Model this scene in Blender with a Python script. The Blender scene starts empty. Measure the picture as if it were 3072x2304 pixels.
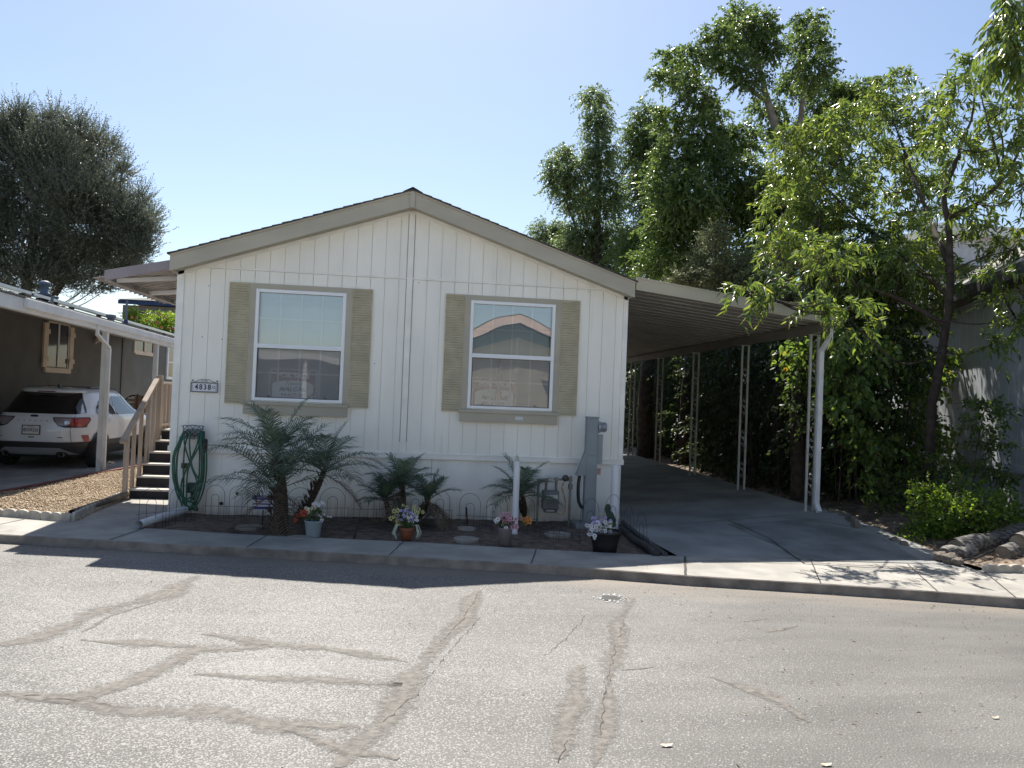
import bpy, bmesh, math, random
import numpy as np
from mathutils import Vector, Matrix, noise
random.seed(7); rng = np.random.default_rng(11)
SC = bpy.context.scene; COL = SC.collection
# ------------------------------------------------------------ camera, sky, sun, exposure
CAM = Vector((3.5128, -11.0644, 1.7877)); YAW, PIT, ROL, FPX = 0.1154, 0.0178, 0.0396, 2255.67
_fw = Vector((math.sin(YAW)*math.cos(PIT), math.cos(YAW)*math.cos(PIT), math.sin(PIT)))
_rt = Vector((math.cos(YAW), -math.sin(YAW), 0)); _up = _rt.cross(_fw)
_r2 = _rt*math.cos(ROL) + _up*math.sin(ROL); _u2 = -_rt*math.sin(ROL) + _up*math.cos(ROL)
cd = bpy.data.cameras.new("camera"); cam = bpy.data.objects.new("camera", cd); COL.objects.link(cam)
cd.sensor_width = 36; cd.lens = FPX/3072*36; cd.clip_start = .05; cd.clip_end = 4000
m = Matrix((_r2, _u2, -_fw)).transposed().to_4x4(); m.translation = CAM; cam.matrix_world = m
SC.camera = cam
SUN_EL, SUN_AZ = math.radians(55.6), math.radians(-4.2)
w = bpy.data.worlds.new("World"); SC.world = w; w.use_nodes = True
nt = w.node_tree; bg = nt.nodes["Background"]; sky = nt.nodes.new("ShaderNodeTexSky")
sky.sky_type = 'NISHITA'; sky.sun_disc = False; sky.sun_elevation = SUN_EL; sky.sun_rotation = SUN_AZ
sky.air_density = 1.0; sky.dust_density = 0.9; sky.ozone_density = 1.0; sky.altitude = 50
nt.links.new(sky.outputs[0], bg.inputs[0]); bg.inputs[1].default_value = 0.081
sl = bpy.data.lights.new("sun", 'SUN'); sl.energy = 5.0; sl.angle = math.radians(.53); sl.color = (1, .945, .86)
so = bpy.data.objects.new("sun", sl); COL.objects.link(so); so.location = (0, 0, 30)
sd = Vector((math.sin(SUN_AZ)*math.cos(SUN_EL), math.cos(SUN_AZ)*math.cos(SUN_EL), math.sin(SUN_EL)))
so.rotation_euler = (-sd).to_track_quat('-Z', 'Y').to_euler()
SC.view_settings.view_transform = 'Standard'; SC.view_settings.look = 'None'
SC.view_settings.gamma = 1; SC.view_settings.exposure = 0.98
SC.cycles.max_bounces = 8; SC.cycles.transparent_max_bounces = 12
# ------------------------------------------------------------ measuring helpers (survey of the place)
def ray(px, py):
    return _fw + _r2*((px*1.3888-1536)/FPX) - _u2*((py*1.3888-1152)/FPX)
def GZ(px, py, z): d = ray(px, py); return CAM + d*((z-CAM.z)/d.z)
def GY(px, py, y): d = ray(px, py); return CAM + d*((y-CAM.y)/d.y)
def GX(px, py, x): d = ray(px, py); return CAM + d*((x-CAM.x)/d.x)
# ------------------------------------------------------------ materials
def new_mat(name):
    m = bpy.data.materials.new(name); m.use_nodes = True
    n = m.node_tree; return m, n, n.nodes["Principled BSDF"]
def N(n, t, **k):
    x = n.nodes.new(t)
    for a, b in k.items():
        if a.startswith('i_'): x.inputs[int(a[2:]) if a[2:].isdigit() else a[2:].replace('_', ' ')].default_value = b
        else: setattr(x, a, b)
    return x
def rgb(c): return (c[0], c[1], c[2], 1)
def mat(name, col, rough=.6, metal=0, var=.12, scale=3.0, bump=0, bscale=40, col2=None, spec=.5, stretch=None, contrast=(.35, .65), coat=0, detail=6):
    m, n, p = new_mat(name); L = n.links.new
    tc = N(n, "ShaderNodeTexCoord"); src = tc.outputs["Object"]
    if stretch:
        mp = N(n, "ShaderNodeMapping"); mp.inputs["Scale"].default_value = stretch; L(src, mp.inputs[0]); src = mp.outputs[0]
    no = N(n, "ShaderNodeTexNoise"); no.inputs["Scale"].default_value = scale; no.inputs["Detail"].default_value = detail
    L(src, no.inputs["Vector"])
    cr = N(n, "ShaderNodeValToRGB"); cr.color_ramp.elements[0].position = contrast[0]; cr.color_ramp.elements[1].position = contrast[1]
    a = col2 if col2 else [c*(1-var) for c in col]; b = col if col2 else [min(1, c*(1+var*.6)) for c in col]
    cr.color_ramp.elements[0].color = rgb(a); cr.color_ramp.elements[1].color = rgb(b)
    L(no.outputs[0], cr.inputs[0]); L(cr.outputs[0], p.inputs["Base Color"])
    p.inputs["Roughness"].default_value = rough; p.inputs["Metallic"].default_value = metal
    p.inputs["Specular IOR Level"].default_value = spec
    if coat: p.inputs["Coat Weight"].default_value = coat
    if bump:
        n2 = N(n, "ShaderNodeTexNoise"); n2.inputs["Scale"].default_value = bscale; n2.inputs["Detail"].default_value = 5; L(src, n2.inputs["Vector"])
        bp = N(n, "ShaderNodeBump"); bp.inputs["Strength"].default_value = bump; bp.inputs["Distance"].default_value = .01
        L(n2.outputs[0], bp.inputs["Height"]); L(bp.outputs[0], p.inputs["Normal"])
    return m
def leaf_mat(name, dark, light, trans=.35, rough=.38, odd=None, spec=.5):
    m = bpy.data.materials.new(name); m.use_nodes = True; n = m.node_tree; n.nodes.clear(); L = n.links.new
    g = N(n, "ShaderNodeNewGeometry"); cr = N(n, "ShaderNodeValToRGB")
    cr.color_ramp.elements[0].color = rgb(dark); cr.color_ramp.elements[1].color = rgb(light)
    if odd:
        e = cr.color_ramp.elements.new(.93); e.color = rgb(light); cr.color_ramp.elements[2].color = rgb(odd)
    L(g.outputs["Random Per Island"], cr.inputs[0])
    p = N(n, "ShaderNodeBsdfPrincipled"); p.inputs["Roughness"].default_value = rough; p.inputs["Specular IOR Level"].default_value = spec
    L(cr.outputs[0], p.inputs["Base Color"])
    t = N(n, "ShaderNodeBsdfTranslucent"); hs = N(n, "ShaderNodeHueSaturation"); hs.inputs["Hue"].default_value = .475
    hs.inputs["Saturation"].default_value = 1.15; hs.inputs["Value"].default_value = 2.6; L(cr.outputs[0], hs.inputs["Color"]); L(hs.outputs[0], t.inputs[0])
    mx = N(n, "ShaderNodeMixShader"); mx.inputs[0].default_value = trans
    L(p.outputs[0], mx.inputs[1]); L(t.outputs[0], mx.inputs[2])
    o = N(n, "ShaderNodeOutputMaterial"); L(mx.outputs[0], o.inputs[0]); return m
def glass_mat(name, base=.16, tint=(1, 1, 1), wave=.02, rough=.0):
    m = bpy.data.materials.new(name); m.use_nodes = True; n = m.node_tree; n.nodes.clear(); L = n.links.new
    tr = N(n, "ShaderNodeBsdfTransparent"); tr.inputs[0].default_value = rgb(tint)
    gl = N(n, "ShaderNodeBsdfGlossy"); gl.inputs["Roughness"].default_value = rough
    lw = N(n, "ShaderNodeLayerWeight"); lw.inputs["Blend"].default_value = .35
    mr = N(n, "ShaderNodeMapRange"); mr.inputs["To Min"].default_value = base; mr.inputs["To Max"].default_value = 1
    L(lw.outputs["Fresnel"], mr.inputs[0])
    tc = N(n, "ShaderNodeTexCoord"); no = N(n, "ShaderNodeTexNoise"); no.inputs["Scale"].default_value = 1.6; no.inputs["Detail"].default_value = 0
    L(tc.outputs["Object"], no.inputs["Vector"]); bp = N(n, "ShaderNodeBump"); bp.inputs["Strength"].default_value = wave; bp.inputs["Distance"].default_value = .1
    L(no.outputs[0], bp.inputs["Height"]); L(bp.outputs[0], gl.inputs["Normal"])
    mx = N(n, "ShaderNodeMixShader"); L(mr.outputs[0], mx.inputs[0]); L(tr.outputs[0], mx.inputs[1]); L(gl.outputs[0], mx.inputs[2])
    o = N(n, "ShaderNodeOutputMaterial"); L(mx.outputs[0], o.inputs[0]); return m
# ------------------------------------------------------------ mesh builder
class MB:
    def __init__(s): s.v = []; s.f = []
    def add(s, vs, fs):
        o = len(s.v); s.v += [tuple(v) for v in vs]; s.f += [tuple(i+o for i in f) for f in fs]; return s
    def box(s, x0, x1, y0, y1, z0, z1):
        return s.add([(x0,y0,z0),(x1,y0,z0),(x1,y1,z0),(x0,y1,z0),(x0,y0,z1),(x1,y0,z1),(x1,y1,z1),(x0,y1,z1)],
              [(0,3,2,1),(4,5,6,7),(0,1,5,4),(1,2,6,5),(2,3,7,6),(3,0,4,7)])
    def obox(s, c, u, v, w_):     # centre, three half axes
        c, u, v, w_ = Vector(c), Vector(u), Vector(v), Vector(w_)
        P = [c+u*a+v*b+w_*d for d in (-1, 1) for (a, b) in ((-1,-1),(1,-1),(1,1),(-1,1))]
        return s.add(P, [(0,3,2,1),(4,5,6,7),(0,1,5,4),(1,2,6,5),(2,3,7,6),(3,0,4,7)])
    def beam(s, a, b, wd, ht, up=(0, 0, 1)):
        a, b = Vector(a), Vector(b); d = (b-a); l = d.length/2; d.normalize(); sd_ = d.cross(Vector(up)).normalized(); u = sd_.cross(d)
        return s.obox((a+b)/2, d*l, sd_*(wd/2), u*(ht/2))
    def prism(s, poly, z0, z1):   # xy polygon, z0/z1 number or function
        n = len(poly); f0 = z0 if callable(z0) else (lambda x, y: z0); f1 = z1 if callable(z1) else (lambda x, y: z1)
        vs = [(x, y, f0(x, y)) for x, y in poly]+[(x, y, f1(x, y)) for x, y in poly]
        return s.add(vs, [tuple(range(n-1, -1, -1)), tuple(range(n, 2*n))]+[(i, (i+1) % n, n+(i+1) % n, n+i) for i in range(n)])
    def prismY(s, poly, y0, y1):  # xz polygon
        n = len(poly); vs = [(x, y0, z) for x, z in poly]+[(x, y1, z) for x, z in poly]
        return s.add(vs, [tuple(range(n)), tuple(range(2*n-1, n-1, -1))]+[(i, n+i, n+(i+1) % n, (i+1) % n) for i in range(n)])
    def prismX(s, poly, x0, x1):  # yz polygon
        n = len(poly); vs = [(x0, y, z) for y, z in poly]+[(x1, y, z) for y, z in poly]
        return s.add(vs, [tuple(range(n-1, -1, -1)), tuple(range(n, 2*n))]+[(i, (i+1) % n, n+(i+1) % n, n+i) for i in range(n)])
    def tube(s, pts, r, n=8, cap=True):
        pts = [Vector(p) for p in pts]; k = len(pts); rs = r if isinstance(r, (list, tuple)) else [r]*k; o = len(s.v)
        nrm = None
        for i, p in enumerate(pts):
            t = (pts[min(i+1, k-1)]-pts[max(i-1, 0)]).normalized()
            if nrm is None: nrm = t.orthogonal().normalized()
            else: nrm = (nrm - t*nrm.dot(t)); nrm = nrm.normalized() if nrm.length > 1e-6 else t.orthogonal().normalized()
            b = t.cross(nrm)
            for j in range(n):
                a = 2*math.pi*j/n; s.v.append(tuple(p+(nrm*math.cos(a)+b*math.sin(a))*rs[i]))
        for i in range(k-1):
            for j in range(n):
                j2 = (j+1) % n; s.f.append((o+i*n+j, o+i*n+j2, o+(i+1)*n+j2, o+(i+1)*n+j))
        if cap: s.f.append(tuple(o+j for j in range(n-1, -1, -1))); s.f.append(tuple(o+(k-1)*n+j for j in range(n)))
        return s
    def cyl(s, a, b, r0, r1=None, n=20, cap=True): return s.tube([a, b], [r0, r0 if r1 is None else r1], n, cap)
    def lathe(s, prof, c, n=24, axis='z'):
        o = len(s.v); k = len(prof)
        for r, h in prof:
            for j in range(n):
                a = 2*math.pi*j/n
                if axis == 'z': s.v.append((c[0]+r*math.cos(a), c[1]+r*math.sin(a), c[2]+h))
                elif axis == 'x': s.v.append((c[0]+h, c[1]+r*math.cos(a), c[2]+r*math.sin(a)))
                else: s.v.append((c[0]+r*math.cos(a), c[1]+h, c[2]+r*math.sin(a)))
        for i in range(k-1):
            for j in range(n): s.f.append((o+i*n+j, o+i*n+(j+1) % n, o+(i+1)*n+(j+1) % n, o+(i+1)*n+j))
        return s
    def build(s, name, m, parent=None, smooth=False, bevel=0):
        me = bpy.data.meshes.new(name); me.from_pydata(s.v, [], s.f); me.update()
        o = bpy.data.objects.new(name, me); COL.objects.link(o)
        if m: me.materials.append(m)
        if smooth: me.polygons.foreach_set('use_smooth', [True]*len(me.polygons))
        if bevel:
            b = o.modifiers.new("bevel", 'BEVEL'); b.width = bevel; b.segments = 2; b.limit_method = 'ANGLE'; b.angle_limit = .6
        bm = bmesh.new(); bm.from_mesh(me); bmesh.ops.recalc_face_normals(bm, faces=bm.faces); bm.to_mesh(me); bm.free()
        attach(o, parent); return o
def world_loc(p):
    l = Vector(p.location)
    while p.parent: p = p.parent; l += Vector(p.location)
    return l
def attach(o, parent):
    if parent is not None:
        o.parent = parent; o.location = -world_loc(parent)
def smooth_shade(o, ang=.6):
    for p in o.data.polygons: p.use_smooth = True
    return o
def tag(o, label=None, cat=None, group=None, kind=None):
    if label: o['label'] = label
    if cat: o['category'] = cat
    if group: o['group'] = group
    if kind: o['kind'] = kind
    return o
def thing(name, label, cat, loc=(0, 0, 0), group=None):
    o = bpy.data.objects.new(name, None); COL.objects.link(o); o.location = loc; o.empty_display_size = .2
    return tag(o, label, cat, group)
def struct(name, mb, m, **k): return tag(mb.build(name, m, **k), kind='structure')
def copy_tree(o, parent=None, mats=None):
    c = o.copy(); COL.objects.link(c)
    if parent is not None: c.parent = parent
    for ch in [x for x in o.children]: copy_tree(ch, c)
    return c
def text_mesh(name, body, size, m, parent, origin, xdir, zdir, font=None, ext=.001, shear=0, align='CENTER', bold=0, sx=1):
    cu = bpy.data.curves.new(name, 'FONT'); cu.body = body; cu.size = size; cu.extrude = ext; cu.align_x = align; cu.align_y = 'CENTER'
    cu.shear = shear; cu.offset = bold; cu.resolution_u = 3
    t = bpy.data.objects.new(name, cu); COL.objects.link(t); bpy.context.view_layer.update()
    me = bpy.data.meshes.new_from_object(t.evaluated_get(bpy.context.evaluated_depsgraph_get())); bpy.data.objects.remove(t)
    xd = Vector(xdir).normalized(); zd = Vector(zdir).normalized(); nd = xd.cross(zd)
    M = Matrix((xd*sx, zd, nd)).transposed().to_4x4(); M.translation = Vector(origin); me.transform(M)
    me.materials.clear(); me.materials.append(m)
    o = bpy.data.objects.new(name, me); COL.objects.link(o); attach(o, parent); return o
# ------------------------------------------------------------ leaves
def norm(a): return a/np.maximum(np.linalg.norm(a, axis=1, keepdims=True), 1e-9)
def leaf_mesh(name, pos, d, L, W, m, parent=None, shape=4, fold=.25, nrm=None, curl=0.0):
    n = len(pos); d = norm(d); r = rng.normal(size=(n, 3)) if nrm is None else nrm + rng.normal(size=(n, 3))*.35
    s_ = norm(np.cross(d, r)); u = np.cross(s_, d)
    L = np.asarray(L).reshape(-1, 1)*np.ones((n, 1)); W = np.asarray(W).reshape(-1, 1)*np.ones((n, 1))
    dn = np.array([[0, 0, -1.]])
    if shape == 4:
        V = np.stack([pos, pos+d*L*.45+s_*W*.5+u*W*fold, pos+d*L+dn*L*curl, pos+d*L*.45-s_*W*.5+u*W*fold], 1); F = [(0, 1, 2), (0, 2, 3)]; k = 4
    else:
        V = np.stack([pos, pos+d*L*.3+s_*W*.48+u*W*fold, pos+d*L*.65+s_*W*.36+u*W*fold+dn*L*curl*.4, pos+d*L+dn*L*curl,
                      pos+d*L*.65-s_*W*.36+u*W*fold+dn*L*curl*.4, pos+d*L*.3-s_*W*.48+u*W*fold, pos+d*L*.5+dn*L*curl*.2], 1)
        F = [(0, 1, 6), (1, 2, 6), (2, 3, 6), (3, 4, 6), (4, 5, 6), (5, 0, 6)]; k = 7
    V = V.reshape(-1, 3); F = np.array(F); FF = (F[None]+(np.arange(n)*k)[:, None, None]).reshape(-1, 3)
    me = bpy.data.meshes.new(name); me.vertices.add(len(V)); me.vertices.foreach_set('co', V.astype(np.float32).ravel())
    me.loops.add(FF.size); me.loops.foreach_set('vertex_index', FF.astype(np.int32).ravel())
    me.polygons.add(len(FF)); me.polygons.foreach_set('loop_start', np.arange(0, FF.size, 3, dtype=np.int32))
    me.polygons.foreach_set('use_smooth', np.ones(len(FF), bool))
    me.update(calc_edges=True); me.materials.append(m)
    o = bpy.data.objects.new(name, me); COL.objects.link(o); attach(o, parent); return o
def sprays(blobs, per, llen, droop=.5, twig=.5, surf=.55, up=0.0, spread=1.0, alt=.7):
    """blobs: (x,y,z,rx,ry,rz,weight). returns leaf positions/directions along drooping twigs"""
    P, D, T = [], [], []
    for b in blobs:
        c = np.array(b[:3]); r = np.array(b[3:6]); k = max(3, int(b[6]))
        v = norm(rng.normal(size=(k, 3))); rad = rng.uniform(0, 1, (k, 1))**(1/3)*(1-surf)+surf*rng.uniform(.75, 1.05, (k, 1))
        p0 = c+v*r*rad*.85
        d0 = norm(v*np.array([1, 1, .7])*spread+rng.normal(size=(k, 3))*.45+np.array([0, 0, up]))
        tl = twig*rng.uniform(.6, 1.3, (k, 1))
        for j in range(per):
            t = (j+.5)/per
            p = p0+d0*tl*t+np.array([0, 0, -1.])*tl*droop*t*t
            tan = norm(d0+np.array([0, 0, -2.])*droop*t)
            side = norm(np.cross(tan, rng.normal(size=(k, 3))))
            P.append(p); D.append(norm(tan*(1-alt*.6)+side*alt+np.array([0, 0, -droop*.7])))
        T.append((p0, d0, tl))
    return np.concatenate(P), np.concatenate(D), T
def limb(mb, pts, r0, r1, n=7, wob=.03):
    pts = [Vector(p) for p in pts]; out = []; k = 6
    for i in range(len(pts)-1):
        p0 = pts[max(i-1, 0)]; p1 = pts[i]; p2 = pts[i+1]; p3 = pts[min(i+2, len(pts)-1)]
        for j in range(k):
            t = j/k; out.append(.5*((2*p1)+(p2-p0)*t+(2*p0-5*p1+4*p2-p3)*t*t+(3*p1-p0-3*p2+p3)*t**3)+Vector(rng.normal(size=3)*wob*r0))
    out.append(pts[-1]); m_ = len(out)
    mb.tube(out, [r0+(r1-r0)*i/(m_-1) for i in range(m_)], n)
# ============================================================ SETTING
M = {}
M['concrete'] = mat('concrete', (.31, .295, .265), .85, var=.22, scale=2.2, bump=.25, bscale=90)
M['concrete_old'] = mat('concrete_old', (.27, .27, .26), .85, var=.35, scale=1.3, bump=.3, bscale=70, contrast=(.3, .7))
M['kerb_side'] = mat('kerb_side', (.24, .21, .18), .9, var=.35, scale=5, bump=.5, bscale=60)
def spots(m, sc, lo, hi, col, amt=.7):     # drips, tyre scuffs and grit that belong to the slab
    n = m.node_tree; L = n.links.new; p = n.nodes['Principled BSDF']; src = p.inputs['Base Color'].links[0].from_socket
    tc = N(n, "ShaderNodeTexCoord"); no = N(n, "ShaderNodeTexNoise"); no.inputs['Scale'].default_value = sc; no.inputs['Detail'].default_value = 9; no.inputs['Roughness'].default_value = .7; no.inputs['Distortion'].default_value = .6
    mp = N(n, "ShaderNodeMapping"); mp.inputs['Location'].default_value = (sc*3.1, 7, 1); L(tc.outputs['Object'], mp.inputs[0]); L(mp.outputs[0], no.inputs[0])
    a = N(n, "ShaderNodeMapRange"); a.inputs['From Min'].default_value = lo; a.inputs['From Max'].default_value = hi; a.inputs['To Max'].default_value = amt; L(no.outputs[0], a.inputs[0])
    mx = N(n, "ShaderNodeMix", data_type='RGBA'); L(a.outputs[0], mx.inputs[0]); L(src, mx.inputs[6]); mx.inputs[7].default_value = rgb(col); L(mx.outputs[2], p.inputs['Base Color'])
for k_ in ('concrete', 'concrete_old'):
    spots(M[k_], 1.1, .56, .70, (.12, .11, .10), .55); spots(M[k_], 16, .62, .70, (.10, .09, .08), .6); spots(M[k_], 45, .62, .68, (.45, .43, .40), .35)
M['joint'] = mat('joint', (.06, .055, .05), .95)
M['soil'] = mat('soil', (.135, .098, .076), .95, var=.5, scale=9, bump=1, bscale=45)
M['dirt'] = mat('dirt', (.19, .145, .11), .95, var=.5, scale=5, bump=1, bscale=30)
def road_material():
    m, n, p = new_mat('asphalt'); L = n.links.new; tc = N(n, "ShaderNodeTexCoord"); src = tc.outputs["Object"]
    big = N(n, "ShaderNodeTexNoise"); big.inputs["Scale"].default_value = .45; big.inputs["Detail"].default_value = 5; L(src, big.inputs[0])
    st = N(n, "ShaderNodeMapping"); st.inputs["Scale"].default_value = (.5, 2.2, 1); st.inputs["Rotation"].default_value = (0, 0, -.25); L(src, st.inputs[0])
    mid = N(n, "ShaderNodeTexNoise"); mid.inputs["Scale"].default_value = 2.0; mid.inputs["Detail"].default_value = 8; L(st.outputs[0], mid.inputs[0])
    v = N(n, "ShaderNodeTexVoronoi"); v.inputs["Scale"].default_value = 62; L(src, v.inputs[0])
    f = N(n, "ShaderNodeTexNoise"); f.inputs["Scale"].default_value = 95; f.inputs["Detail"].default_value = 3; L(src, f.inputs[0])
    rb = N(n, "ShaderNodeValToRGB"); rb.color_ramp.elements[0].position = .3; rb.color_ramp.elements[1].position = .7
    rb.color_ramp.elements[0].color = (.071, .068, .063, 1); rb.color_ramp.elements[1].color = (.138, .134, .125, 1)
    ad = N(n, "ShaderNodeMath", operation='ADD'); L(big.outputs[0], ad.inputs[0]); L(mid.outputs[0], ad.inputs[1])
    ml = N(n, "ShaderNodeMath", operation='MULTIPLY'); L(ad.outputs[0], ml.inputs[0]); ml.inputs[1].default_value = .5; L(ml.outputs[0], rb.inputs[0])
    # pale worn aggregate, denser in the trafficked part
    sx = N(n, "ShaderNodeSeparateXYZ"); L(src, sx.inputs[0])
    mr = N(n, "ShaderNodeMapRange"); mr.inputs["From Min"].default_value = 2.5; mr.inputs["From Max"].default_value = 9.0
    mr.inputs["To Min"].default_value = .515; mr.inputs["To Max"].default_value = .69; L(sx.outputs["X"], mr.inputs[0])
    gt = N(n, "ShaderNodeMath", operation='SUBTRACT'); L(f.outputs[0], gt.inputs[0]); L(mr.outputs[0], gt.inputs[1])
    g2 = N(n, "ShaderNodeMath", operation='MULTIPLY_ADD'); L(big.outputs[0], g2.inputs[0]); g2.inputs[1].default_value = .22; L(gt.outputs[0], g2.inputs[2])
    g3 = N(n, "ShaderNodeMapRange"); g3.inputs["From Min"].default_value = .085; g3.inputs["From Max"].default_value = .17; L(g2.outputs[0], g3.inputs[0])
    mx = N(n, "ShaderNodeMix", data_type='RGBA'); L(g3.outputs[0], mx.inputs[0]); L(rb.outputs[0], mx.inputs[6]); mx.inputs[7].default_value = (.262, .256, .243, 1)
    # dusty brown gutter line along the kerb
    du = N(n, "ShaderNodeMapping"); L(src, du.inputs[0]); sy = N(n, "ShaderNodeSeparateXYZ"); L(src, sy.inputs[0])
    k = N(n, "ShaderNodeMath", operation='MULTIPLY_ADD'); k.inputs[1].default_value = .225; L(sy.outputs["X"], k.inputs[0]); L(sy.outputs["Y"], k.inputs[2])
    k1 = N(n, "ShaderNodeMath", operation='MULTIPLY_ADD'); k1.inputs[1].default_value = .9; L(mid.outputs[0], k1.inputs[0]); L(k.outputs[0], k1.inputs[2])
    k2 = N(n, "ShaderNodeMapRange"); k2.inputs["From Min"].default_value = -2.05; k2.inputs["From Max"].default_value = -1.45
    k2.inputs["To Max"].default_value = .8; L(k1.outputs[0], k2.inputs[0])
    mx2 = N(n, "ShaderNodeMix", data_type='RGBA'); L(k2.outputs[0], mx2.inputs[0]); L(mx.outputs[2], mx2.inputs[6]); mx2.inputs[7].default_value = (.19, .158, .125, 1)
    L(mx2.outputs[2], p.inputs["Base Color"]); p.inputs["Roughness"].default_value = .72
    hb = N(n, "ShaderNodeMath", operation='ADD'); L(f.outputs[0], hb.inputs[0]); L(v.outputs[0], hb.inputs[1])
    bp = N(n, "ShaderNodeBump"); bp.inputs["Strength"].default_value = .55; bp.inputs["Distance"].default_value = .006; L(hb.outputs[0], bp.inputs["Height"])
    L(bp.outputs[0], p.inputs["Normal"]); return m
M['asphalt'] = road_material()
def seal_material():
    m = mat('crack_seal', (.178, .164, .146), .8, var=.3, scale=18, bump=.4, bscale=80); n = m.node_tree; L = n.links.new; p = n.nodes['Principled BSDF']
    at = N(n, "ShaderNodeAttribute"); at.attribute_name = 'edge'; ab = N(n, "ShaderNodeMath", operation='ABSOLUTE'); L(at.outputs['Fac'], ab.inputs[0])
    tc = N(n, "ShaderNodeTexCoord"); no = N(n, "ShaderNodeTexNoise"); no.inputs['Scale'].default_value = 22; no.inputs['Detail'].default_value = 6; no.inputs['Roughness'].default_value = .75; L(tc.outputs['Object'], no.inputs[0])
    n2 = N(n, "ShaderNodeTexNoise"); n2.inputs['Scale'].default_value = 2.5; L(tc.outputs['Object'], n2.inputs[0])
    s1 = N(n, "ShaderNodeMath", operation='MULTIPLY_ADD'); L(no.outputs[0], s1.inputs[0]); s1.inputs[1].default_value = 2.9; L(ab.outputs[0], s1.inputs[2])
    s2 = N(n, "ShaderNodeMath", operation='MULTIPLY_ADD'); L(n2.outputs[0], s2.inputs[0]); s2.inputs[1].default_value = 1.2; L(s1.outputs[0], s2.inputs[2])
    mr = N(n, "ShaderNodeMapRange"); mr.inputs['From Min'].default_value = 2.15; mr.inputs['From Max'].default_value = 2.95; mr.inputs['To Min'].default_value = .82; mr.inputs['To Max'].default_value = 0; L(s2.outputs[0], mr.inputs[0])
    L(mr.outputs[0], p.inputs['Alpha']); return m
M['seal'] = seal_material()
FRONT = [(-40, 6.2), (-14, .9), (-6, -.75), (-1.25, -1.76), (1.0, -2.19), (3.44, -2.64), (5.0, -2.97), (6.37, -3.36), (7.74, -3.65), (8.74, -3.90), (9.45, -4.11), (14, -5.4), (26, -9.0), (45, -15)]
BACK = [(45, -13.6), (26, -7.7), (14, -4.15), (10.7, -3.05), (10.0, -3.02), (9.28, -2.72), (8.15, -2.57), (6.63, -2.49), (4.9, -2.21), (3.35, -1.88), (1.7, -1.67), (.1, -1.30), (-.85, -1.05), (-1.85, -.72), (-3.2, -.5), (-6, .15), (-14, 1.9), (-40, 7.3)]
def walk_z(x, y): return -.01
struct('ground', MB().add([(-900, -900, -.16), (900, -900, -.16), (900, 900, -.16), (-900, 900, -.16)], [(0, 1, 2, 3)]), M['dirt'])
road = MB(); road.prism(FRONT + [(60, -22), (60, -30), (20, -14.5), (5, -12.9), (-40, -8.0)], -.15, -.12); struct('road', road, M['asphalt'])
def clean_poly_slab(poly, z0, z1): return MB().prism(poly, z0, z1)
sw = MB(); fr = FRONT; bk = BACK[::-1]
FRx = lambda x: np.interp(x, [p[0] for p in fr], [p[1] for p in fr]); BKx = lambda x: np.interp(x, [p[0] for p in bk], [p[1] for p in bk])
xs = sorted(set([p[0] for p in fr]+[p[0] for p in bk]))
FI = lambda x: FRx(x)+.012
tops = [(x, float(FI(x)), -.02) for x in xs]+[(x, float(BKx(x)), 0.0) for x in xs]; n_ = len(xs)
sw.add(tops, [(i, i+1, n_+i+1, n_+i) for i in range(n_-1)])
sw.add([(x, float(BKx(x)), 0) for x in xs]+[(x, float(BKx(x)), -.15) for x in xs], [(i, i+1, n_+i+1, n_+i) for i in range(n_-1)])
swo = struct('sidewalk', sw, M['concrete'])
kb = MB(); kb.add([(x, float(FI(x)), -.02) for x in xs]+[(x, float(FRx(x)), -.03) for x in xs]+[(x, float(FRx(x))-.012, -.15) for x in xs],
   [(i, i+1, n_+i+1, n_+i) for i in range(n_-1)]+[(n_+i, n_+i+1, 2*n_+i+1, 2*n_+i) for i in range(n_-1)])
struct('kerb', kb, M['kerb_side'])
jt = MB()
def joint(a, b, w_=.007, z=-.006):
    a, b = Vector(a), Vector(b); d = (b-a).normalized(); s_ = Vector((-d.y, d.x, 0))*w_; 
    pts = []; k = 8
    for i in range(k+1):
        q = a.lerp(b, i/k); j = Vector((random.uniform(-1, 1)*.003, random.uniform(-1, 1)*.003, 0)); zz = -.02+.02*i/k+.004
        pts += [(q.x+s_.x+j.x, q.y+s_.y+j.y, zz), (q.x-s_.x+j.x, q.y-s_.y+j.y, zz)]
    jt.add(pts, [(2*i, 2*i+1, 2*i+3, 2*i+2) for i in range(k)])
for a, b in [((-5.1, -.93), (-4.8, .0)), ((-3.4, -1.28), (-3.1, -.45)), ((-1.7, -1.64), (-1.45, -.85)), ((.02, -1.98), (.16, -1.33)), ((1.594, -2.29), (1.692, -1.69)), ((3.198, -2.575), (3.339, -1.89)),
             ((4.746, -2.9), (4.908, -2.22)), ((7.695, -3.63), (8.147, -2.58)), ((8.803, -3.89), (9.278, -2.73)), ((9.5, -4.1), (10.0, -3.05)), ((11.6, -4.7), (12.1, -3.6))]:
    joint((a[0], float(FI(a[0]))+.004, 0), b+(0,) if len(b) == 2 else b)
joint((6.34, float(FI(6.34))+.004, 0), (6.63, -2.5, 0), .014)
struct('sidewalk_joints', jt, M['joint'])
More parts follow.
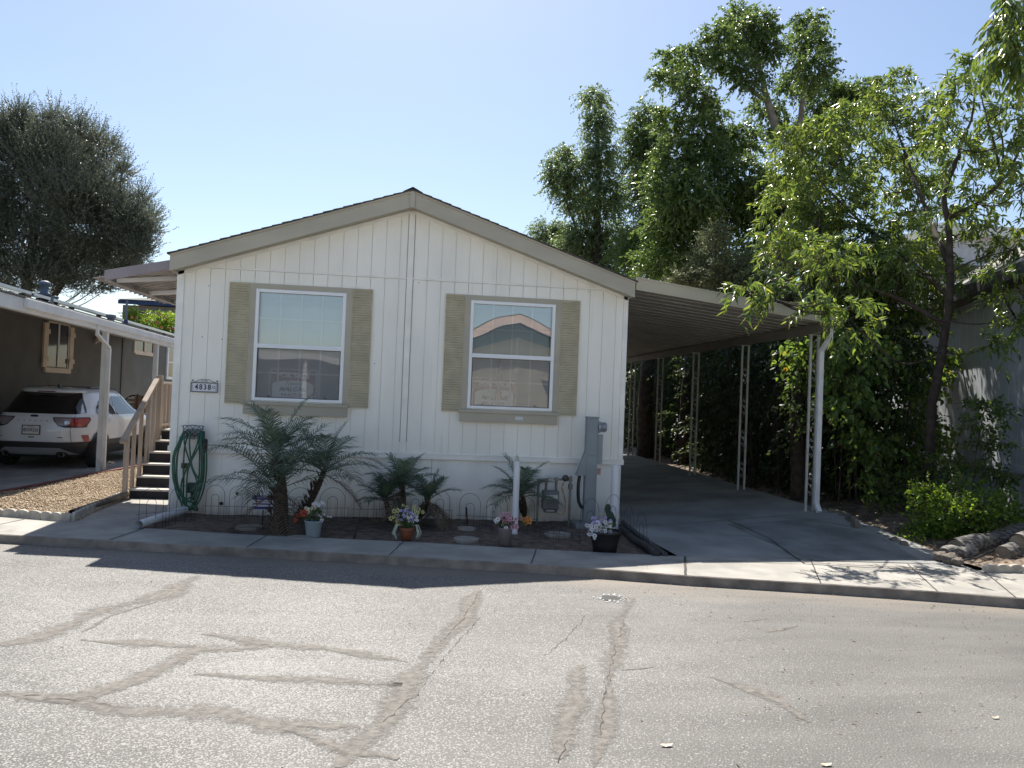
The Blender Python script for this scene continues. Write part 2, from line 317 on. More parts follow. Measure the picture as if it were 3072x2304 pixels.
# crack seal repairs on the asphalt, surveyed from the photograph
cs = MB(); cs.e = []
def seal(pts, w_, z=-.1165, rag=.02):
    w_ *= 2.1
    q = [GZ(x, y, -.12) for x, y in pts]; L = []
    for i in range(len(q)-1):
        k = max(2, int((q[i+1]-q[i]).length/.07))
        for j in range(k): L.append(q[i].lerp(q[i+1], j/k))
    L.append(q[-1]); vs = []
    for i, p in enumerate(L):
        t = (L[min(i+1, len(L)-1)]-L[max(i-1, 0)]).normalized(); s_ = Vector((-t.y, t.x, 0))
        ww = w_*(1+noise.noise(p*3)*.9)*(.35+.65*min(1, min(i, len(L)-1-i)/5))
        o_ = s_*noise.noise(p*2.1+Vector((5, 5, 5)))*.05
        vs += [p+o_+s_*ww*(1+random.uniform(-rag, rag)), p+o_-s_*ww*(1+random.uniform(-rag, rag))]
    cs.e += [1, -1]*len(L)
    cs.add([(v.x, v.y, z) for v in vs], [(2*i, 2*i+1, 2*i+3, 2*i+2) for i in range(len(L)-1)])
seal([(432, 1243), (340, 1292), (210, 1322), (80, 1378), (0, 1392)], .075)
seal([(345, 1300), (240, 1330), (175, 1365)], .03, -.1160)
seal([(1035, 1275), (1000, 1340), (925, 1418), (880, 1480), (838, 1560), (770, 1610), (735, 1659)], .05)
seal([(1362, 1290), (1338, 1350), (1325, 1420), (1305, 1520), (1300, 1600), (1290, 1659)], .042)
seal([(1255, 1435), (1240, 1500), (1215, 1570), (1208, 1640)], .05, -.1160)
seal([(180, 1380), (330, 1392), (420, 1398)], .04)
seal([(435, 1370), (560, 1392), (700, 1398), (880, 1432)], .04, -.1160)
seal([(590, 1396), (420, 1402), (300, 1470), (140, 1510), (60, 1505)], .05, -.1155)
seal([(420, 1455), (560, 1465), (870, 1478)], .03)
seal([(0, 1497), (120, 1512), (280, 1533), (480, 1545), (620, 1568), (780, 1570)], .045)
seal([(620, 1572), (760, 1620), (860, 1640)], .03, -.1150)
seal([(1540, 1460), (1640, 1495), (1750, 1560)], .035, rag=.02)
seal([(1340, 1446), (1410, 1440)], .02, -.1150)
seal([(1600, 1345), (1655, 1335)], .012); seal([(1655, 1365), (1720, 1350)], .02)
cso = struct('crack_seal', cs, M['seal']); att = cso.data.attributes.new('edge', 'FLOAT', 'POINT'); att.data.foreach_set('value', cs.e)
ck = MB()
def crack(pts, w_=.006):
    q = [GZ(x, y, -.12) for x, y in pts]; L = []
    for i in range(len(q)-1):
        k = max(2, int((q[i+1]-q[i]).length/.05))
        for j in range(k): L.append(q[i].lerp(q[i+1], j/k)+Vector((random.uniform(-1, 1), random.uniform(-1, 1), 0))*.014)
    vs = []
    for i, p in enumerate(L):
        ww = .6*w_*random.uniform(.1, 1.2); vs += [(p.x-ww, p.y+ww, -.1135), (p.x+ww, p.y-ww, -.1135)]
    ck.add(vs, [(2*i, 2*i+1, 2*i+3, 2*i+2) for i in range(len(L)-1)])
crack([(0, 1497), (100, 1508), (210, 1520), (290, 1532)], .009); crack([(0, 1468), (90, 1480), (150, 1500)], .004)
crack([(1034, 1279), (1002, 1335), (950, 1392)], .003); crack([(1350, 1330), (1330, 1400), (1305, 1500), (1296, 1600)], .003)
crack([(600, 1565), (700, 1572), (790, 1568), (850, 1590)], .003); crack([(1225, 1600), (1205, 1659)], .004); crack([(1265, 1330), (1225, 1380), (1170, 1420)], .003)
crack([(830, 1560), (900, 1500), (960, 1420), (1040, 1330)], .003)
struct('road_cracks', ck, M['joint'])
# ---- driveway on the right, neighbour drive and short walkway on the left
def sst(a, b, x): t = min(1, max(0, (x-a)/(b-a))); return t*t*(3-2*t)
def drive_z(x, y): return max(0, .062*(x-6.5))*sst(-2.6, .4, y)
def grid_sheet(x0f, x1f, ys, nx, zf, mb):
    o = len(mb.v)
    for y in ys:
        for i in range(nx+1):
            x = x0f(y)+(x1f(y)-x0f(y))*i/nx; mb.v.append((x, y, zf(x, y)))
    for j in range(len(ys)-1):
        for i in range(nx): a = o+j*(nx+1)+i; mb.f.append((a, a+1, a+nx+2, a+nx+1))
dv = MB()
left_edge = lambda y: float(np.interp(y, [-2.5, -.3, 0, 40], [6.55, 6.42, 6.42, 6.42]))
right_edge = lambda y: float(np.interp(y, [-3.0, -2.7, -1.9, -1.1, -.2, .6, 30], [10.0, 9.95, 10.15, 10.05, 9.95, 9.85, 9.85]))
grid_sheet(left_edge, right_edge, [-2.49]+[-2.3+.25*i for i in range(16)]+[2, 4, 8, 16, 22], 12, lambda x, y: drive_z(x, y)+.001, dv)
# apron wedge between the walk and the drive
dv.add([(6.63, -2.492, .001), (8.15, -2.572, .001), (9.28, -2.722, .001), (9.95, -3.0, .001), (9.97, -2.49, .001), (6.56, -2.49, .001)], [(0, 1, 2, 3, 4, 5)])
struct('driveway', dv, M['concrete_old'])
M['concrete_dark'] = mat('concrete_patch', (.20, .205, .20), .85, var=.3, scale=2, bump=.3, bscale=70)
pt = MB(); pp = [GZ(1570, 1128, .1), GZ(1700, 1128, .1), GZ(1890, 1150, .1), GZ(2010, 1213, .03), GZ(1760, 1206, .03)]
pq = [(v.x, v.y) for v in pp]
def fine_poly(poly, zf, off):
    cx = sum(p[0] for p in poly)/len(poly); cy = sum(p[1] for p in poly)/len(poly); vs = [(cx, cy, zf(cx, cy)+off)]; fs = []; K = 8; R_ = 6
    ring = []
    for i in range(len(poly)):
        a, b = poly[i], poly[(i+1) % len(poly)]
        for j in range(K): ring.append((a[0]+(b[0]-a[0])*j/K, a[1]+(b[1]-a[1])*j/K))
    n = len(ring)
    for r in range(1, R_+1):
        for (x, y) in ring: X_ = cx+(x-cx)*r/R_; Y_ = cy+(y-cy)*r/R_; vs.append((X_, Y_, zf(X_, Y_)+off))
    for i in range(n): fs.append((0, 1+i, 1+(i+1) % n))
    for r in range(R_-1):
        for i in range(n): a = 1+r*n+i; b = 1+r*n+(i+1) % n; fs.append((a, a+n, b+n, b))
    return MB().add(vs, fs)
struct('driveway_patch', fine_poly(pq, drive_z, .006), M['concrete_dark'])
jd = MB()
def djoint(pts, w_=.006):
    q = [GZ(x, y, .06) for x, y in pts]; L = []
    for i in range(len(q)-1):
        for j in range(10): L.append(q[i].lerp(q[i+1], j/10))
    L.append(q[-1]); vs = []
    for i, p in enumerate(L):
        t = (L[min(i+1, len(L)-1)]-L[max(i-1, 0)]).normalized(); s_ = Vector((-t.y, t.x, 0))*w_*random.uniform(.6, 1.4)
        for a in (p+s_, p-s_): vs.append((a.x, a.y, drive_z(a.x, a.y)+.011))
    jd.add(vs, [(2*i, 2*i+1, 2*i+3, 2*i+2) for i in range(len(L)-1)])
djoint([(1432, 1200), (1600, 1202), (1735, 1206)]); djoint([(1738, 1206), (1662, 1160), (1572, 1128)], .009); djoint([(1572, 1128), (1480, 1130), (1350, 1128)], .006)
djoint([(1572, 1128), (1700, 1127), (1850, 1150)], .006)
djoint([(1738, 1206), (1850, 1212), (2000, 1218)], .012)
struct('driveway_joints', jd, M['joint'])
wk = MB().prism([(-.98, -1.02), (.10, -1.285), (.0, -.9), (-.02, 1.2), (-1.0, 1.2)], -.15, -.003); struct('path', wk, M['concrete'])
nd = MB(); nd.prism([(-14, 1.9), (-6, .16), (-3.25, -.48), (-3.05, .6), (-2.98, 1.5), (-2.80, 3.0), (-2.72, 4.4), (-2.4, 6.7), (-2.2, 9), (-2.2, 30), (-14, 30)], -.15, -.035)
struct('neighbour_drive', nd, M['concrete_old'])
# garden soil under the front wall (uneven)
so_ = MB(); nx, ny = 90, 26
for j in range(ny+1):
    for i in range(nx+1):
        x = -.02+6.5*i/nx; t = j/ny; yb = float(BKx(x))+.004; xr = x
        y = yb+(.12-yb)*t
        e = min(1, t*6, (1-t)*20+.2)
        z = -.03+.022*noise.noise(Vector((x*2, y*2, 0)))*e+.012*noise.noise(Vector((x*9, y*9, 3)))*e
        so_.v.append((xr, y, z))
for j in range(ny):
    for i in range(nx): a = j*(nx+1)+i; so_.f.append((a, a+1, a+nx+2, a+nx+1))
struct('garden_soil', so_, M['soil'], smooth=True)
# planting bed on the right of the drive
def bed_z(x, y): return .02+.16*sst(0, 1.2, x-10.0)*sst(-3.2, .2, y)+.03*noise.noise(Vector((x*1.5, y*1.5, 0)))
rb_ = MB(); ys_ = [-3.02+.2*i for i in range(24)]+[2.2, 3, 4, 6, 9, 13, 20, 30]
grid_sheet(lambda y: right_edge(y)-.02 if y > -2.6 else 10.0+(-2.6-y)*.2, lambda y: 19, ys_, 60, bed_z, rb_)
rb_.add([(10.06, -3.02, .0), (10.7, -3.045, .0), (19, -5.6, 0), (19, -3.02, .1)], [(0, 1, 2, 3)])
struct('planting_bed', rb_, M['dirt'], smooth=True)
lb = MB(); lb.prism([(-.95, 1.2), (-.02, 1.2), (-.02, 20), (-2.2, 20), (-2.2, 9), (-2.4, 6.7), (-2.6, 5.3), (-.95, 5.2)], -.15, -.02); struct('side_yard', lb, M['dirt'])
# ============================================================ MAIN HOUSE
M['siding'] = mat('siding_paint', (.885, .86, .79), .62, var=.10, scale=1.7, bump=.12, bscale=120, stretch=(1, 1, .35), contrast=(.25, .75))
M['skirt'] = mat('skirting_paint', (.90, .885, .84), .65, var=.14, scale=2.5, bump=.12, bscale=100, stretch=(1, 1, .4), contrast=(.25, .75))
M['groove'] = mat('groove', (.72, .69, .62), .8)
M['trim'] = mat('trim_paint', (.86, .84, .79), .6, var=.08, scale=4, bump=.08)
M['tan'] = mat('tan_trim', (.43, .395, .315), .6, var=.10, scale=3, bump=.1, bscale=60, stretch=(.4, 1, 1))
M['shutter'] = mat('shutter_vinyl', (.47, .42, .295), .6, var=.12, scale=5, bump=.1)
M['shutter_line'] = mat('shutter_gap', (.16, .155, .11), .8)
M['vinyl'] = mat('white_vinyl', (.82, .83, .85), .35, var=.03)
M['shingle'] = mat('shingle', (.085, .075, .068), .95, var=.45, scale=14, bump=.6, bscale=60)
M['gap'] = mat('shadow_line_paint', (.30, .28, .23), .8)  # dark colour for painted shadow lines at the centre trim and flashing
M['dark'] = mat('dark_interior', (.09, .085, .08), .9)
M['glass'] = glass_mat('window_glass', .30, (.80, .84, .86), .03)
M['glass_low'] = glass_mat('window_glass_low', .13, (.85, .88, .88), .05)
M['blind'] = mat('blind', (.62, .68, .72), .8, var=.03)
M['black'] = mat('black_plastic', (.015, .015, .016), .5)
M['screen'] = None
def screen_mat():
    m = bpy.data.materials.new('insect_screen'); m.use_nodes = True; n = m.node_tree; n.nodes.clear(); L = n.links.new
    t = N(n, "ShaderNodeBsdfTransparent"); d = N(n, "ShaderNodeBsdfDiffuse"); d.inputs[0].default_value = (.52, .52, .53, 1)
    mx = N(n, "ShaderNodeMixShader"); mx.inputs[0].default_value = .36; L(t.outputs[0], mx.inputs[1]); L(d.outputs[0], mx.inputs[2])
    o = N(n, "ShaderNodeOutputMaterial"); L(mx.outputs[0], o.inputs[0]); return m
M['screen'] = screen_mat()
HW = 6.5; HD = 16.0; ZB1, ZB2, ZT = .838, .922, 3.469; APX = 3.2325
def roof_z(x):  # underside of the rake fascia
    return 4.44-.338*abs(x-APX)
house = thing('mobile_home', 'cream mobile home with two shuttered windows and a low gable roof', 'mobile home', (3.25, 0, 0))
WINS = [(1.0778, 1.263), (4.1401, 1.263)]; WZ0, WZ1 = 1.6036, 3.1941
sid = MB(); P8 = .2032; npl = int(HW/P8)+1
def cutz(x0, x1, z0, z1):
    iv = [(z0, z1)]
    for wx, ww in WINS:
        if x1 > wx-.0 and x0 < wx+ww:
            n = []
            for a, b in iv:
                if b <= WZ0 or a >= WZ1: n.append((a, b)); continue
                if a < WZ0: n.append((a, WZ0))
                if b > WZ1: n.append((WZ1, b))
            iv = n
    return iv
edges = [0]+[.03+P8*i for i in range(1, npl) if .03+P8*i < HW]+[HW]
for i in range(len(edges)-1):
    x0, x1 = edges[i]+.003, edges[i+1]-.003
    xm_ = (x0+x1)/2
    for a, b in cutz(x0, x1, ZB2-.01, ZT-.02): sid.box(x0, x1, 0, .012, a, b)
    if x0 < APX < x1: top = [(x1, roof_z(x1)+.05), (APX, roof_z(APX)+.05), (x0, roof_z(x0)+.05)]
    else: top = [(x1, roof_z(x1)+.05), (x0, roof_z(x0)+.05)]
    if min(t[1] for t in top) > ZT+.02: sid.prismY([(x0, ZT+.012), (x1, ZT+.012)]+top, -.002, .012)
wallo = sid.build('wall', M['siding'], house)
def stain(m, z0, z1, col, amt, vs=3.0):     # soil splash near the ground and faint run marks that belong to the paint
    n = m.node_tree; L = n.links.new; p = n.nodes['Principled BSDF']; src = p.inputs['Base Color'].links[0].from_socket
    tc = N(n, "ShaderNodeTexCoord"); sx = N(n, "ShaderNodeSeparateXYZ"); L(tc.outputs['Object'], sx.inputs[0])
    mp = N(n, "ShaderNodeMapping"); mp.inputs['Scale'].default_value = (vs*4, 1, vs*.25); L(tc.outputs['Object'], mp.inputs[0]); no = N(n, "ShaderNodeTexNoise"); no.inputs['Detail'].default_value = 7; no.inputs['Scale'].default_value = 1; L(mp.outputs[0], no.inputs[0])
    a = N(n, "ShaderNodeMapRange"); a.inputs['From Min'].default_value = z1; a.inputs['From Max'].default_value = z0; L(sx.outputs['Z'], a.inputs[0])
    b = N(n, "ShaderNodeMath", operation='MULTIPLY'); L(a.outputs[0], b.inputs[0]); L(no.outputs[0], b.inputs[1])
    c = N(n, "ShaderNodeMapRange"); c.inputs['From Min'].default_value = .62; c.inputs['From Max'].default_value = .78; c.inputs['To Max'].default_value = .25; L(no.outputs[0], c.inputs[0])
    d = N(n, "ShaderNodeMath", operation='MULTIPLY_ADD', use_clamp=True); L(b.outputs[0], d.inputs[0]); d.inputs[1].default_value = amt; L(c.outputs[0], d.inputs[2])
    mx = N(n, "ShaderNodeMix", data_type='RGBA'); L(d.outputs[0], mx.inputs[0]); L(src, mx.inputs[6]); mx.inputs[7].default_value = rgb(col); L(mx.outputs[2], p.inputs['Base Color'])
stain(M['siding'], -3, -2.9, (.42, .38, .31), 0); stain(M['skirt'], -.05, .35, (.30, .24, .18), 1.3)
bkm = MB()     # sheet behind the grooves, open at the windows
segs = [0, WINS[0][0], WINS[0][0]+WINS[0][1], WINS[1][0], WINS[1][0]+WINS[1][1], HW]
for i in range(5):
    if i % 2 == 0: bkm.box(segs[i], segs[i+1], .0095, .09, ZB1, ZT)
    else: bkm.box(segs[i], segs[i+1], .0095, .09, ZB1, WZ0); bkm.box(segs[i], segs[i+1], .0095, .09, WZ1, ZT)
bkm.prismY([(0, ZT), (HW, ZT), (HW, roof_z(HW)), (APX, roof_z(APX)), (0, roof_z(0))], .0095, .09)
bkm.build('sheathing', M['groove'], house)
sw_ = MB(); sw_.box(0, .08, .09, HD, ZB1, 3.4); sw_.box(HW-.08, HW, .09, HD, ZB1, 3.4); sw_.box(.08, HW-.08, HD-.08, HD, ZB1, 3.4)
sw_.build('side_wall', M['siding'], house)
zf = MB(); zf.box(.085, 3.185, -.010, 0, ZT-.022, ZT-.004); zf.box(3.28, 6.44, -.010, 0, ZT-.022, ZT-.004)
zf.box(.085, 3.185, -.014, 0, ZT-.004, ZT+.010); zf.box(3.28, 6.44, -.014, 0, ZT-.004, ZT+.010); zf.build('flashing', M['trim'], house)
fl2 = MB().box(.085, 3.185, -.0112, -.0102, ZT-.0225, ZT-.0185).box(3.28, 6.44, -.0112, -.0102, ZT-.0225, ZT-.0185); fl2.build('flashing_shadow_line', M['gap'], house)  # thin dark strips painting the shadow line under the flashing lip
tr = MB(); tr.box(-.012, .085, -.02, 0, ZB2, 3.44); tr.box(-.012, 0, 0, .09, ZB2, 3.42); tr.build('corner_trim', M['trim'], house, bevel=.003)
tr = MB(); tr.box(HW-.06, HW+.012, -.02, 0, ZB2, 3.42); tr.box(HW, HW+.012, 0, .09, ZB2, 3.42); tr.build('corner_trim', M['trim'], house, bevel=.003)
tr = MB(); tr.box(APX-.043, APX+.043, -.022, 0, 1.08, roof_z(APX)-.0); tr.build('centre_trim', M['trim'], house, bevel=.003)
for s_ in (-1, 1): MB().box(APX+s_*.048-.005, APX+s_*.048+.005, -.004, 0, 1.08, roof_z(APX)-.02).build('trim_shadow_line', M['gap'], house)  # shadow lines either side of the centre trim, put in as dark strips
tr = MB(); tr.box(APX-.05, APX+.05, -.026, 0, ZB2, 1.08); tr.build('centre_trim', M['trim'], house, bevel=.003)
bd = MB(); bd.box(-.03, HW+.03, -.024, .05, ZB1, ZB2); bd.box(-.02, HW+.02, -.030, -.024, ZB2-.014, ZB2-.002); bd.build('belly_band', M['trim'], house, bevel=.003)
sk = MB()
for a, b in [(0, 1.22), (1.225, 2.44), (2.445, 3.66), (3.665, 4.88), (4.885, HW)]:
    sk.box(a, b, .02, .06, .10, ZB1)
sk.box(-.005, HW+.005, .012, .06, -.12, .10); sk.box(0, .05, .06, HD, -.12, ZB1); sk.box(HW-.05, HW, .06, HD, -.12, ZB1)
sko = sk.build('skirting', M['skirt'], house, bevel=.002)
vent = MB()
for z in (.62, .66, .70, .74): vent.box(2.02, 2.3, .012, .02, z, z+.015)
# windows
def window(wx, ww, lab):
    z0, z1 = WZ0, WZ1; fw = .047; zm = z0+(z1-z0)*.475
    f = MB(); y0, y1 = -.035, .03
    f.box(wx, wx+fw, y0, y1, z0, z1); f.box(wx+ww-fw, wx+ww, y0, y1, z0, z1); f.box(wx+fw, wx+ww-fw, y0, y1, z0, z0+fw*.9); f.box(wx+fw, wx+ww-fw, y0, y1, z1-fw, z1)
    f.box(wx+fw, wx+ww-fw, y0+.004, y1, zm, zm+.055)
    f.box(wx+fw*.8, wx+ww-fw*.8, -.05, -.036, zm-.006, zm+.028)
    W_ = f.build('window', M['vinyl'], house, bevel=.004); W_['label'] = lab
    xi0, xi1 = wx+fw, wx+ww-fw
    MB().add([(xi0, .012, zm+.055), (xi1, .012, zm+.055), (xi1, .012, z1-fw), (xi0, .012, z1-fw)], [(0, 1, 2, 3)]).build('upper_pane', M['glass'], W_)
    MB().add([(xi0, .02, z0+fw*.9), (xi1, .02, z0+fw*.9), (xi1, .02, zm), (xi0, .02, zm)], [(0, 1, 2, 3)]).build('lower_pane', M['glass_low'], W_)
    MB().add([(xi0, -.006, z0+fw*.9), (xi1, -.006, z0+fw*.9), (xi1, -.006, zm), (xi0, -.006, zm)], [(0, 1, 2, 3)]).build('insect_screen', M['screen'], W_)
    s_ = MB(); q = .011; s_.box(xi0, xi0+q, -.012, -.002, z0+fw*.9, zm); s_.box(xi1-q, xi1, -.012, -.002, z0+fw*.9, zm); s_.box(xi0+q, xi1-q, -.012, -.002, z0+fw*.9, z0+fw*.9+q); s_.box(xi0+q, xi1-q, -.012, -.002, zm-q, zm)
    s_.build('screen_frame', mat_dark_bronze, W_)
    g = MB(); gw = .009
    for k in (1, 2, 3):
        x = xi0+(xi1-xi0)*k/4; g.box(x-gw, x+gw, .024, .030, zm+.055, z1-fw); g.box(x-gw, x+gw, .032, .038, z0+fw*.9, zm)
    zc = (zm+.055+z1-fw)/2; g.box(xi0, xi1, .0245, .0315, zc-gw, zc+gw); zc = (z0+fw+zm)/2; g.box(xi0, xi1, .0325, .0395, zc-gw, zc+gw)
    g.build('muntin_grid', M['vinyl'], W_)
    b = MB(); b.box(xi0+.01, xi1-.01, .065, .10, z1-fw-.06, z1-fw)
    for k in range(7): b.box(xi0+.012, xi1-.012, .074, .082, z1-fw-.07-.017*k, z1-fw-.066-.017*k)
    b.box(xi0+.015, xi1-.015, .086, .09, zm+.01, z1-fw-.06)
    b.build('blind', M['blind'], W_)
    for x in (wx+ww*.18, wx+ww*.8):
        l = MB(); l.box(x-.012, x-.006, -.016, -.010, z0+.047, z0+.075); l.box(x+.006, x+.012, -.016, -.010, z0+.047, z0+.075); l.box(x-.012, x+.012, -.016, -.010, z0+.072, z0+.077)
        l.build('screen_clip', M['black'], W_)
    r = MB(); r.add([(wx-.3, .11, z0-.3), (wx+ww+.3, .11, z0-.3), (wx+ww+.3, .11, z1+.3), (wx-.3, .11, z1+.3), (wx-.3, 1.6, z0-.3), (wx+ww+.3, 1.6, z0-.3), (wx+ww+.3, 1.6, z1+.3), (wx-.3, 1.6, z1+.3)],
        [(4, 5, 6, 7), (0, 1, 5, 4), (3, 7, 6, 2), (0, 4, 7, 3), (1, 2, 6, 5)]); r.build('room', M['room'], W_)
mat_dark_bronze = mat('bronze_frame', (.09, .085, .08), .5); M['room'] = mat('room_wall', (.62, .61, .60), .9)
window(WINS[0][0], WINS[0][1], 'left window with pale blind and plain sky reflection')
window(WINS[1][0], WINS[1][1], 'right window with reflection of gabled house opposite')
for wi, (wx, ww) in enumerate(WINS):
    t = MB(); tw = .085
    t.box(wx-tw, wx, -.03, 0, WZ0-.02, WZ1+.075); t.box(wx+ww, wx+ww+tw, -.03, 0, WZ0-.02, WZ1+.075); t.box(wx, wx+ww, -.0305, 0, WZ1, WZ1+.0755)
    t.build('window_trim', M['tan'], house, bevel=.003)
    sl_ = MB(); sl_.box(wx-.13, wx+ww+.10, -.10, 0, WZ0-.062, WZ0-.02); sl_.box(wx-.10, wx+ww+.08, -.085, 0, WZ0-.195, WZ0-.062)
    sb = sl_.build('window_sill', M['tan'], house, bevel=.004)
    for side in (-1, 1):
        x0 = wx-tw-.285 if side < 0 else wx+ww+tw; x1 = x0+.285; zb, zt_ = WZ0-.055, WZ1+.075
        s_ = MB(); s_.box(x0, x1, -.022, -.002, zb, zt_)
        nl = 46; h = (zt_-zb-.05)/nl
        for k in range(nl):
            z = zb+.025+k*h
            s_.add([(x0+.012, -.024, z+h*.95), (x1-.012, -.024, z+h*.95), (x1-.012, -.036, z+h*.22), (x0+.012, -.036, z+h*.22), (x0+.012, -.022, z+h*.1), (x1-.012, -.022, z+h*.1)], [(0, 1, 2, 3), (3, 2, 5, 4)])
        s_.box(x0, x0+.012, -.034, -.022, zb, zt_); s_.box(x1-.012, x1, -.034, -.022, zb, zt_); s_.box(x0+.012, x1-.012, -.034, -.022, zb, zb+.022); s_.box(x0+.012, x1-.012, -.034, -.022, zt_-.022, zt_)
        s_.build('shutter', M['shutter'], house)
stk = MB().box(4.86, 4.965, -.0875, -.085, 1.452, 1.505)
so2 = stk.build('sill_sticker', M['vinyl'], house)
MB().box(4.864, 4.961, -.0885, -.0875, 1.488, 1.494).box(4.864, 4.961, -.0885, -.0875, 1.470, 1.475).box(4.864, 4.961, -.0885, -.0875, 1.456, 1.461).build('sticker_print', mat('navy_print', (.03, .03, .12), .5), so2)
# roof
OV = -.30; FT = .028
rm = MB(); thick = .05
def slope_piece(mb, x0, x1, zoff, h, y0, y1):   # strip along x following the roof
    f = lambda x: 4.44+.235-.338*abs(x-APX)+zoff
    mb.add([(x0, y0, f(x0)), (x1, y0, f(x1)), (x1, y1, f(x1)), (x0, y1, f(x0)), (x0, y0, f(x0)+h), (x1, y0, f(x1)+h), (x1, y1, f(x1)+h), (x0, y1, f(x0)+h)],
           [(0, 3, 2, 1), (4, 5, 6, 7), (0, 1, 5, 4), (1, 2, 6, 5), (2, 3, 7, 6), (3, 0, 4, 7)])
nc = 24
for s_ in (-1, 1):
    xe = -.06 if s_ < 0 else 6.56
    for k in range(nc):
        a = xe+(APX-xe)*k/nc; b = xe+(APX-xe)*(k+1)/nc
        if s_ < 0: x0, x1 = a, b+.0
        else: x0, x1 = b, a
        fo = lambda x: 4.675-.338*abs(x-APX)
        lo, hi = (.022, .012); za, zb = (fo(x0)+(lo if s_ < 0 else hi), fo(x1)+(hi if s_ < 0 else lo)); yy = OV-.035+random.uniform(-.012, .008)
        rm.add([(x0, yy, fo(x0)), (x1, yy, fo(x1)), (x1, HD+.3, fo(x1)), (x0, HD+.3, fo(x0)), (x0, yy, za), (x1, yy, zb), (x1, HD+.3, zb), (x0, HD+.3, za)],
               [(0, 3, 2, 1), (4, 5, 6, 7), (0, 1, 5, 4), (1, 2, 6, 5), (2, 3, 7, 6), (3, 0, 4, 7)])
rm.add([(APX-.14, OV-.04, 4.675-.338*.14+.02), (APX, OV-.04, 4.72), (APX+.14, OV-.04, 4.675-.338*.14+.02), (APX-.14, HD+.3, 4.675-.338*.14+.02), (APX, HD+.3, 4.72), (APX+.14, HD+.3, 4.675-.338*.14+.02)], [(0, 1, 4, 3), (1, 2, 5, 4)])
rm.build('roof', M['shingle'], house)
fa = MB()
for s_ in (-1, 1):
    xe = -.03 if s_ < 0 else 6.53; xi = APX+.036*s_
    f0 = lambda x: 4.44-.338*abs(x-APX)
    fa.prismY([(xe, f0(xe)), (xi, f0(xi)), (xi, f0(xi)+.205), (xe, f0(xe)+.205)], OV, OV+FT)
    fa.prismY([(xe, f0(xe)+.205), (xi, f0(xi)+.205), (xi, f0(xi)+.234), (xe, f0(xe)+.234)], OV-.014, OV+FT)
fa.build('rake_board', M['tan'], house, bevel=.002)
MB().prismY([(APX-.036, 4.43), (APX+.036, 4.43), (APX+.036, 4.655), (APX, 4.67), (APX-.036, 4.655)], OV-.02, OV+FT).build('rake_board', M['tan'], house, bevel=.002)
ev = MB(); ev.box(-.03, -.005, OV+FT, HD+.3, 3.345, 3.57); ev.box(6.505, 6.53, OV+FT, HD+.3, 3.345, 3.57); ev.build('eave_board', M['tan'], house)
sf = MB()
for s_ in (-1, 1):
    xe = -.004 if s_ < 0 else 6.504; f0 = lambda x: 4.44-.338*abs(x-APX)+.03
    sf.prismY([(xe, f0(xe)), (APX-.001*s_*-1, f0(APX)), (APX-.001*s_*-1, f0(APX)+.01), (xe, f0(xe)+.01)], OV+FT, -.003)
    for k in range(13):
        x = xe+(APX-xe)*(k+.5)/13; z = f0(x)
        sf.box(x-.01, x+.01, OV+.10, OV+.12, z-.012, z+.004)
sf.build('soffit', M['tan'], house)
frz = MB()
for s_ in (-1, 1):
    xe = .0 if s_ < 0 else 6.5; f0 = lambda x: 4.44-.338*abs(x-APX)+.03
    frz.prismY([(xe, f0(xe)-.05), (APX+.045*s_, f0(APX+.045)-.05), (APX+.045*s_, f0(APX+.045)-.002), (xe, f0(xe)-.002)], -.02, -.0025)
frz.build('frieze_board', M['trim'], house)
# nail heads and small stains on the siding
nh = MB()
nail = mat('rust', (.05, .035, .03), .9)
for (x, z) in [(.36, 2.47), (.63, 2.45), (.9, 2.44), (.42, 3.2), (2.78, 2.2), (5.9, 3.42), (3.36, 3.41), (.3, 1.02), (1.6, .99), (2.4, .90)]:
    MB().lathe([(0, -.004), (.006, -.004), (.007, 0)], (x, -.001, z), 8, 'y').build('nail_head', nail, house)
for (x, z, r) in [(.93, .27, .022), (.72, .12, .03), (1.4, .3, .008), (4.6, .09, .01), (6.2, 2.6, .006)]:
    MB().lathe([(0, -.003), (r, -.003), (r, .0)], (x, .019 if z > .1 else .011, z), 10, 'y').build('plugged_hole', nail, house)
# ============================================================ CARPORT on the right
M['alu_tan'] = mat('carport_fascia', (.44, .40, .30), .5, var=.07, scale=2, bump=.05)
M['deck'] = mat('carport_deck', (.30, .28, .25), .6, var=.15, scale=1.5)
M['post_white'] = mat('post_paint', (.42, .41, .385), .55, var=.12, scale=6, bump=.1)
CY0, CY1 = -.3, 13.0
cp = thing('carport', 'long flat carport with scrolled metal posts against right side of cream home', 'carport', (8.1, 5, 0))
crz = lambda x: 3.444-.108*(x-6.529)
d = MB(); nr = 42
pl = (CY1-CY0-.06)/nr
for k in range(nr):      # ribbed pans running across the carport
    y0 = CY0+.05+pl*k
    d.prismX([(y0+.01, 0), (y0+pl-.01, 0), (y0+pl-.01, .012), (y0+.01, .012)], 0, 1)
d.v = [(6.535+x*3.10, y, crz(6.535+x*3.10)+.035+z) for x, y, z in d.v]
for k in range(nr+1):
    y = CY0+.05+pl*k; o0 = 6.535; o1 = 9.635
    d.add([(o0, y-.012, crz(o0)+.02), (o1, y-.012, crz(o1)+.02), (o1, y+.012, crz(o1)+.02), (o0, y+.012, crz(o0)+.02), (o0, y-.012, crz(o0)+.09), (o1, y-.012, crz(o1)+.09), (o1, y+.012, crz(o1)+.09), (o0, y+.012, crz(o0)+.09)],
          [(0, 3, 2, 1), (4, 5, 6, 7), (0, 1, 5, 4), (1, 2, 6, 5), (2, 3, 7, 6), (3, 0, 4, 7)])
d.build('roof_deck', M['deck'], cp)
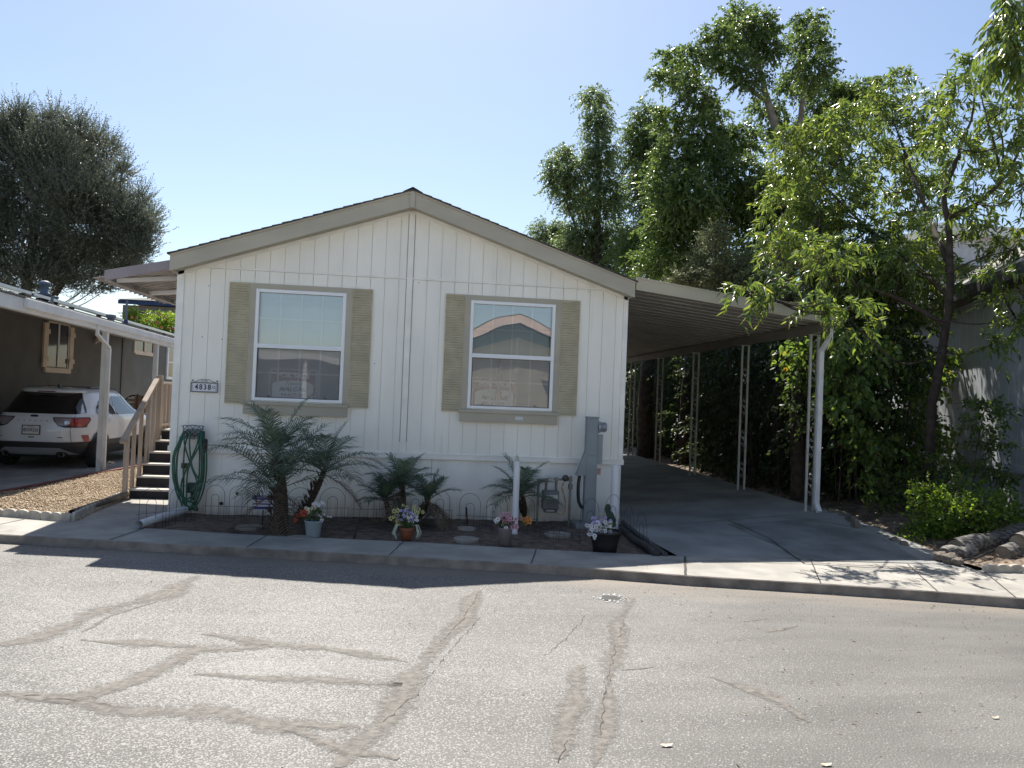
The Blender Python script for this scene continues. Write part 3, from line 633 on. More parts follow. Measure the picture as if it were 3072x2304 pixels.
d = MB(); d.add([(6.53, CY0, crz(6.53)+.1), (9.66, CY0, crz(9.66)+.1), (9.66, CY1, crz(9.66)+.1), (6.53, CY1, crz(6.53)+.1), (6.53, CY0, crz(6.53)+.115), (9.66, CY0, crz(9.66)+.115), (9.66, CY1, crz(9.66)+.115), (6.53, CY1, crz(6.53)+.115)],
          [(0, 3, 2, 1), (4, 5, 6, 7), (0, 1, 5, 4), (1, 2, 6, 5), (2, 3, 7, 6), (3, 0, 4, 7)]); d.build('roof_sheet', M['alu_tan'], cp)
f = MB(); x0, x1 = 6.545, 9.78
f.prismY([(x0, crz(x0)), (x1, crz(x1)-.015), (x1, crz(x1)+.13), (x0, crz(x0)+.185)], CY0-.005, CY0+.045)
f.prismY([(x0, crz(x0)+.170), (x1, crz(x1)+.118), (x1, crz(x1)+.135), (x0, crz(x0)+.19)], CY0-.018, CY0-.005)
f.build('front_fascia', M['alu_tan'], cp, bevel=.003)
f = MB(); f.box(9.66, 9.78, CY0+.045, CY1, crz(9.7)-.02, crz(9.7)+.10); f.build('gutter', M['alu_tan'], cp, bevel=.004)
f = MB(); f.box(9.545, 9.615, CY0+.05, CY1, 2.97, 3.11); f.build('beam', mat('beam_paint', (.16, .14, .12), .7), cp)
def scroll_post(y, x=9.60, zb=.18):
    p = MB(); 
    for dx in (-.062, .062): p.box(x+dx-.017, x+dx+.017, y-.017, y+.017, zb, 2.97)
    p.box(x-.1, x+.1, y-.045, y+.045, zb-.01, zb+.008); p.box(x-.09, x+.09, y-.03, y+.03, 2.955, 2.97)
    P_ = p.build('post', M['post_white'], cp, bevel=.003)
    z = zb+.25
    while z < 2.4:
        s = MB(); pts = []
        for t in range(25):
            u = t/24; a = u*2*math.pi
            pts.append((x+.040*math.sin(a), y, z+.30*u))
        s.tube(pts, .005, 6)
        for cz, sg in ((z+.045, 1), (z+.255, -1)):
            pts = [(x-sg*.014+.018*math.cos(a*.6)*(1-a/14), y, cz+.022*math.sin(a*.6)*(1-a/14)) for a in range(0, 12)]
            s.tube(pts, .004, 6)
        s.obox((x+.012, y, z+.16), (.018, 0, .008), (0, .003, 0), (-.006, 0, .014))
        s.build('scroll', M['post_white'], P_, smooth=True); z += .60
for y in (.175, 2.75, 5.38, 7.95, 10.55): scroll_post(y)
ds = MB(); ds.box(9.625, 9.70, .05, .11, .30, 2.72); ds.beam((9.66, .08, 2.70), (9.70, -.10, 2.90), .07, .055); ds.beam((9.70, -.10, 2.88), (9.70, -.11, 3.07), .07, .055, (0, 1, 0))
ds.beam((9.66, .08, .32), (9.66, -.02, .20), .07, .06)
for k in (-1, 0, 1): ds.box(9.6625+k*.022-.005, 9.6625+k*.022+.005, .044, .05, .30, 2.72)
ds.build('downspout', mat('downspout_white', (.70, .71, .73), .45, var=.1, scale=5), cp, bevel=.004)
# ============================================================ PATIO AWNING on the left
M['mauve'] = mat('awning_fascia', (.30, .255, .27), .55, var=.1)
M['pan_white'] = mat('awning_pan', (.42, .39, .37), .6, var=.25, scale=3)
aw = thing('patio_awning', 'short mauve edged patio awning on left side of cream home', 'awning', (-.6, 3, 0))
AY0, AY1 = .02, 3.0; az = lambda x: 3.43+.235*x
f = MB(); f.prismY([(-.97, az(-.97)), (-.035, az(0)), (-.035, az(0)+.13), (-1.0, az(-1.0)+.145), (-1.0, az(-1.0)+.04)], AY0, AY0+.03); f.build('front_fascia', M['mauve'], aw, bevel=.003)
f = MB(); f.box(-1.0, -.96, AY0+.03, AY1, az(-1.0), az(-1.0)+.14); f.box(-.96, -.92, AY0+.03, AY1, az(-1.0)-.01, az(-1.0)+.01); f.build('edge_beam', M['pan_white'], aw, bevel=.003)
f = MB()
for k in range(15):
    y = AY0+.05+k*.19
    f.add([(-1.17, y, az(-1.17)+.07), (-.035, y, az(-.035)+.07), (-.035, y+.18, az(-.035)+.07), (-1.17, y+.18, az(-1.17)+.07), (-1.17, y, az(-1.17)+.08), (-.035, y, az(-.035)+.08), (-.035, y+.18, az(-.035)+.08), (-1.17, y+.18, az(-1.17)+.08)],
      [(0, 3, 2, 1), (4, 5, 6, 7), (0, 1, 5, 4), (1, 2, 6, 5), (2, 3, 7, 6), (3, 0, 4, 7)])
    f.add([(-1.17, y+.18, az(-1.17)+.045), (-.035, y+.18, az(-.035)+.045), (-.035, y+.19, az(-.035)+.045), (-1.17, y+.19, az(-1.17)+.045), (-1.17, y+.18, az(-1.17)+.09), (-.035, y+.18, az(-.035)+.09), (-.035, y+.19, az(-.035)+.09), (-1.17, y+.19, az(-1.17)+.09)],
      [(0, 3, 2, 1), (4, 5, 6, 7), (0, 1, 5, 4), (1, 2, 6, 5), (2, 3, 7, 6), (3, 0, 4, 7)])
f.build('roof_pan', M['pan_white'], aw)
for p0_, p1_ in [((-.95, .3, az(-.95)+.03), (-.04, .9, az(0)-.0)), ((-.95, 1.6, az(-.95)+.02), (-.04, 1.62, az(0)-.10)), ((-.95, 2.8, az(-.95)+.02), (-.04, 2.82, az(0)-.10))]:
    MB().beam(p0_, p1_, .05, .06).build('brace', M['vinyl'], aw)

# ============================================================ LEFT NEIGHBOUR
M['grey_wall'] = mat('neighbour_wall', (.125, .12, .105), .85, var=.12, scale=2, bump=.2, bscale=150)
M['cream_trim'] = mat('cream_trim', (.62, .50, .36), .65, var=.08)
M['white_paint'] = mat('white_paint', (.72, .72, .70), .5, var=.08, scale=3, bump=.05)
M['roof_grey'] = mat('grey_shingle', (.17, .165, .16), .95, var=.5, scale=30, bump=.5, bscale=60)
M['dglass'] = mat('dark_glass', (.03, .032, .035), .08, var=.1)
M['solar'] = mat('solar_panel', (.012, .014, .022), .15, var=.1); M['alu'] = mat('aluminium', (.55, .55, .54), .35, metal=.7, var=.1)
M['blue_vent'] = mat('vent_metal', (.13, .155, .20), .6, var=.15)
nb = thing('neighbour_house', 'dark grey house with white gutter and pale shuttered window behind the white car', 'house', (-7, 12, 0))
WX = -5.8; GX_ = -2.85
nw = MB(); nw.box(WX-.12, WX, -.5, 24, -.1, 3.6); nw.build('wall', M['grey_wall'], nb)
ez = lambda y: 3.07-.018*(y-1)       # top of the gutter falls gently away
g = MB()
def gut(mb, y0, y1, x0, x1, h):
    mb.add([(x0, y0, ez(y0)-h), (x1, y0, ez(y0)-h), (x1, y1, ez(y1)-h), (x0, y1, ez(y1)-h), (x0, y0, ez(y0)), (x1, y0, ez(y0)), (x1, y1, ez(y1)), (x0, y1, ez(y1))],
           [(0, 3, 2, 1), (4, 5, 6, 7), (0, 1, 5, 4), (1, 2, 6, 5), (2, 3, 7, 6), (3, 0, 4, 7)])
gut(g, -1, 14, -2.97, -2.85, .22); g.build('fascia', M['white_paint'], nb, bevel=.01)
for (ya, yb) in ((1.65, 3.3), (2.55, 14.0)):
    g = MB(); gut(g, ya, yb, -2.85, -2.79-(.02 if ya > 2 else 0), .155-(.02 if ya > 2 else 0)); g.build('gutter', M['white_paint'], nb, bevel=.008)
rz = lambda x, y: ez(y)+.03+(-2.83-x)*.17
r = MB(); r.add([(-2.83, -1, rz(-2.83, -1)), (-2.83, 14, rz(-2.83, 14)), (-7.2, 14, rz(-7.2, 14)), (-7.2, -1, rz(-7.2, -1)), (-2.83, -1, rz(-2.83, -1)-.03), (-2.83, 14, rz(-2.83, 14)-.03), (-7.2, 14, rz(-7.2, 14)-.03), (-7.2, -1, rz(-7.2, -1)-.03)],
      [(0, 1, 2, 3), (7, 6, 5, 4), (0, 4, 5, 1), (1, 5, 6, 2), (2, 6, 7, 3), (3, 7, 4, 0)])
r.build('roof', M['roof_grey'], nb)
r = MB(); r.add([(-2.98, -1, ez(-1)-.06), (-2.98, 14, ez(14)-.06), (WX, 14, ez(14)+.3), (WX, -1, ez(-1)+.3)], [(0, 1, 2, 3)]); r.build('ceiling', mat('porch_ceiling', (.28, .27, .25), .8), nb)
def small_sheds():
    for y in (4.994, 7.9, 11.6):
        p = MB(); p.box(-2.99, -2.89, y-.05, y+.05, -.035, ez(y)-.2); p.build('post', M['white_paint'], nb, bevel=.006)
small_sheds()
dn = MB(); dn.box(-2.865, -2.80, 4.90, 4.96, -.0, 2.45); dn.beam((-2.83, 4.93, 2.46), (-2.83, 4.32, 2.70), .065, .05); dn.beam((-2.83, 4.34, 2.68), (-2.83, 4.34, 2.86), .065, .05, (1, 0, 0)); dn.build('downspout', M['white_paint'], nb, bevel=.004)
# shuttered window, small high window, farther window, door
w1 = MB(); y0, y1, z0, z1 = 8.70, 9.80, 2.10, 3.19
w1.box(WX, WX+.05, y0-.22, y0-.02, z0-.02, z1-.02); w1.box(WX, WX+.05, y1+.02, y1+.24, z0-.02, z1-.02); w1.box(WX, WX+.05, y0-.02, y1+.02, z1, z1+.14); w1.box(WX, WX+.055, y0-.12, y1+.14, z0-.15, z0-.02)
for yy in (y0-.12, y1+.13):
    for zz in (z0+.16, z1-.24): w1.box(WX+.05, WX+.075, yy-.15, yy+.14, zz-.05, zz+.07)
W1 = w1.build('window', M['cream_trim'], nb, bevel=.004)
MB().box(WX+.005, WX+.02, y0, y1, z0, z1).build('pane', M['dglass'], W1)
MB().box(WX+.02, WX+.04, (y0+y1)/2-.035, (y0+y1)/2+.02, z0, z1).box(WX+.02, WX+.035, y1-.03, y1, z0, z1).box(WX+.02, WX+.035, y0, y0+.02, z0, z1).build('frame', M['white_paint'], W1)
w2 = MB(); y0, y1, z0, z1 = 14.30, 15.95, 2.80, 3.17
w2.box(WX, WX+.05, y0-.08, y0+.03, z0-.06, z1+.03); w2.box(WX, WX+.05, y1-.03, y1+.08, z0-.06, z1+.03); w2.box(WX, WX+.05, y0+.03, y1-.03, z0-.10, z0+.02); w2.box(WX, WX+.05, y0+.03, y1-.03, z1-.03, z1+.03); w2.box(WX, WX+.05, 15.08, 15.16, z0, z1)
W2 = w2.build('window', M['cream_trim'], nb); W2['label'] = 'small high cream framed window'
MB().box(WX, WX+.02, y0, y1, z0, z1).build('pane', M['dglass'], W2)
w3 = MB(); y0, y1, z0, z1 = 17.5, 19.3, 2.05, 3.12
w3.box(WX, WX+.05, y0-.14, y0, z0-.1, z1+.1); w3.box(WX, WX+.05, y1, y1+.14, z0-.1, z1+.1); w3.box(WX, WX+.05, y0, y1, z0-.1, z0); w3.box(WX, WX+.05, y0, y1, z1, z1+.1); w3.box(WX, WX+.045, y0, y1, 2.55, 2.6)
W3 = w3.build('window', M['white_paint'], nb); MB().box(WX, WX+.02, y0, y1, z0, z1).build('pane', M['dglass'], W3)
dr = MB(); dr.box(WX, WX+.04, 12.35, 13.25, -.03, 3.2); D_ = dr.build('door', mat('dark_door', (.05, .047, .043), .6, var=.2, stretch=(1, 6, .6)), nb)
dr = MB(); dr.box(WX, WX+.06, 12.22, 12.35, -.03, 3.3); dr.box(WX, WX+.06, 13.25, 13.38, -.03, 3.3); dr.box(WX, WX+.06, 12.35, 13.25, 3.2, 3.3); dr.build('door_frame', mat('dark_frame', (.075, .07, .062), .7), nb)
lm = MB(); lm.box(WX, WX+.05, 11.35, 11.45, 2.85, 3.0)
for yy in (11.25, 11.55): lm.lathe([(.0, -.11), (.05, -.10), (.07, 0), (.03, .05), (0, .06)], (WX+.14, yy, 2.98), 12); lm.tube([(WX+.05, 11.4, 2.95), (WX+.14, yy, 3.03)], .012, 6)
lm.build('wall_lamp', mat('lamp_cream', (.5, .42, .33), .5), nb, smooth=True)
# roof furniture: each its own thing standing on the roof
def rp(px, py, x): return GX(px, py, x)
t = thing('roof_vent', 'tallest blue grey stacked vent cap on neighbour roof under dark tree', 'vent', GX(95, 650, -4.1))
l = t.location+Vector((0, 0, .10)); MB().lathe([(.075, -.35), (.075, .0), (.12, .01), (.125, .05), (.075, .06), (.065, .20), (.105, .21), (.11, .26), (.06, .30), (0, .31)], l, 20).build('cap', M['blue_vent'], t, smooth=True)
MB().lathe([(.06, -.3), (.055, .02), (.07, .03), (.07, .06), (0, .08)], l+Vector((.14, .14, -.05)), 16).build('side_pipe', M['blue_vent'], t, smooth=True)
t = thing('roof_vent', 'short square topped blue vent on neighbour roof', 'vent', GX(239, 697, -3.25)); l = t.location
MB().lathe([(.11, -.09), (.08, 0), (.07, .02), (.07, .09), (.10, .10), (.10, .17), (0, .18)], l, 18).build('cap', M['blue_vent'], t, smooth=True)
for (px, py, x, h, lab) in [(112, 664, -3.35, .20, 'small dark pipe flashing on neighbour roof beside tall vent'), (272, 697, -3.2, .50, 'thin tall pipe standing on neighbour roof beside short square vent')]:
    t = thing('vent_pipe', lab, 'pipe', GX(px, py, x)); l = t.location
    MB().lathe([(.09, -.10), (.05, 0), (.035, .06)], l, 14).build('flashing', mat('flashing_blue', (.045, .05, .11), .6), t, smooth=True)
    MB().lathe([(.024, -.05), (.024, h), (0, h)], l, 12).build('pipe', M['blue_vent'], t)
t = thing('roof_vent', 'flat low black vent lying on neighbour roof', 'vent', GX(155, 678, -3.3)); l = t.location
MB().box(l.x-.16, l.x+.16, l.y-.22, l.y+.22, l.z-.07, l.z-.01).build('cap', M['black'], t, bevel=.01); MB().box(l.x-.12, l.x+.12, l.y-.16, l.y+.16, l.z-.12, l.z-.07).build('base', M['black'], t)
for k, (ya, yb) in enumerate(((-1.0, 3.4), (3.5, 7.6), (7.7, 11.6))):
    t = thing('solar_panel', ['nearest solar panel row above neighbour gutter', 'middle solar panel row on neighbour roof beside tall vent', 'farthest solar panel row on neighbour roof before flowering shrub'][k], 'solar panel', (-4.4, (ya+yb)/2, 3.3), 'solar panels on the neighbour roof')
    p = MB(); a = -3.62; b = -5.3
    p.add([(a, ya, rz(a, ya)+.11), (a, yb, rz(a, yb)+.11), (b, yb, rz(b, yb)+.20), (b, ya, rz(b, ya)+.20), (a, ya, rz(a, ya)+.145), (a, yb, rz(a, yb)+.145), (b, yb, rz(b, yb)+.235), (b, ya, rz(b, ya)+.235)],
          [(0, 3, 2, 1), (4, 5, 6, 7), (0, 1, 5, 4), (1, 2, 6, 5), (2, 3, 7, 6), (3, 0, 4, 7)]); p.build('module', M['solar'], t)
    q = MB(); q.beam((a+.012, ya, rz(a, ya)+.13), (a+.012, yb, rz(a, yb)+.13), .02, .055)
    q.build('frame', M['alu'], t)
    q = MB(); q.beam((a-.1, ya, rz(a, ya)+.06), (a-.1, yb, rz(a, yb)+.06), .04, .03); 
    q.build('rail', M['alu'], t)
    y = ya+.4
    while y < yb:
        q = MB(); q.box(a-.13, a-.05, y-.04, y+.04, rz(a, y)-.0, rz(a, y)+.11); q.build('foot', M['black'], t); y += 1.3
# ============================================================ SUV
M['car_white'] = mat('car_white', (.66, .68, .70), .22, var=.03, coat=.6); M['clad'] = mat('car_cladding', (.022, .023, .025), .55, var=.1)
M['car_glass'] = mat('car_glass', (.012, .012, .014), .04, var=0, spec=.8); M['silver'] = mat('car_silver', (.32, .33, .34), .35, metal=.4)
M['red_lens'] = mat('red_lens', (.30, .02, .02), .12, var=.1, coat=.5); M['clear_lens'] = mat('clear_lens', (.26, .22, .23), .1, var=.2, coat=.5)
M['tyre'] = mat('tyre', (.018, .018, .018), .85); M['reflector'] = mat('reflector', (.7, .7, .72), .15, metal=.8)
CX_, CY_ = -4.235, 4.95; GR = -.035
car = thing('parked_car', 'white compact SUV with dark lower bumper parked under the neighbour porch', 'car', (CX_, CY_+2.3, GR))
KZ = [.24, .34, .46, .62, .80, .95, 1.03, 1.12, 1.22, 1.34, 1.46, 1.56, 1.625, 1.66, 1.68]
KR = [.16, .07, .03, .005, .0, .03, .06, .14, .24, .37, .50, .62, .80, 1.15, 1.7]
KF = [4.35, 4.50, 4.54, 4.55, 4.50, 4.40, 4.10, 3.70, 3.42, 3.16, 2.95, 2.75, 2.55, 2.25, 1.9]
KW = [.82, .88, .925, .94, .935, .93, .918, .885, .845, .80, .755, .715, .67, .60, .40]
KN = [5, 5, 5, 5, 5, 5, 5, 5, 4.5, 4.5, 4.5, 4.5, 4.2, 3.5, 2.6]
def prm(z): return [float(np.interp(z, KZ, K)) for K in (KR, KF, KW, KN)]
def rear_pt(x, z, off=0):
    r_, f_, w_, n_ = prm(z); yc = (r_+f_)/2; hl = (f_-r_)/2
    x = max(-w_*.999, min(w_*.999, x)); y = yc-hl*(1-abs(x/w_)**n_)**(1/n_)
    y += .045*(abs(x)/w_)**2*1.0
    return Vector((CX_+x, CY_+y-off, GR+z))
def side_pt(y, z, off=0, s=1):
    r_, f_, w_, n_ = prm(z); yc = (r_+f_)/2; hl = (f_-r_)/2
    u = max(-.999, min(.999, (y-yc)/hl)); x = w_*(1-abs(u)**n_)**(1/n_); return Vector((CX_+s*(x+off), CY_+y+(.045*(x/w_)**2 if u < 0 else 0), GR+z))
def body_mesh(z0, z1, nz):
    mb = MB(); na = 96; zs = [z0+(z1-z0)*i/nz for i in range(nz+1)]
    for z in zs:
        r_, f_, w_, n_ = prm(z); yc = (r_+f_)/2; hl = (f_-r_)/2
        for j in range(na):
            a = 2*math.pi*j/na; c, s_ = math.cos(a), math.sin(a); k = (abs(c)**n_+abs(s_)**n_)**(-1/n_)
            x = w_*k*c; y = yc+hl*k*s_
            if s_ < 0: y += .045*(abs(x)/w_)**2
            mb.v.append((CX_+x, CY_+y, GR+z))
    for i in range(nz):
        for j in range(na): mb.f.append((i*na+j, i*na+(j+1) % na, (i+1)*na+(j+1) % na, (i+1)*na+j))
    mb.f.append(tuple(nz*na+j for j in range(na))); mb.f.append(tuple(range(na-1, -1, -1))); return mb
body_mesh(.56, 1.68, 44).build('body', M['car_white'], car, smooth=True)
body_mesh(.24, .56, 14).build('bumper', M['clad'], car, smooth=True)
def patch(name, mtl, poly, fn, off, parent, n=10, smooth=True):
    """poly in (a,z) as list of left/right edges per row: [(z, a0, a1), ...]"""
    mb = MB()
    rows = []
    for i in range(len(poly)-1):
        for k in range(6): t = k/6; rows.append([poly[i][q]+(poly[i+1][q]-poly[i][q])*t for q in range(3)])
    rows.append(list(poly[-1]))
    for (z, a0, a1) in rows:
        for j in range(n+1): mb.v.append(tuple(fn(a0+(a1-a0)*j/n, z, off)))
    for i in range(len(rows)-1):
        for j in range(n): q = i*(n+1)+j; mb.f.append((q, q+1, q+n+2, q+n+1))
    return mb.build(name, mtl, parent, smooth=smooth)
patch('rear_window', M['car_glass'], [(1.125, -.72, .72), (1.15, -.80, .80), (1.30, -.73, .73), (1.44, -.655, .655), (1.555, -.60, .60)], rear_pt, .008, car, 20)
sp = MB(); pts0, pts1, pts2 = [], [], []
for j in range(17):
    x = -.64+1.28*j/16; a = rear_pt(x, 1.60); pts0.append(a+Vector((0, -.20+.05*(x/.64)**2, -.005))); pts1.append(a+Vector((0, -.18+.05*(x/.64)**2, -.05))); pts2.append(a+Vector((0, .12, .035)))
pts3 = [p+Vector((0, .14, -.02)) for p in pts1]
sp.add(pts0+pts1+pts2+pts3, [(j, j+1, 17+j+1, 17+j) for j in range(16)]+[(34+j, 34+j+1, j+1, j) for j in range(16)]+[(17+j, 17+j+1, 51+j+1, 51+j) for j in range(16)])
sp.build('spoiler', M['car_white'], car, smooth=True)
MB().obox(rear_pt(0, 1.585)+Vector((0, -.165, -.018)), (.17, 0, 0), (0, .012, 0), (0, 0, .010)).build('brake_light', mat('dark_red', (.10, .01, .01), .2), car)
for s_ in (-1, 1):
    fn = (lambda s_: lambda a, z, o: rear_pt(s_*a, z, o) if a < .86 else side_pt((a-.86)*1.55+.14, z, o, s_))(s_)
    patch('tail_light', M['clear_lens'], [(.895, .50, .62), (.95, .44, .66), (1.01, .395, .67), (1.045, .385, .67)], fn, .011, car, 6)
    patch('tail_light', M['red_lens'], [(.872, .68, .97), (.90, .67, 1.02), (1.0, .67, 1.09), (1.045, .67, 1.085)], fn, .011, car, 14)
    patch('light_surround', M['clad'], [(.855, .60, .99), (.89, .475, 1.04), (1.01, .37, 1.12), (1.062, .355, 1.11)], fn, .006, car, 24)
    patch('reverse_lamp', M['reflector'], [(.925, .585, .66), (.99, .575, .66)], fn, .016, car, 3)
    patch('bumper_reflector', M['red_lens'], [(.555, .84, .875), (.60, .83, .88), (.70, .81, .87)], lambda a, z, o, s_=s_: rear_pt(s_*a, z, o), .012, car, 4)
for x0_, x1_ in ((-.62, -.18), (.18, .62)): pass
patch('skid_plate', M['silver'], [(.30, -.76, .76), (.36, -.66, .66), (.42, -.56, .56), (.445, -.50, .50)], rear_pt, .014, car, 16)
for s_ in (-1, 1):
    a = rear_pt(s_*.52, .30); MB().lathe([(.055, -.03), (.055, .12), (.048, .12), (.048, -.02)], a+Vector((0, -.03, .012)), 18, 'y').build('exhaust', M['silver'], car, smooth=True)
    patch('exhaust_recess', M['tyre'], [(.26, .42, .64), (.33, .44, .62), (.365, .48, .58)], lambda a, z, o, s_=s_: rear_pt(s_*a, z, o), .018, car, 6)
# side windows, cladding, seams, handle
for s_ in (-1, 1):
    sf_ = lambda a, z, o, s_=s_: side_pt(a, z, o, s_)
    patch('side_window', M['car_glass'], [(1.10, .86, 1.72), (1.16, .80, 1.72), (1.26, .90, 1.72), (1.38, 1.06, 1.72), (1.49, 1.28, 1.72)], sf_, .006, car, 8)
    patch('side_window', M['car_glass'], [(1.09, 1.78, 3.35), (1.20, 1.79, 3.12), (1.34, 1.80, 2.86), (1.49, 1.82, 2.52)], sf_, .006, car, 12)
    patch('side_cladding', M['clad'], [(.25, .4, 4.2), (.42, .5, 4.1)], sf_, .016, car, 20)
    patch('door_handle', M['car_white'], [(.955, 1.32, 1.50), (.985, 1.32, 1.50)], sf_, .03, car, 3)
    for yw in (.92, 3.63):
        ar = MB(); o_ = []
        for j in range(25):
            a = math.pi*j/24; 
            for rr in (.365, .425): p = side_pt(yw+rr*math.cos(a), .36+rr*math.sin(a)*1.0, .020, s_); o_.append(tuple(p))
        ar.add(o_, [(2*j, 2*j+1, 2*j+3, 2*j+2) for j in range(24)])
        inn = [tuple(side_pt(yw+.37*math.cos(math.pi*j/24), max(.26, .36+.37*math.sin(math.pi*j/24)), .010, s_)) for j in range(25)]
        ar.add(inn+[tuple(side_pt(yw, .26, .010, s_))], [(j, j+1, 25) for j in range(24)]); ar.build('wheel_arch', M['clad'], car)
        wl = thing('wheel', None, None); wl.parent = car; wl.location = Vector((CX_+s_*.85, CY_+yw, GR+.345))-car.location
        c = Vector((CX_+s_*.85, CY_+yw, GR+.345))
        MB().lathe([(.20, -.10), (.30, -.115), (.34, -.09), (.347, 0), (.34, .09), (.30, .118), (.235, .115), (.225, .06)], c, 32, 'x').build('tyre', M['tyre'], wl, smooth=True)
        rm_ = MB(); rm_.lathe([(0, s_*.095), (.05, s_*.10), (.06, s_*.06), (.225, s_*.06), (.232, s_*.11)], c, 32, 'x')
        for k in range(5):
            a = 2*math.pi*k/5; dvec = Vector((0, math.cos(a), math.sin(a))); rm_.obox(c+Vector((s_*.085, 0, 0))+dvec*.13, (.012, 0, 0), dvec*.10, Vector((0, -math.sin(a), math.cos(a)))*.022)
        rm_.build('rim', M['silver'], wl)
ln = MB()
for s_ in (1,):
    pts = [rear_pt(.70-.02*math.sin((z-.56)*6), z, .008) for z in np.linspace(1.10, .565, 14)]
    ln.tube(pts, .004, 5)
    ln.tube([rear_pt(-x, z, .008) for x, z in [(.70, 1.1), (.69, .9), (.70, .7), (.71, .565)]], .004, 5)
ln.build('tailgate_seam', M['tyre'], car)
# crease above the plate
MB().tube([rear_pt(x, 1.045-.0*abs(x), .004) for x in np.linspace(-.36, .36, 12)], .006, 5).build('crease', M['car_white'], car)
pl = rear_pt(0, .80, .02); PLT = MB().obox(pl, (.155, 0, 0), (0, .006, 0), (0, 0, .08)).build('licence_plate', mat('plate_white', (.62, .62, .60), .4, var=.03), car, bevel=.004)
MB().obox(pl+Vector((0, .003, 0)), (.172, 0, 0), (0, .006, 0), (0, 0, .095)).build('plate_frame', M['clad'], PLT)
text_mesh('plate_number', '8SWR550', .095, mat('plate_blue', (.02, .025, .08), .5), PLT, pl+Vector((0, -.008, -.006)), (1, 0, 0), (0, 0, 1), sx=.72, bold=.001)
text_mesh('plate_frame_print', 'CALIFORNIA', .03, mat('plate_red', (.25, .04, .04), .5), PLT, pl+Vector((0, -.008, .058)), (1, 0, 0), (0, 0, 1), sx=.8)
for i, ch in enumerate('ESCAPE'):
    x = -.27+.108*i; a = rear_pt(x, .985, .010)
    text_mesh('badge_letter', ch, .035, M['silver_dark'] if 'silver_dark' in M else M.setdefault('silver_dark', mat('badge_grey', (.10, .10, .11), .3, metal=.6)), car, a, (1, 0, 0), (0, 0, 1), sx=1.3, bold=.001)
bo = MB(); c = rear_pt(0, 1.075, .012); bo.v = []; 
bo.add([(c.x+.075*math.cos(a*math.pi/12), c.y-.004, c.z+.026*math.sin(a*math.pi/12)) for a in range(24)]+[(c.x+.075*math.cos(a*math.pi/12), c.y+.02, c.z+.026*math.sin(a*math.pi/12)) for a in range(24)], [tuple(range(23, -1, -1))]+[(i, (i+1) % 24, 24+(i+1) % 24, 24+i) for i in range(24)])
bo.build('oval_badge', mat('badge_navy', (.02, .03, .08), .25), car)
for x, wd in ((-.60, .035), (.52, .05)): MB().obox(rear_pt(x, .66, .008), (wd, 0, 0), (0, .004, 0), (0, 0, .008)).build('trim_badge', M['silver_dark'], car)
MB().obox(rear_pt(0, .655, .006), (.05, 0, 0), (0, .005, 0), (0, 0, .010)).build('hatch_sensor', M['clad'], car)
MB().add([(CX_-.03, CY_+1.05, GR+1.64), (CX_+.03, CY_+1.05, GR+1.64), (CX_+.012, CY_+1.02, GR+1.73), (CX_-.012, CY_+1.02, GR+1.73), (CX_, CY_+1.32, GR+1.65)], [(0, 1, 2, 3), (0, 3, 4), (3, 2, 4), (1, 4, 2)]).build('antenna', M['clad'], car)
MB().box(CX_-.45, CX_+.45, CY_+1.5, CY_+2.3, GR+1.655, GR+1.684).build('sunroof', M['car_glass'], car, bevel=.01)
for s_ in (-1, 1): MB().tube([(CX_+s_*.60, CY_+1.0+.3*k, GR+1.655+.012*math.sin(k)) for k in range(6)], .013, 6).build('roof_rail', M['clad'], car)
MB().box(CX_-.5, CX_+.5, CY_+.6, CY_+.68, GR+.20, GR+.24).build('axle', M['clad'], car)
# ============================================================ PORCH STEPS
M['wood'] = mat('painted_wood', (.36, .29, .235), .7, var=.2, scale=3, bump=.25, bscale=50, stretch=(2, 2, .25))
M['tread'] = mat('tread_edge', (.50, .46, .41), .7, var=.15, scale=4); M['riser'] = mat('dark_riser', (.030, .026, .027), .85, var=.3, scale=4)
st = thing('porch_steps', 'wooden porch steps with dark risers and brown handrail left of cream home', 'steps', (-.5, 1.6, 0))
NS = 5; RH = .172; RD = .262
for k in range(NS+1):
    y = 1.18+RD*k; zt = .145+RH*k; s_ = MB(); 
    if k < NS: s_.box(-.955, -.04, y-.02, y+RD+.0, zt-.03, zt); s_.build('tread', M['tread'], st, bevel=.004)
    else: s_.box(-1.0, -.04, y-.02, y+4.0, zt-.03, zt); s_.build('landing', M['tread'], st, bevel=.004)
    MB().box(-.95, -.045, y+.0, y+.02, zt-RH+.0 if k else -.02, zt-.03).build('riser', M['riser'], st)
def bal(x, y, zb, zt, w_=.045, name='baluster'): MB().box(x-w_/2, x+w_/2, y-w_/2, y+w_/2, zb, zt).build(name, M['wood'], st, bevel=.004)
rail = lambda y: .93+(y-1.0)*.72
for k, y in enumerate((1.10, 1.38, 1.66, 1.94, 2.20)):
    bal(-.99, y, (-.02 if k == 0 else .0+RH*k-.05), rail(y)-.02, .05 if k else .065)
r_ = MB(); r_.beam((-.99, .92, rail(.92)), (-.99, 2.28, rail(2.28)), .085, .05); r_.build('handrail', M['wood'], st, bevel=.005)
bal(-.99, 2.42, -.02, 1.92, .09, 'newel_post')
for y in np.arange(2.58, 5.0, .17): bal(-.99, float(y), 1.0, 1.78, .04)
MB().box(-1.035, -.945, 2.45, 5.2, 1.78, 1.82).build('handrail', M['tread'], st, bevel=.004)
MB().box(-1.02, -.96, 2.45, 5.2, 1.05, 1.10).build('bottom_rail', M['wood'], st, bevel=.004)
for x in np.arange(-.86, -.08, .13): bal(float(x), 5.1, 1.0, 1.78, .04)
MB().box(-.95, -.05, 5.06, 5.14, 1.78, 1.83).build('handrail', M['tread'], st, bevel=.004)
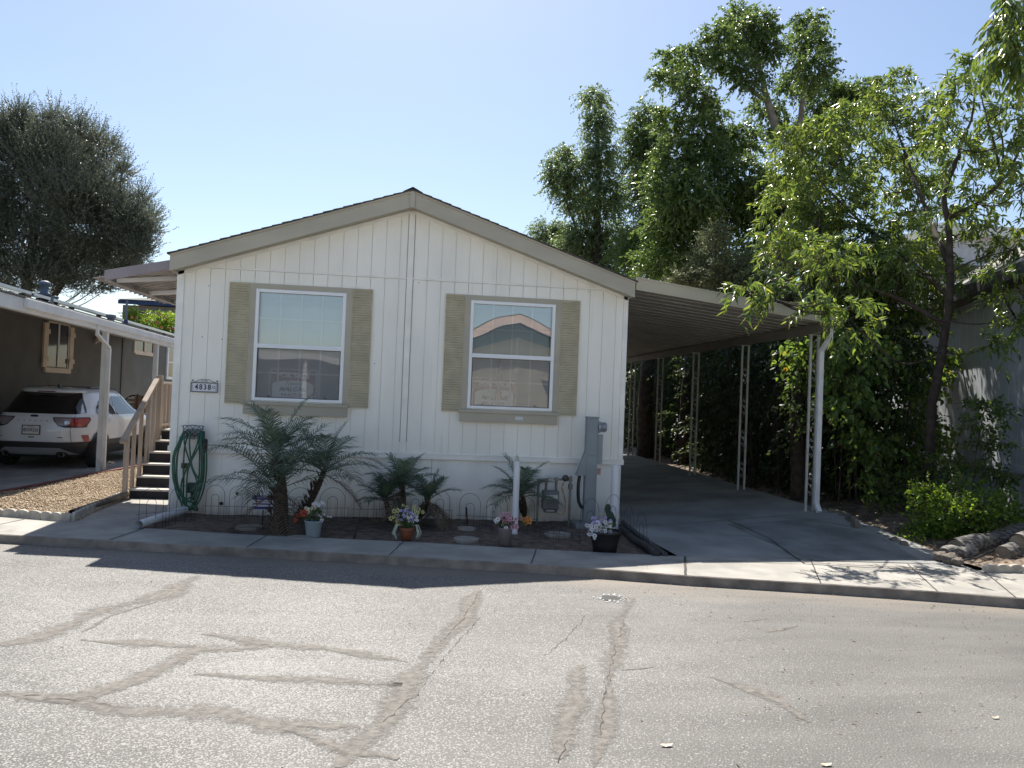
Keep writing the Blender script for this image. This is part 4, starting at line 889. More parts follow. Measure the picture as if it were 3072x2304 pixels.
MB().box(-.90, -.05, 5.2, 5.22, 1.86, 2.1).build('back_panel', M['riser'], st)
# ============================================================ CHAIR and bicycle wheel on the neighbour porch
ch = thing('rocking_chair', 'light wooden rocking chair draped with tan cloth on the neighbour porch', 'chair', (-4.6, 12.2, .3))
q = GY(288, 895, 12.2); x_, z_ = q.x, -.035
PZ = 0.0
cw = mat('chair_wood', (.42, .33, .24), .6, var=.2)
s_ = MB(); s_.box(x_-.27, x_+.27, 11.95, 12.45, .62, .66); s_.build('seat', cw, ch)
for dx in (-.25, .25):
    for dy in (-.22, .22): MB().box(x_+dx-.02, x_+dx+.02, 12.2+dy-.02, 12.2+dy+.02, .12, .62 if dy < 0 else 1.35).build('leg', cw, ch)
    MB().tube([(x_+dx, 12.2-.4+.1*k, .10+.05*((k-4)/4)**2) for k in range(9)], .02, 6).build('rocker', cw, ch)
    MB().box(x_+dx-.03, x_+dx+.03, 11.95, 12.42, .86, .89).build('arm', cw, ch)
for k in range(5): MB().box(x_-.23, x_+.23, 12.42, 12.44, .74+.12*k, .82+.12*k).build('slat', cw, ch)
cl = MB(); n1, n2 = 14, 10
for j in range(n2):
    for i in range(n1): u = i/(n1-1); v = j/(n2-1); cl.v.append((x_-.05+.42*u, 12.38+.03*math.sin(u*17)-.03*v, 1.42-.55*v*(.7+.3*math.sin(u*5))+.02*math.sin(u*9)))
for j in range(n2-1):
    for i in range(n1-1): a = j*n1+i; cl.f.append((a, a+1, a+n1+1, a+n1))
tag(cl.build('cloth', mat('tan_cloth', (.40, .25, .18), .9, var=.15), None, smooth=True), 'tan cloth hanging over the back of the rocking chair', 'cloth')
bw = thing('bicycle', 'dark bicycle wheel and frame leaning behind chair on neighbour porch', 'bicycle', (x_-.45, 12.7, 0))
cwh = Vector((x_-.12, 12.6, .95))
def ring(c, R_, r_, n=32, ax='y'): return [tuple(Vector(c)+Vector((R_*math.cos(2*math.pi*k/n), 0, R_*math.sin(2*math.pi*k/n)))) for k in range(n+1)]
MB().tube(ring(cwh+Vector((0, 0, .12)), .33, .02), .022, 6, False).build('tyre', M['tyre'], bw, smooth=True)
MB().tube([tuple(cwh+Vector((0, 0, .12))), (x_-.5, 12.7, .95), (x_-.62, 12.7, 1.3)], .016, 6).build('frame', M['black'], bw)
wd = MB()
for k in range(9):
    a = k*2.2; wd.tube([(-2.78+.03*math.cos(a), 4.75+.03*math.sin(a), 0), (-2.76+.10*math.cos(a), 4.72+.1*math.sin(a), .12+.03*(k % 4)), (-2.74+.2*math.cos(a), 4.70+.2*math.sin(a), .18+.05*(k % 3)-.04*(k % 2))], [.004, .003, .002], 5)
tag(wd.build('dry_weed', mat('straw', (.5, .42, .32), .8), None), 'pale dry weed sprouting beside base of white porch post', 'weed')
# ============================================================ BUILDING behind, far left
fb = thing('distant_house', 'grey house with bright blue fascia behind the awning on the left', 'house', (-9, 25, 0))
a = GY(262, 650, 31); b = GY(400, 668, 31)
MB().box(-12.6, -6.5, 31, 38, 0, a.z-.2).build('wall', mat('olive_wall', (.20, .19, .16), .8), fb)
MB().box(-12.7, -6.3, 30.6, 30.7, a.z-.18, a.z+.02).build('fascia', mat('blue_fascia', (.025, .06, .16), .7), fb)
MB().box(-12.1, -11.4, 30.97, 31.02, 3.4, 5.6).build('door', M['dark'], fb)
rfm = MB(); rfm.prismX([(30.5, a.z+.05), (34.5, a.z+.6), (39, a.z+.05)], -12.7, -6.3); rfm.build('roof', M['roof_grey'], fb)
bush_pts = None
# ============================================================ GRAVEL BED and edging, left
gp = [(-.99, 1.15), (-.80, -.93), (-1.85, -.66), (-3.1, -.38), (-3.0, .6), (-2.93, 1.5), (-2.75, 3.0), (-2.67, 4.4), (-2.35, 6.7), (-1.3, 6.7), (-1.0, 4)]
def inside(x, y, P):
    c = False; j = len(P)-1
    for i in range(len(P)):
        if (P[i][1] > y) != (P[j][1] > y) and x < (P[j][0]-P[i][0])*(y-P[i][1])/(P[j][1]-P[i][1])+P[i][0]: c = not c
        j = i
    return c
M['gravel'] = None
def stone_mat():
    m, n, p = new_mat('gravel_stone'); L = n.links.new; g = N(n, "ShaderNodeNewGeometry"); cr = N(n, "ShaderNodeValToRGB")
    cr.color_ramp.elements[0].color = (.16, .11, .07, 1); cr.color_ramp.elements[1].color = (.62, .52, .38, 1); e = cr.color_ramp.elements.new(.45); e.color = (.42, .31, .19, 1)
    L(g.outputs["Random Per Island"], cr.inputs[0]); L(cr.outputs[0], p.inputs["Base Color"]); p.inputs["Roughness"].default_value = .8; return m
def stones(name, pts, rmin, rmax, m):
    n = len(pts); oct_ = np.array([(1, 0, 0), (0, 1, 0), (-1, 0, 0), (0, -1, 0), (0, 0, 1), (0, 0, -1)], float)
    F = np.array([(0, 1, 4), (1, 2, 4), (2, 3, 4), (3, 0, 4), (1, 0, 5), (2, 1, 5), (3, 2, 5), (0, 3, 5)])
    sc_ = rng.uniform(rmin, rmax, (n, 1, 1)); an = rng.uniform(0, 6.28, n); c, s_ = np.cos(an), np.sin(an)
    V = oct_[None]*sc_*rng.uniform(.6, 1.1, (n, 6, 1))*np.array([1.2, .8, .6])
    X_ = V[..., 0]*c[:, None]-V[..., 1]*s_[:, None]; Y_ = V[..., 0]*s_[:, None]+V[..., 1]*c[:, None]
    V = np.stack([X_, Y_, V[..., 2]], -1)+np.array(pts)[:, None, :]
    FF = (F[None]+(np.arange(n)*6)[:, None, None]).reshape(-1, 3); V = V.reshape(-1, 3)
    me = bpy.data.meshes.new(name); me.vertices.add(len(V)); me.vertices.foreach_set('co', V.astype(np.float32).ravel())
    me.loops.add(FF.size); me.loops.foreach_set('vertex_index', FF.astype(np.int32).ravel()); me.polygons.add(len(FF)); me.polygons.foreach_set('loop_start', np.arange(0, FF.size, 3, dtype=np.int32))
    me.update(calc_edges=True); me.materials.append(m); o = bpy.data.objects.new(name, me); COL.objects.link(o); return o
struct('gravel_base', MB().prism(gp, -.15, -.012), mat('gravel_fines', (.20, .15, .10), .9, var=.4, scale=20))
pts = []
while len(pts) < 17000:
    x = random.uniform(-3.2, -.78); y = random.uniform(-1.0, 6.7)
    if y > 3 and random.random() < .35: continue
    if inside(x, y, gp): pts.append((x, y, -.008+random.uniform(0, .018)+.02*noise.noise(Vector((x*1.5, y*1.5, 0)))))
tag(stones('gravel', pts, .010, .020, stone_mat()), 'tan pea gravel filling the bed beside the porch steps', 'gravel', kind='stuff')
M['edging'] = mat('concrete_edging', (.42, .39, .34), .9, var=.3, scale=8, bump=.5, bscale=60)
def scallop(a, b, h=.10, n=3, th=.045):
    a, b = Vector(a), Vector(b); d = (b-a); L = d.length; d.normalize(); s_ = Vector((-d.y, d.x, 0))*th; mb = MB(); pr = []
    for k in range(n*10+1):
        t = k/(n*10); ph = (t*n) % 1; pr.append((t*L, h*.72+h*.28*abs(math.sin(t*n*math.pi))**.6))
    pr = [(0, -.10)]+pr+[(L, -.10)]; m_ = len(pr)
    fr_ = [a+d*u+Vector((0, 0, z)) for u, z in pr]; bk_ = [p+s_ for p in fr_]
    mb.add([tuple(p) for p in fr_+bk_], [tuple(range(m_)), tuple(range(2*m_-1, m_-1, -1))]+[(i, m_+i, m_+(i+1) % m_, (i+1) % m_) for i in range(m_)]); return mb
e0 = [(-3.05, -.40, 0), (-2.43, -.535, 0), (-1.81, -.675, 0), (-1.28, -.82, 0), (-.86, -.95, 0)]
elab = ['farthest left scalloped edger along the gravel front', 'second scalloped edger from the left along the gravel front', 'third scalloped edger from the left along the gravel front', 'scalloped edger at the front corner of the gravel']
for i in range(4): tag(scallop(e0[i], (Vector(e0[i+1])-(Vector(e0[i+1])-Vector(e0[i])).normalized()*.012)).build('scalloped_edger', M['edging'], None, bevel=.004), elab[i]+', '+'white concrete', 'garden edging', 'scalloped edgers round the gravel bed')
e1 = [(-.82, -.93, 0), (-.88, -.42, 0), (-.93, .10, 0), (-.97, .62, 0), (-1.0, 1.08, 0)]
elab = ['scalloped edger beside the path, nearest the sidewalk', 'second scalloped edger beside the path from the sidewalk', 'third scalloped edger beside the path from the sidewalk', 'scalloped edger beside the path, nearest the porch steps']
for i in range(4): tag(scallop(e1[i], (Vector(e1[i+1])-(Vector(e1[i+1])-Vector(e1[i])).normalized()*.012), .11, 4).build('scalloped_edger', M['edging'], None, bevel=.004), elab[i], 'garden edging', 'scalloped edgers round the gravel bed')
pp_ = thing('drain_pipe', 'old brown drain pipe lying along the gravel edge beside the path', 'pipe', (-1.05, .3, .06))
a = GZ(155, 1108, .07); b = GZ(272, 1068, .07)
MB().cyl(a, b, .045, n=18, cap=False).cyl(a, b, .038, n=18, cap=False).build('pipe', mat('old_pipe', (.13, .115, .095), .8, var=.5, scale=6), pp_, smooth=True)
br = MB(); rb2 = [(-3.0, .7), (-2.96, 1.55), (-2.78, 3.0), (-2.70, 4.4), (-2.38, 6.7)]
for i in range(4):
    p, q = Vector(rb2[i]+(0,)), Vector(rb2[i+1]+(0,)); br.beam(p+Vector((0, 0, -.005)), q+Vector((0, 0, -.005)), .09, .06)
tag(br.build('brick_edging', mat('red_brick', (.16, .05, .045), .9, var=.4, scale=10, bump=.4), None), 'low dark red edging strip between gravel bed and neighbour drive', 'garden edging')
# white drain pipe from the house corner
wp = thing('drain_pipe', 'white plastic drain pipe lying open end out at the front left garden corner', 'pipe', (.1, -.6, 0))
a = GZ(300, 1133, .05); b = GZ(408, 1098, .06); MB().cyl(a, b, .05, n=20, cap=False).cyl(a+(b-a)*.002, b, .043, n=20, cap=False).build('pipe', mat('pvc', (.62, .64, .68), .5, var=.1, scale=5), wp, smooth=True)
MB().cyl(a+(b-a)*.12, b, .040, n=20).build('pipe_inside', M['black'], wp)
# ============================================================ HOUSE NUMBER
hn = thing('house_number', 'small tile plaque reading 4838 1/2 in a wire bracket on the siding', 'house number', (.5, -.02, 2.0))
a = GY(414, 851, -.02); b = GY(469, 827, -.02); cx_, cz_ = (a.x+b.x)/2, (a.z+b.z)/2+.015; hw_ = .178; hh_ = .062
P_ = MB().box(cx_-hw_, cx_+hw_, -.028, -.004, cz_-hh_, cz_+hh_).build('plaque', mat('tile_white', (.66, .66, .70), .35, var=.05), hn, bevel=.003)
MB().box(cx_-hw_-.008, cx_+hw_+.008, -.034, -.028, cz_-hh_-.01, cz_-hh_+.006).box(cx_-hw_-.008, cx_+hw_+.008, -.034, -.028, cz_+hh_-.006, cz_+hh_+.008).box(cx_-hw_-.008, cx_-hw_+.006, -.034, -.028, cz_-hh_+.006, cz_+hh_-.006).box(cx_+hw_-.006, cx_+hw_+.008, -.034, -.028, cz_-hh_+.006, cz_+hh_-.006).build('bracket_rim', mat('iron_grey', (.16, .165, .16), .6), hn)
navy = mat('number_navy', (.012, .016, .05), .5)
for i, c_ in enumerate('4838'): text_mesh('digit', c_, .105, navy, P_, (cx_-.105+.058*i, -.030, cz_), (1, 0, 0), (0, 0, 1), bold=.002, sx=.85)
text_mesh('fraction', '1/2', .055, navy, P_, (cx_+.125, -.030, cz_), (1, 0, 0), (0, 0, 1), sx=.75)
dots = MB()
for s_ in (-1, 1):
    for k in range(5): dots.lathe([(0, -.002), (.006, -.001), (.007, 0)], (cx_+s_*(hw_-.018), -.0285, cz_-.045+.0225*k), 6, 'y')
dots.build('tile_border', mat('tile_grey', (.3, .3, .36), .5), P_)
sc = MB(); sc.tube([(cx_-hw_, -.02, cz_+hh_+.005), (cx_-.13, -.02, cz_+hh_+.012), (cx_-.06, -.02, cz_+hh_+.048), (cx_-.015, -.02, cz_+hh_+.052), (cx_, -.02, cz_+hh_+.03)], .004, 6)
sc.tube([(cx_+hw_, -.02, cz_+hh_+.005), (cx_+.13, -.02, cz_+hh_+.012), (cx_+.06, -.02, cz_+hh_+.048), (cx_+.015, -.02, cz_+hh_+.052), (cx_, -.02, cz_+hh_+.03)], .004, 6)
for s_ in (-1, 1): sc.tube([(cx_+s_*.03+.014*math.cos(t*.7), -.02, cz_+hh_+.026+.014*math.sin(t*.7)) for t in range(9)], .003, 5)
sc.build('scroll_bracket', mat('iron_pale', (.25, .25, .24), .6), hn)
for s_ in (-1, 1): MB().lathe([(0, -.012), (.009, -.010), (.011, -.003), (.004, 0)], (cx_+s_*(hw_-.012), -.006, cz_+hh_+.032), 12, 'y').build('screw', M['black'], hn)
# ============================================================ HOSE
hh = thing('hose_hanger', 'grey lattice metal hose hanger on the left corner of the siding', 'hose hanger', (.3, -.05, 1.4))
a = GY(396, 946, -.10); b = GY(439, 920, -.10); x0, x1, z0, z1 = a.x, b.x, a.z, b.z; cx_, cz_ = (x0+x1)/2, (z0+z1)/2
lg = mat('pewter', (.26, .27, .285), .5, metal=.3, var=.15, scale=20); f = MB()
for p, q in [((x0, z0), (x1, z0)), ((x1, z0), (x1, z1)), ((x1, z1), (x0, z1)), ((x0, z1), (x0, z0))]: f.beam((p[0], -.12, p[1]), (q[0], -.12, q[1]), .012, .014, (0, 1, 0))
f.tube([(cx_+.125*math.cos(k*math.pi/14), -.122, cz_+.095*math.sin(k*math.pi/14)) for k in range(29)], .007, 6)
for k in (-1, 0, 1):
    f.tube([(cx_-.11+.07*k, -.126, z0+.0), (cx_+.02+.07*k, -.128, cz_+.02), (cx_+.10+.05*k, -.126, z1)], .006, 6)
    f.tube([(cx_+.11+.07*k, -.130, z0+.0), (cx_-.02+.07*k, -.131, cz_+.02), (cx_-.10+.05*k, -.130, z1)], .006, 6)
f.build('lattice', lg, hh, smooth=True)
MB().box(x0+.03, x1-.03, -.105, -.0, z0+.02, z1-.05).build('cradle', mat('cradle_grey', (.10, .115, .13), .6), hh, bevel=.01)
hs = thing('garden_hose', 'dark green garden hose looped over the lattice hanger down to the soil', 'hose', (.3, -.1, .8)); hm = MB()
green = mat('hose_green', (.018, .095, .055), .4, var=.3, scale=8)
loops = [(-.125, -.02, .18, .02), (-.145, .10, .16, -.02), (-.11, .03, .13, .06), (-.06, .13, .10, .03), (-.15, -.04, .155, .12), (-.13, .07, .145, -.04)]
zt_ = z0+.10
for k, (xa, xb, xc, zz) in enumerate(loops):
    yy = -.15-.018*(k % 3); zb = .02+.05*(k % 3)+abs(zz)
    pts = [(cx_+xa*.8, yy+.05, zt_+.0), (cx_+xa-.02, yy, zt_-.16), (cx_+xa*1.5-.02*k % 2*.1, yy, .78), (cx_+xa*1.4, yy-.01, .45), (cx_+xa*.7, yy-.03, zb+.09), (cx_+xb, yy-.03, zb), (cx_+xc*.75, yy-.02, zb+.12), (cx_+xc*1.15, yy, .46), (cx_+xc*1.15, yy, .8), (cx_+xc*.95, yy, zt_-.14), (cx_+xc*.8, yy+.05, zt_)]
    mm = MB(); limb(mm, pts, .011, .011, 8, 0); hm.add(mm.v, mm.f)
for (xa, xb) in ((-.10, .11), (.10, -.10), (-.02, .15), (.14, -.03)):
    mm = MB(); limb(mm, [(cx_+xa, -.17, zt_-.02), (cx_+xa*.8, -.19, .95), (cx_+xb*.25, -.20, .65), (cx_+xb, -.19, .42), (cx_+xb*.8, -.18, .20), (cx_+xb*.1, -.20, .06)], .011, .011, 8, 0); hm.add(mm.v, mm.f)
hm.build('hose', green, hs, smooth=True)
MB().lathe([(.02, -.09), (.034, -.08), (.034, .08), (.02, .09)], (cx_+.185, -.17, .95), 14).build('nozzle', M['black'], hs, smooth=True)
tp = thing('hose_tap', 'standing water tap half hidden behind the green hose', 'tap', (.2, -.1, 0))
MB().cyl((cx_-.10, -.09, -.05), (cx_-.10, -.09, .66), .014).build('riser', mat('pvc_grey', (.45, .47, .46), .5), tp); MB().box(cx_-.135, cx_-.065, -.12, -.06, .62, .69).cyl((cx_-.10, -.15, .655), (cx_-.10, -.03, .655), .012).build('valve', mat('brass_dark', (.12, .10, .06), .5, metal=.5), tp)
tm = thing('hose_timer', 'dark green hose timer box hanging low behind the hose loops', 'hose timer', (cx_, -.12, .3))
MB().box(cx_-.04, cx_+.09, -.14, -.06, .28, .42).build('case', mat('timer_green', (.01, .045, .035), .5), tm, bevel=.01); MB().cyl((cx_+.025, -.10, .18), (cx_+.025, -.10, .28), .022).build('coupling', M['black'], tm)
# ============================================================ PVC posts, meters, pedestal
M['pvc'] = mat('pvc_white', (.68, .69, .72), .45, var=.08, scale=3, bump=.05)
def bollard(lab, px0, px1, ptop, pbot, zt_=None):
    b = GZ((px0+px1)/2, pbot, -.03); t_ = GY((px0+px1)/2, ptop, b.y); r_ = (GY(px1, pbot, b.y)-GY(px0, pbot, b.y)).length/2
    th = thing('pipe_bollard', lab, 'bollard', b); MB().lathe([(r_, -.08), (r_, t_.z-b.z), (r_*.88, t_.z-b.z), (r_*.88, t_.z-b.z-.12)], b, 28).build('pipe', M['pvc'], th, smooth=False)
    MB().lathe([(0, t_.z-b.z-.10), (r_*.88, t_.z-b.z-.10)], b, 28).build('fill', M['concrete_old'], th)
    return b, t_, r_
b1 = bollard('white pipe bollard standing in the soil in front of the small palm', 1104, 1118, 995, 1154)
tw = MB()
for k in range(3): tw.tube([(b1[0].x-.01+.012*k, b1[0].y, b1[1].z-.1), (b1[0].x-.02+.02*k, b1[0].y, b1[1].z+.02), (b1[0].x-.015+.012*k, b1[0].y+.01, b1[1].z+.06+.02*(k % 2))], .003, 5)
tag(tw.build('twig_bundle', M['black'], None), 'thin dark twigs sticking out of the top of the pipe bollard', 'twigs')
bollard('white pipe bollard by the right corner of the home beside the meter pedestal', 1316, 1335, 1004, 1146)
M['elec'] = mat('pedestal_grey', (.23, .265, .285), .5, var=.1, scale=3, bump=.05)
pd = thing('meter_pedestal', 'tall grey electric meter pedestal at the right corner of the home', 'meter pedestal', (5.95, -.4, 0)); Y_ = -.42
a = GY(1269, 901, Y_); b = GY(1293, 1140, Y_); 
x0, x1, zt_ = a.x, GY(1294, 905, Y_).x, a.z; xo = GY(1281, 1120, Y_).x-(x0+x1)/2
MB().box(x0, x1, Y_, Y_+.12, .02, zt_-.01).build('cabinet', M['elec'], pd, bevel=.006); MB().box(x0-.008, x1+.008, Y_-.010, Y_+.13, zt_-.01, zt_+.008).build('lid', M['elec'], pd, bevel=.003)
MB().box(x0+.02, x1-.02, Y_-.006, Y_, 1.0, zt_-.05).box(x0+.02, x1-.02, Y_-.006, Y_, .06, .96).build('door_panel', M['elec'], pd, bevel=.003)
MB().lathe([(.085, 0), (.085, .03), (.075, .035), (.073, .11), (.06, .125), (0, .13)], (x1, Y_+.06, zt_-.14), 24, 'x').build('meter', mat('meter_glass', (.35, .38, .42), .15, metal=.4), pd, smooth=True)
MB().box(x1, x1+.075, Y_+.015, Y_+.11, .88, 1.30).build('breaker_box', M['elec'], pd, bevel=.006)
MB().add([(x0, Y_+.0, 1.07), (x0-.13, Y_+.0, .70), (x0-.13, Y_+.11, .70), (x0, Y_+.11, 1.07), (x0, Y_+.0, .70), (x0, Y_+.11, .70)], [(0, 1, 4), (3, 5, 2), (0, 3, 2, 1), (1, 2, 5, 4)]).build('outlet_cover', M['elec'], pd)
mm = MB(); limb(mm, [(x0-.07, Y_+.05, .72), (x0-.085, Y_+.05, .55), (x0-.075, Y_+.05, .35), (x0-.03, Y_+.05, .25), (x0+.01, Y_+.05, .24)], .025, .022, 12, 0); mm.build('cable', M['black'], pd, smooth=True)
MB().box(x0-.15, x1+.12, Y_-.18, Y_+.22, -.06, .035).build('base_pad', M['concrete_old'], pd, bevel=.01)
st_ = MB().box(x1+.04, x1+.16, .018, .0195, .68, .78).build('warning_sticker', mat('pink_sticker', (.55, .38, .34), .6), None); tag(st_, 'small faded pink warning sticker on the skirting beside the pedestal', 'sticker')
attach(text_mesh('sticker_text', 'WARNING', .022, mat('sticker_red', (.45, .1, .08), .6), None, (x1+.10, .0165, .745), (1, 0, 0), (0, 0, 1)), st_)
attach(text_mesh('sticker_text', 'NOTICE', .018, mat('sticker_red2', (.45, .1, .08), .6), None, (x1+.10, .0165, .71), (1, 0, 0), (0, 0, 1)), st_)
gm = thing('gas_meter', 'grey gas meter hung on metal pipes in front of the skirting', 'gas meter', (5.45, -.3, 0)); GY_ = -.30
g = lambda x, y: GY(x, y, GY_)
M['gas'] = mat('gas_grey', (.14, .15, .165), .5, var=.12); M['pipe_grey'] = mat('galvanised', (.24, .23, .20), .55, metal=.4, var=.25, scale=20)
a = g(1172, 1059); b = g(1205, 1107); 
MB().box(a.x, b.x, GY_-.07, GY_+.07, b.z+.05, a.z).add([(a.x+.01, GY_-.065, b.z+.05), (b.x-.01, GY_-.065, b.z+.05), (b.x-.03, GY_-.05, b.z), (a.x+.03, GY_-.05, b.z), (a.x+.01, GY_+.065, b.z+.05), (b.x-.01, GY_+.065, b.z+.05), (b.x-.03, GY_+.05, b.z), (a.x+.03, GY_+.05, b.z)], [(0, 1, 2, 3), (7, 6, 5, 4), (3, 2, 6, 7), (0, 3, 7, 4), (1, 5, 6, 2)]).build('meter_body', M['gas'], gm, bevel=.015)
MB().box(a.x-.008, b.x+.008, GY_-.078, GY_+.075, (a.z+b.z)/2-.012, (a.z+b.z)/2+.012).build('seam_band', M['gas'], gm, bevel=.004)
dl = MB().box(a.x+.045, b.x-.025, GY_-.082, GY_-.070, a.z-.115, a.z-.055).build('dial', mat('dial_white', (.55, .56, .55), .4), gm)
for k in range(4): MB().lathe([(0, -.002), (.008, -.001), (.008, 0)], (a.x+.06+.024*k, GY_-.082, a.z-.078), 10, 'y').build('dial_pointer', M['black'], dl)
text_mesh('dial_number', '0 0 0 0', .018, M['black'], dl, ((a.x+b.x)/2+.01, GY_-.083, a.z-.102), (1, 0, 0), (0, 0, 1))
MB().box(a.x+.05, b.x-.07, GY_-.078, GY_-.068, b.z+.025, b.z+.045).build('tag_plate', mat('plate_pale', (.5, .5, .5), .5), gm)
pl_ = g(1165, 1038); pr_ = g(1234, 1036); cap_z = a.z+.045
pm = MB(); pm.cyl((pl_.x-.01, GY_, -.05), (pl_.x-.01, GY_, pl_.z+.02), .016).cyl((pl_.x-.03, GY_, pl_.z), (a.x+.05, GY_, pl_.z), .016).cyl((a.x+.05, GY_, pl_.z), (a.x+.05, GY_, a.z-.01), .02)
pm.cyl((b.x-.04, GY_, a.z-.01), (b.x-.04, GY_, pr_.z), .02).cyl((b.x-.05, GY_, pr_.z), (pr_.x, GY_, pr_.z), .016).cyl((pr_.x-.01, GY_, -.05), (pr_.x-.01, GY_, pr_.z+.05), .018).cyl((pr_.x-.01, GY_, pr_.z-.14), (pr_.x-.01, GY_, pr_.z-.06), .033)
for c_ in ((a.x+.05, GY_, pl_.z), (b.x-.04, GY_, pr_.z), (pr_.x-.01, GY_, pr_.z), (pl_.x-.01, GY_, pl_.z)): pm.obox(c_, (.026, 0, 0), (0, .026, 0), (0, 0, .026))
pm.build('pipework', M['pipe_grey'], gm, bevel=.003)
MB().lathe([(.0, -.03), (.045, -.025), (.05, 0), (.045, .015), (0, .02)], ((b.x+pr_.x)/2+.0, GY_-.02, pr_.z+.02), 20, 'y').build('regulator', mat('reg_dark', (.07, .06, .055), .6), gm, smooth=True)
mm = MB(); limb(mm, [((b.x+pr_.x)/2, GY_-.03, pr_.z-.01), ((b.x+pr_.x)/2-.05, GY_-.04, pr_.z-.08), (b.x+.06, GY_-.04, .45), (b.x+.10, GY_-.05, .25), (b.x+.06, GY_-.05, .13), (b.x-.02, GY_-.04, .14), (b.x-.06, GY_-.02, .2)], .006, .006, 7, 0); limb(mm, [((b.x+pr_.x)/2-.02, GY_-.035, pr_.z-.05), (b.x+.03, GY_-.06, .5), (b.x+.09, GY_-.06, .35), (b.x+.09, GY_-.06, .2)], .005, .005, 7, 0); mm.build('yellow_tracer_wire', mat('yellow_wire', (.45, .28, .02), .5), gm, smooth=True)
# ============================================================ stepping stones, edging strip, yard sign, garden stakes
M['step'] = mat('stepping_stone', (.30, .27, .235), .9, var=.25, scale=8, bump=.3)
labs = ['stepping stone behind the plant at left of the big palm', 'stepping stone under the bucket of red flowers', 'small stepping stone nearest the skirting beside garden stake', 'stepping stone nearest the sidewalk between two flower pots', 'round stepping stone in front of the gas meter']
for (px0, px1, py, lab) in [(508, 568, 1137, labs[0]), (620, 668, 1160, labs[1]), (988, 1027, 1140, labs[2]), (980, 1035, 1163, labs[3]), (1177, 1232, 1153, labs[4])]:
    c = GZ((px0+px1)/2, py, 0); r_ = (GZ(px1, py, 0)-GZ(px0, py, 0)).length/2; mb = MB(); k_ = 22; pf = [(c.x+r_*math.cos(2*math.pi*i/k_)*(1+.06*math.sin(i*2.1)), c.y+r_*.9*math.sin(2*math.pi*i/k_)*(1+.06*math.cos(i*1.7))) for i in range(k_)]
    tag(mb.prism(pf, -.06, .006).build('stepping_stone', M['step'], None, bevel=.008), lab, 'stepping stone', 'stepping stones in the front garden')
es = thing('edging_strip', 'black plastic edging tube along the driveway edge of the garden', 'garden edging', (6.5, -1.5, 0))
mm = MB(); q1 = [GZ(1345, 1143, .02), GZ(1370, 1165, .02), GZ(1395, 1180, .02), GZ(1418, 1197, .02)]; limb(mm, q1, .045, .05, 12, 0); mm.build('tube', mat('old_black', (.035, .033, .034), .7, var=.4, scale=6), es, smooth=True)
es = thing('edging_strip', 'second black tube against the concrete driveway, longer and thinner', 'garden edging', (6.6, -1.5, 0))
mm = MB(); q1 = [GZ(1345, 1128, .02), GZ(1378, 1155, .02), GZ(1408, 1178, .02), GZ(1437, 1199, .01)]; limb(mm, q1, .035, .038, 12, 0); mm.build('tube', mat('old_black2', (.045, .044, .047), .6, var=.4, scale=6), es, smooth=True)
ys = thing('yard_sign', 'small blue and white striped security sign at left of the big palm', 'sign', (1.4, -.7, 0)); a = GY(545, 1068, -.75); b = GY(592, 1102, -.75)
P_ = MB().box(a.x, b.x, -.755, -.745, b.z, a.z).build('sign_board', mat('sign_white', (.55, .56, .62), .5), ys, bevel=.002); sg = MB(); W__, H__ = b.x-a.x, a.z-b.z; bl_ = mat('sign_blue', (.03, .03, .20), .5)
MB().box(a.x+.005, b.x-.005, -.759, -.755, a.z-.33*H__, a.z-.01).build('sign_header', bl_, P_); text_mesh('sign_text', 'SECURITY', .045, mat('sign_text_white', (.6, .6, .65), .5), P_, ((a.x+b.x)/2, -.761, a.z-.17*H__), (1, 0, 0), (0, 0, 1), sx=.9)
text_mesh('sign_text', 'PROTECTED BY', .026, bl_, P_, ((a.x+b.x)/2, -.757, a.z-.45*H__), (1, 0, 0), (0, 0, 1)); MB().box(a.x+.01, b.x-.01, -.757, -.755, b.z+.35*H__, b.z+.43*H__).build('sign_stripe', bl_, P_); MB().box(a.x+.01, b.x-.01, -.757, -.755, b.z+.05*H__, b.z+.22*H__).build('sign_stripe', bl_, P_)
MB().cyl(((a.x+b.x)/2, -.74, -.05), ((a.x+b.x)/2, -.74, a.z-.02), .008).build('stake', M['black'], ys)
def stake(lab, p0, p1, r_=.012):
    tag(MB().tube([p0, Vector(p0).lerp(Vector(p1), .5), p1], [r_*.6, r_, r_*1.2], 8).build('garden_stake', M['black'], None, smooth=True), lab, 'stake')
c = GZ(1010, 1136, -.03); stake('black garden stake with forked top near the middle of the fence', c, GY(1007, 1096, c.y)); 
c = GZ(764, 1166, -.03); stake('slanting black stake right of the blue flower bucket', c, GY(773, 1136, c.y+.05), .014)
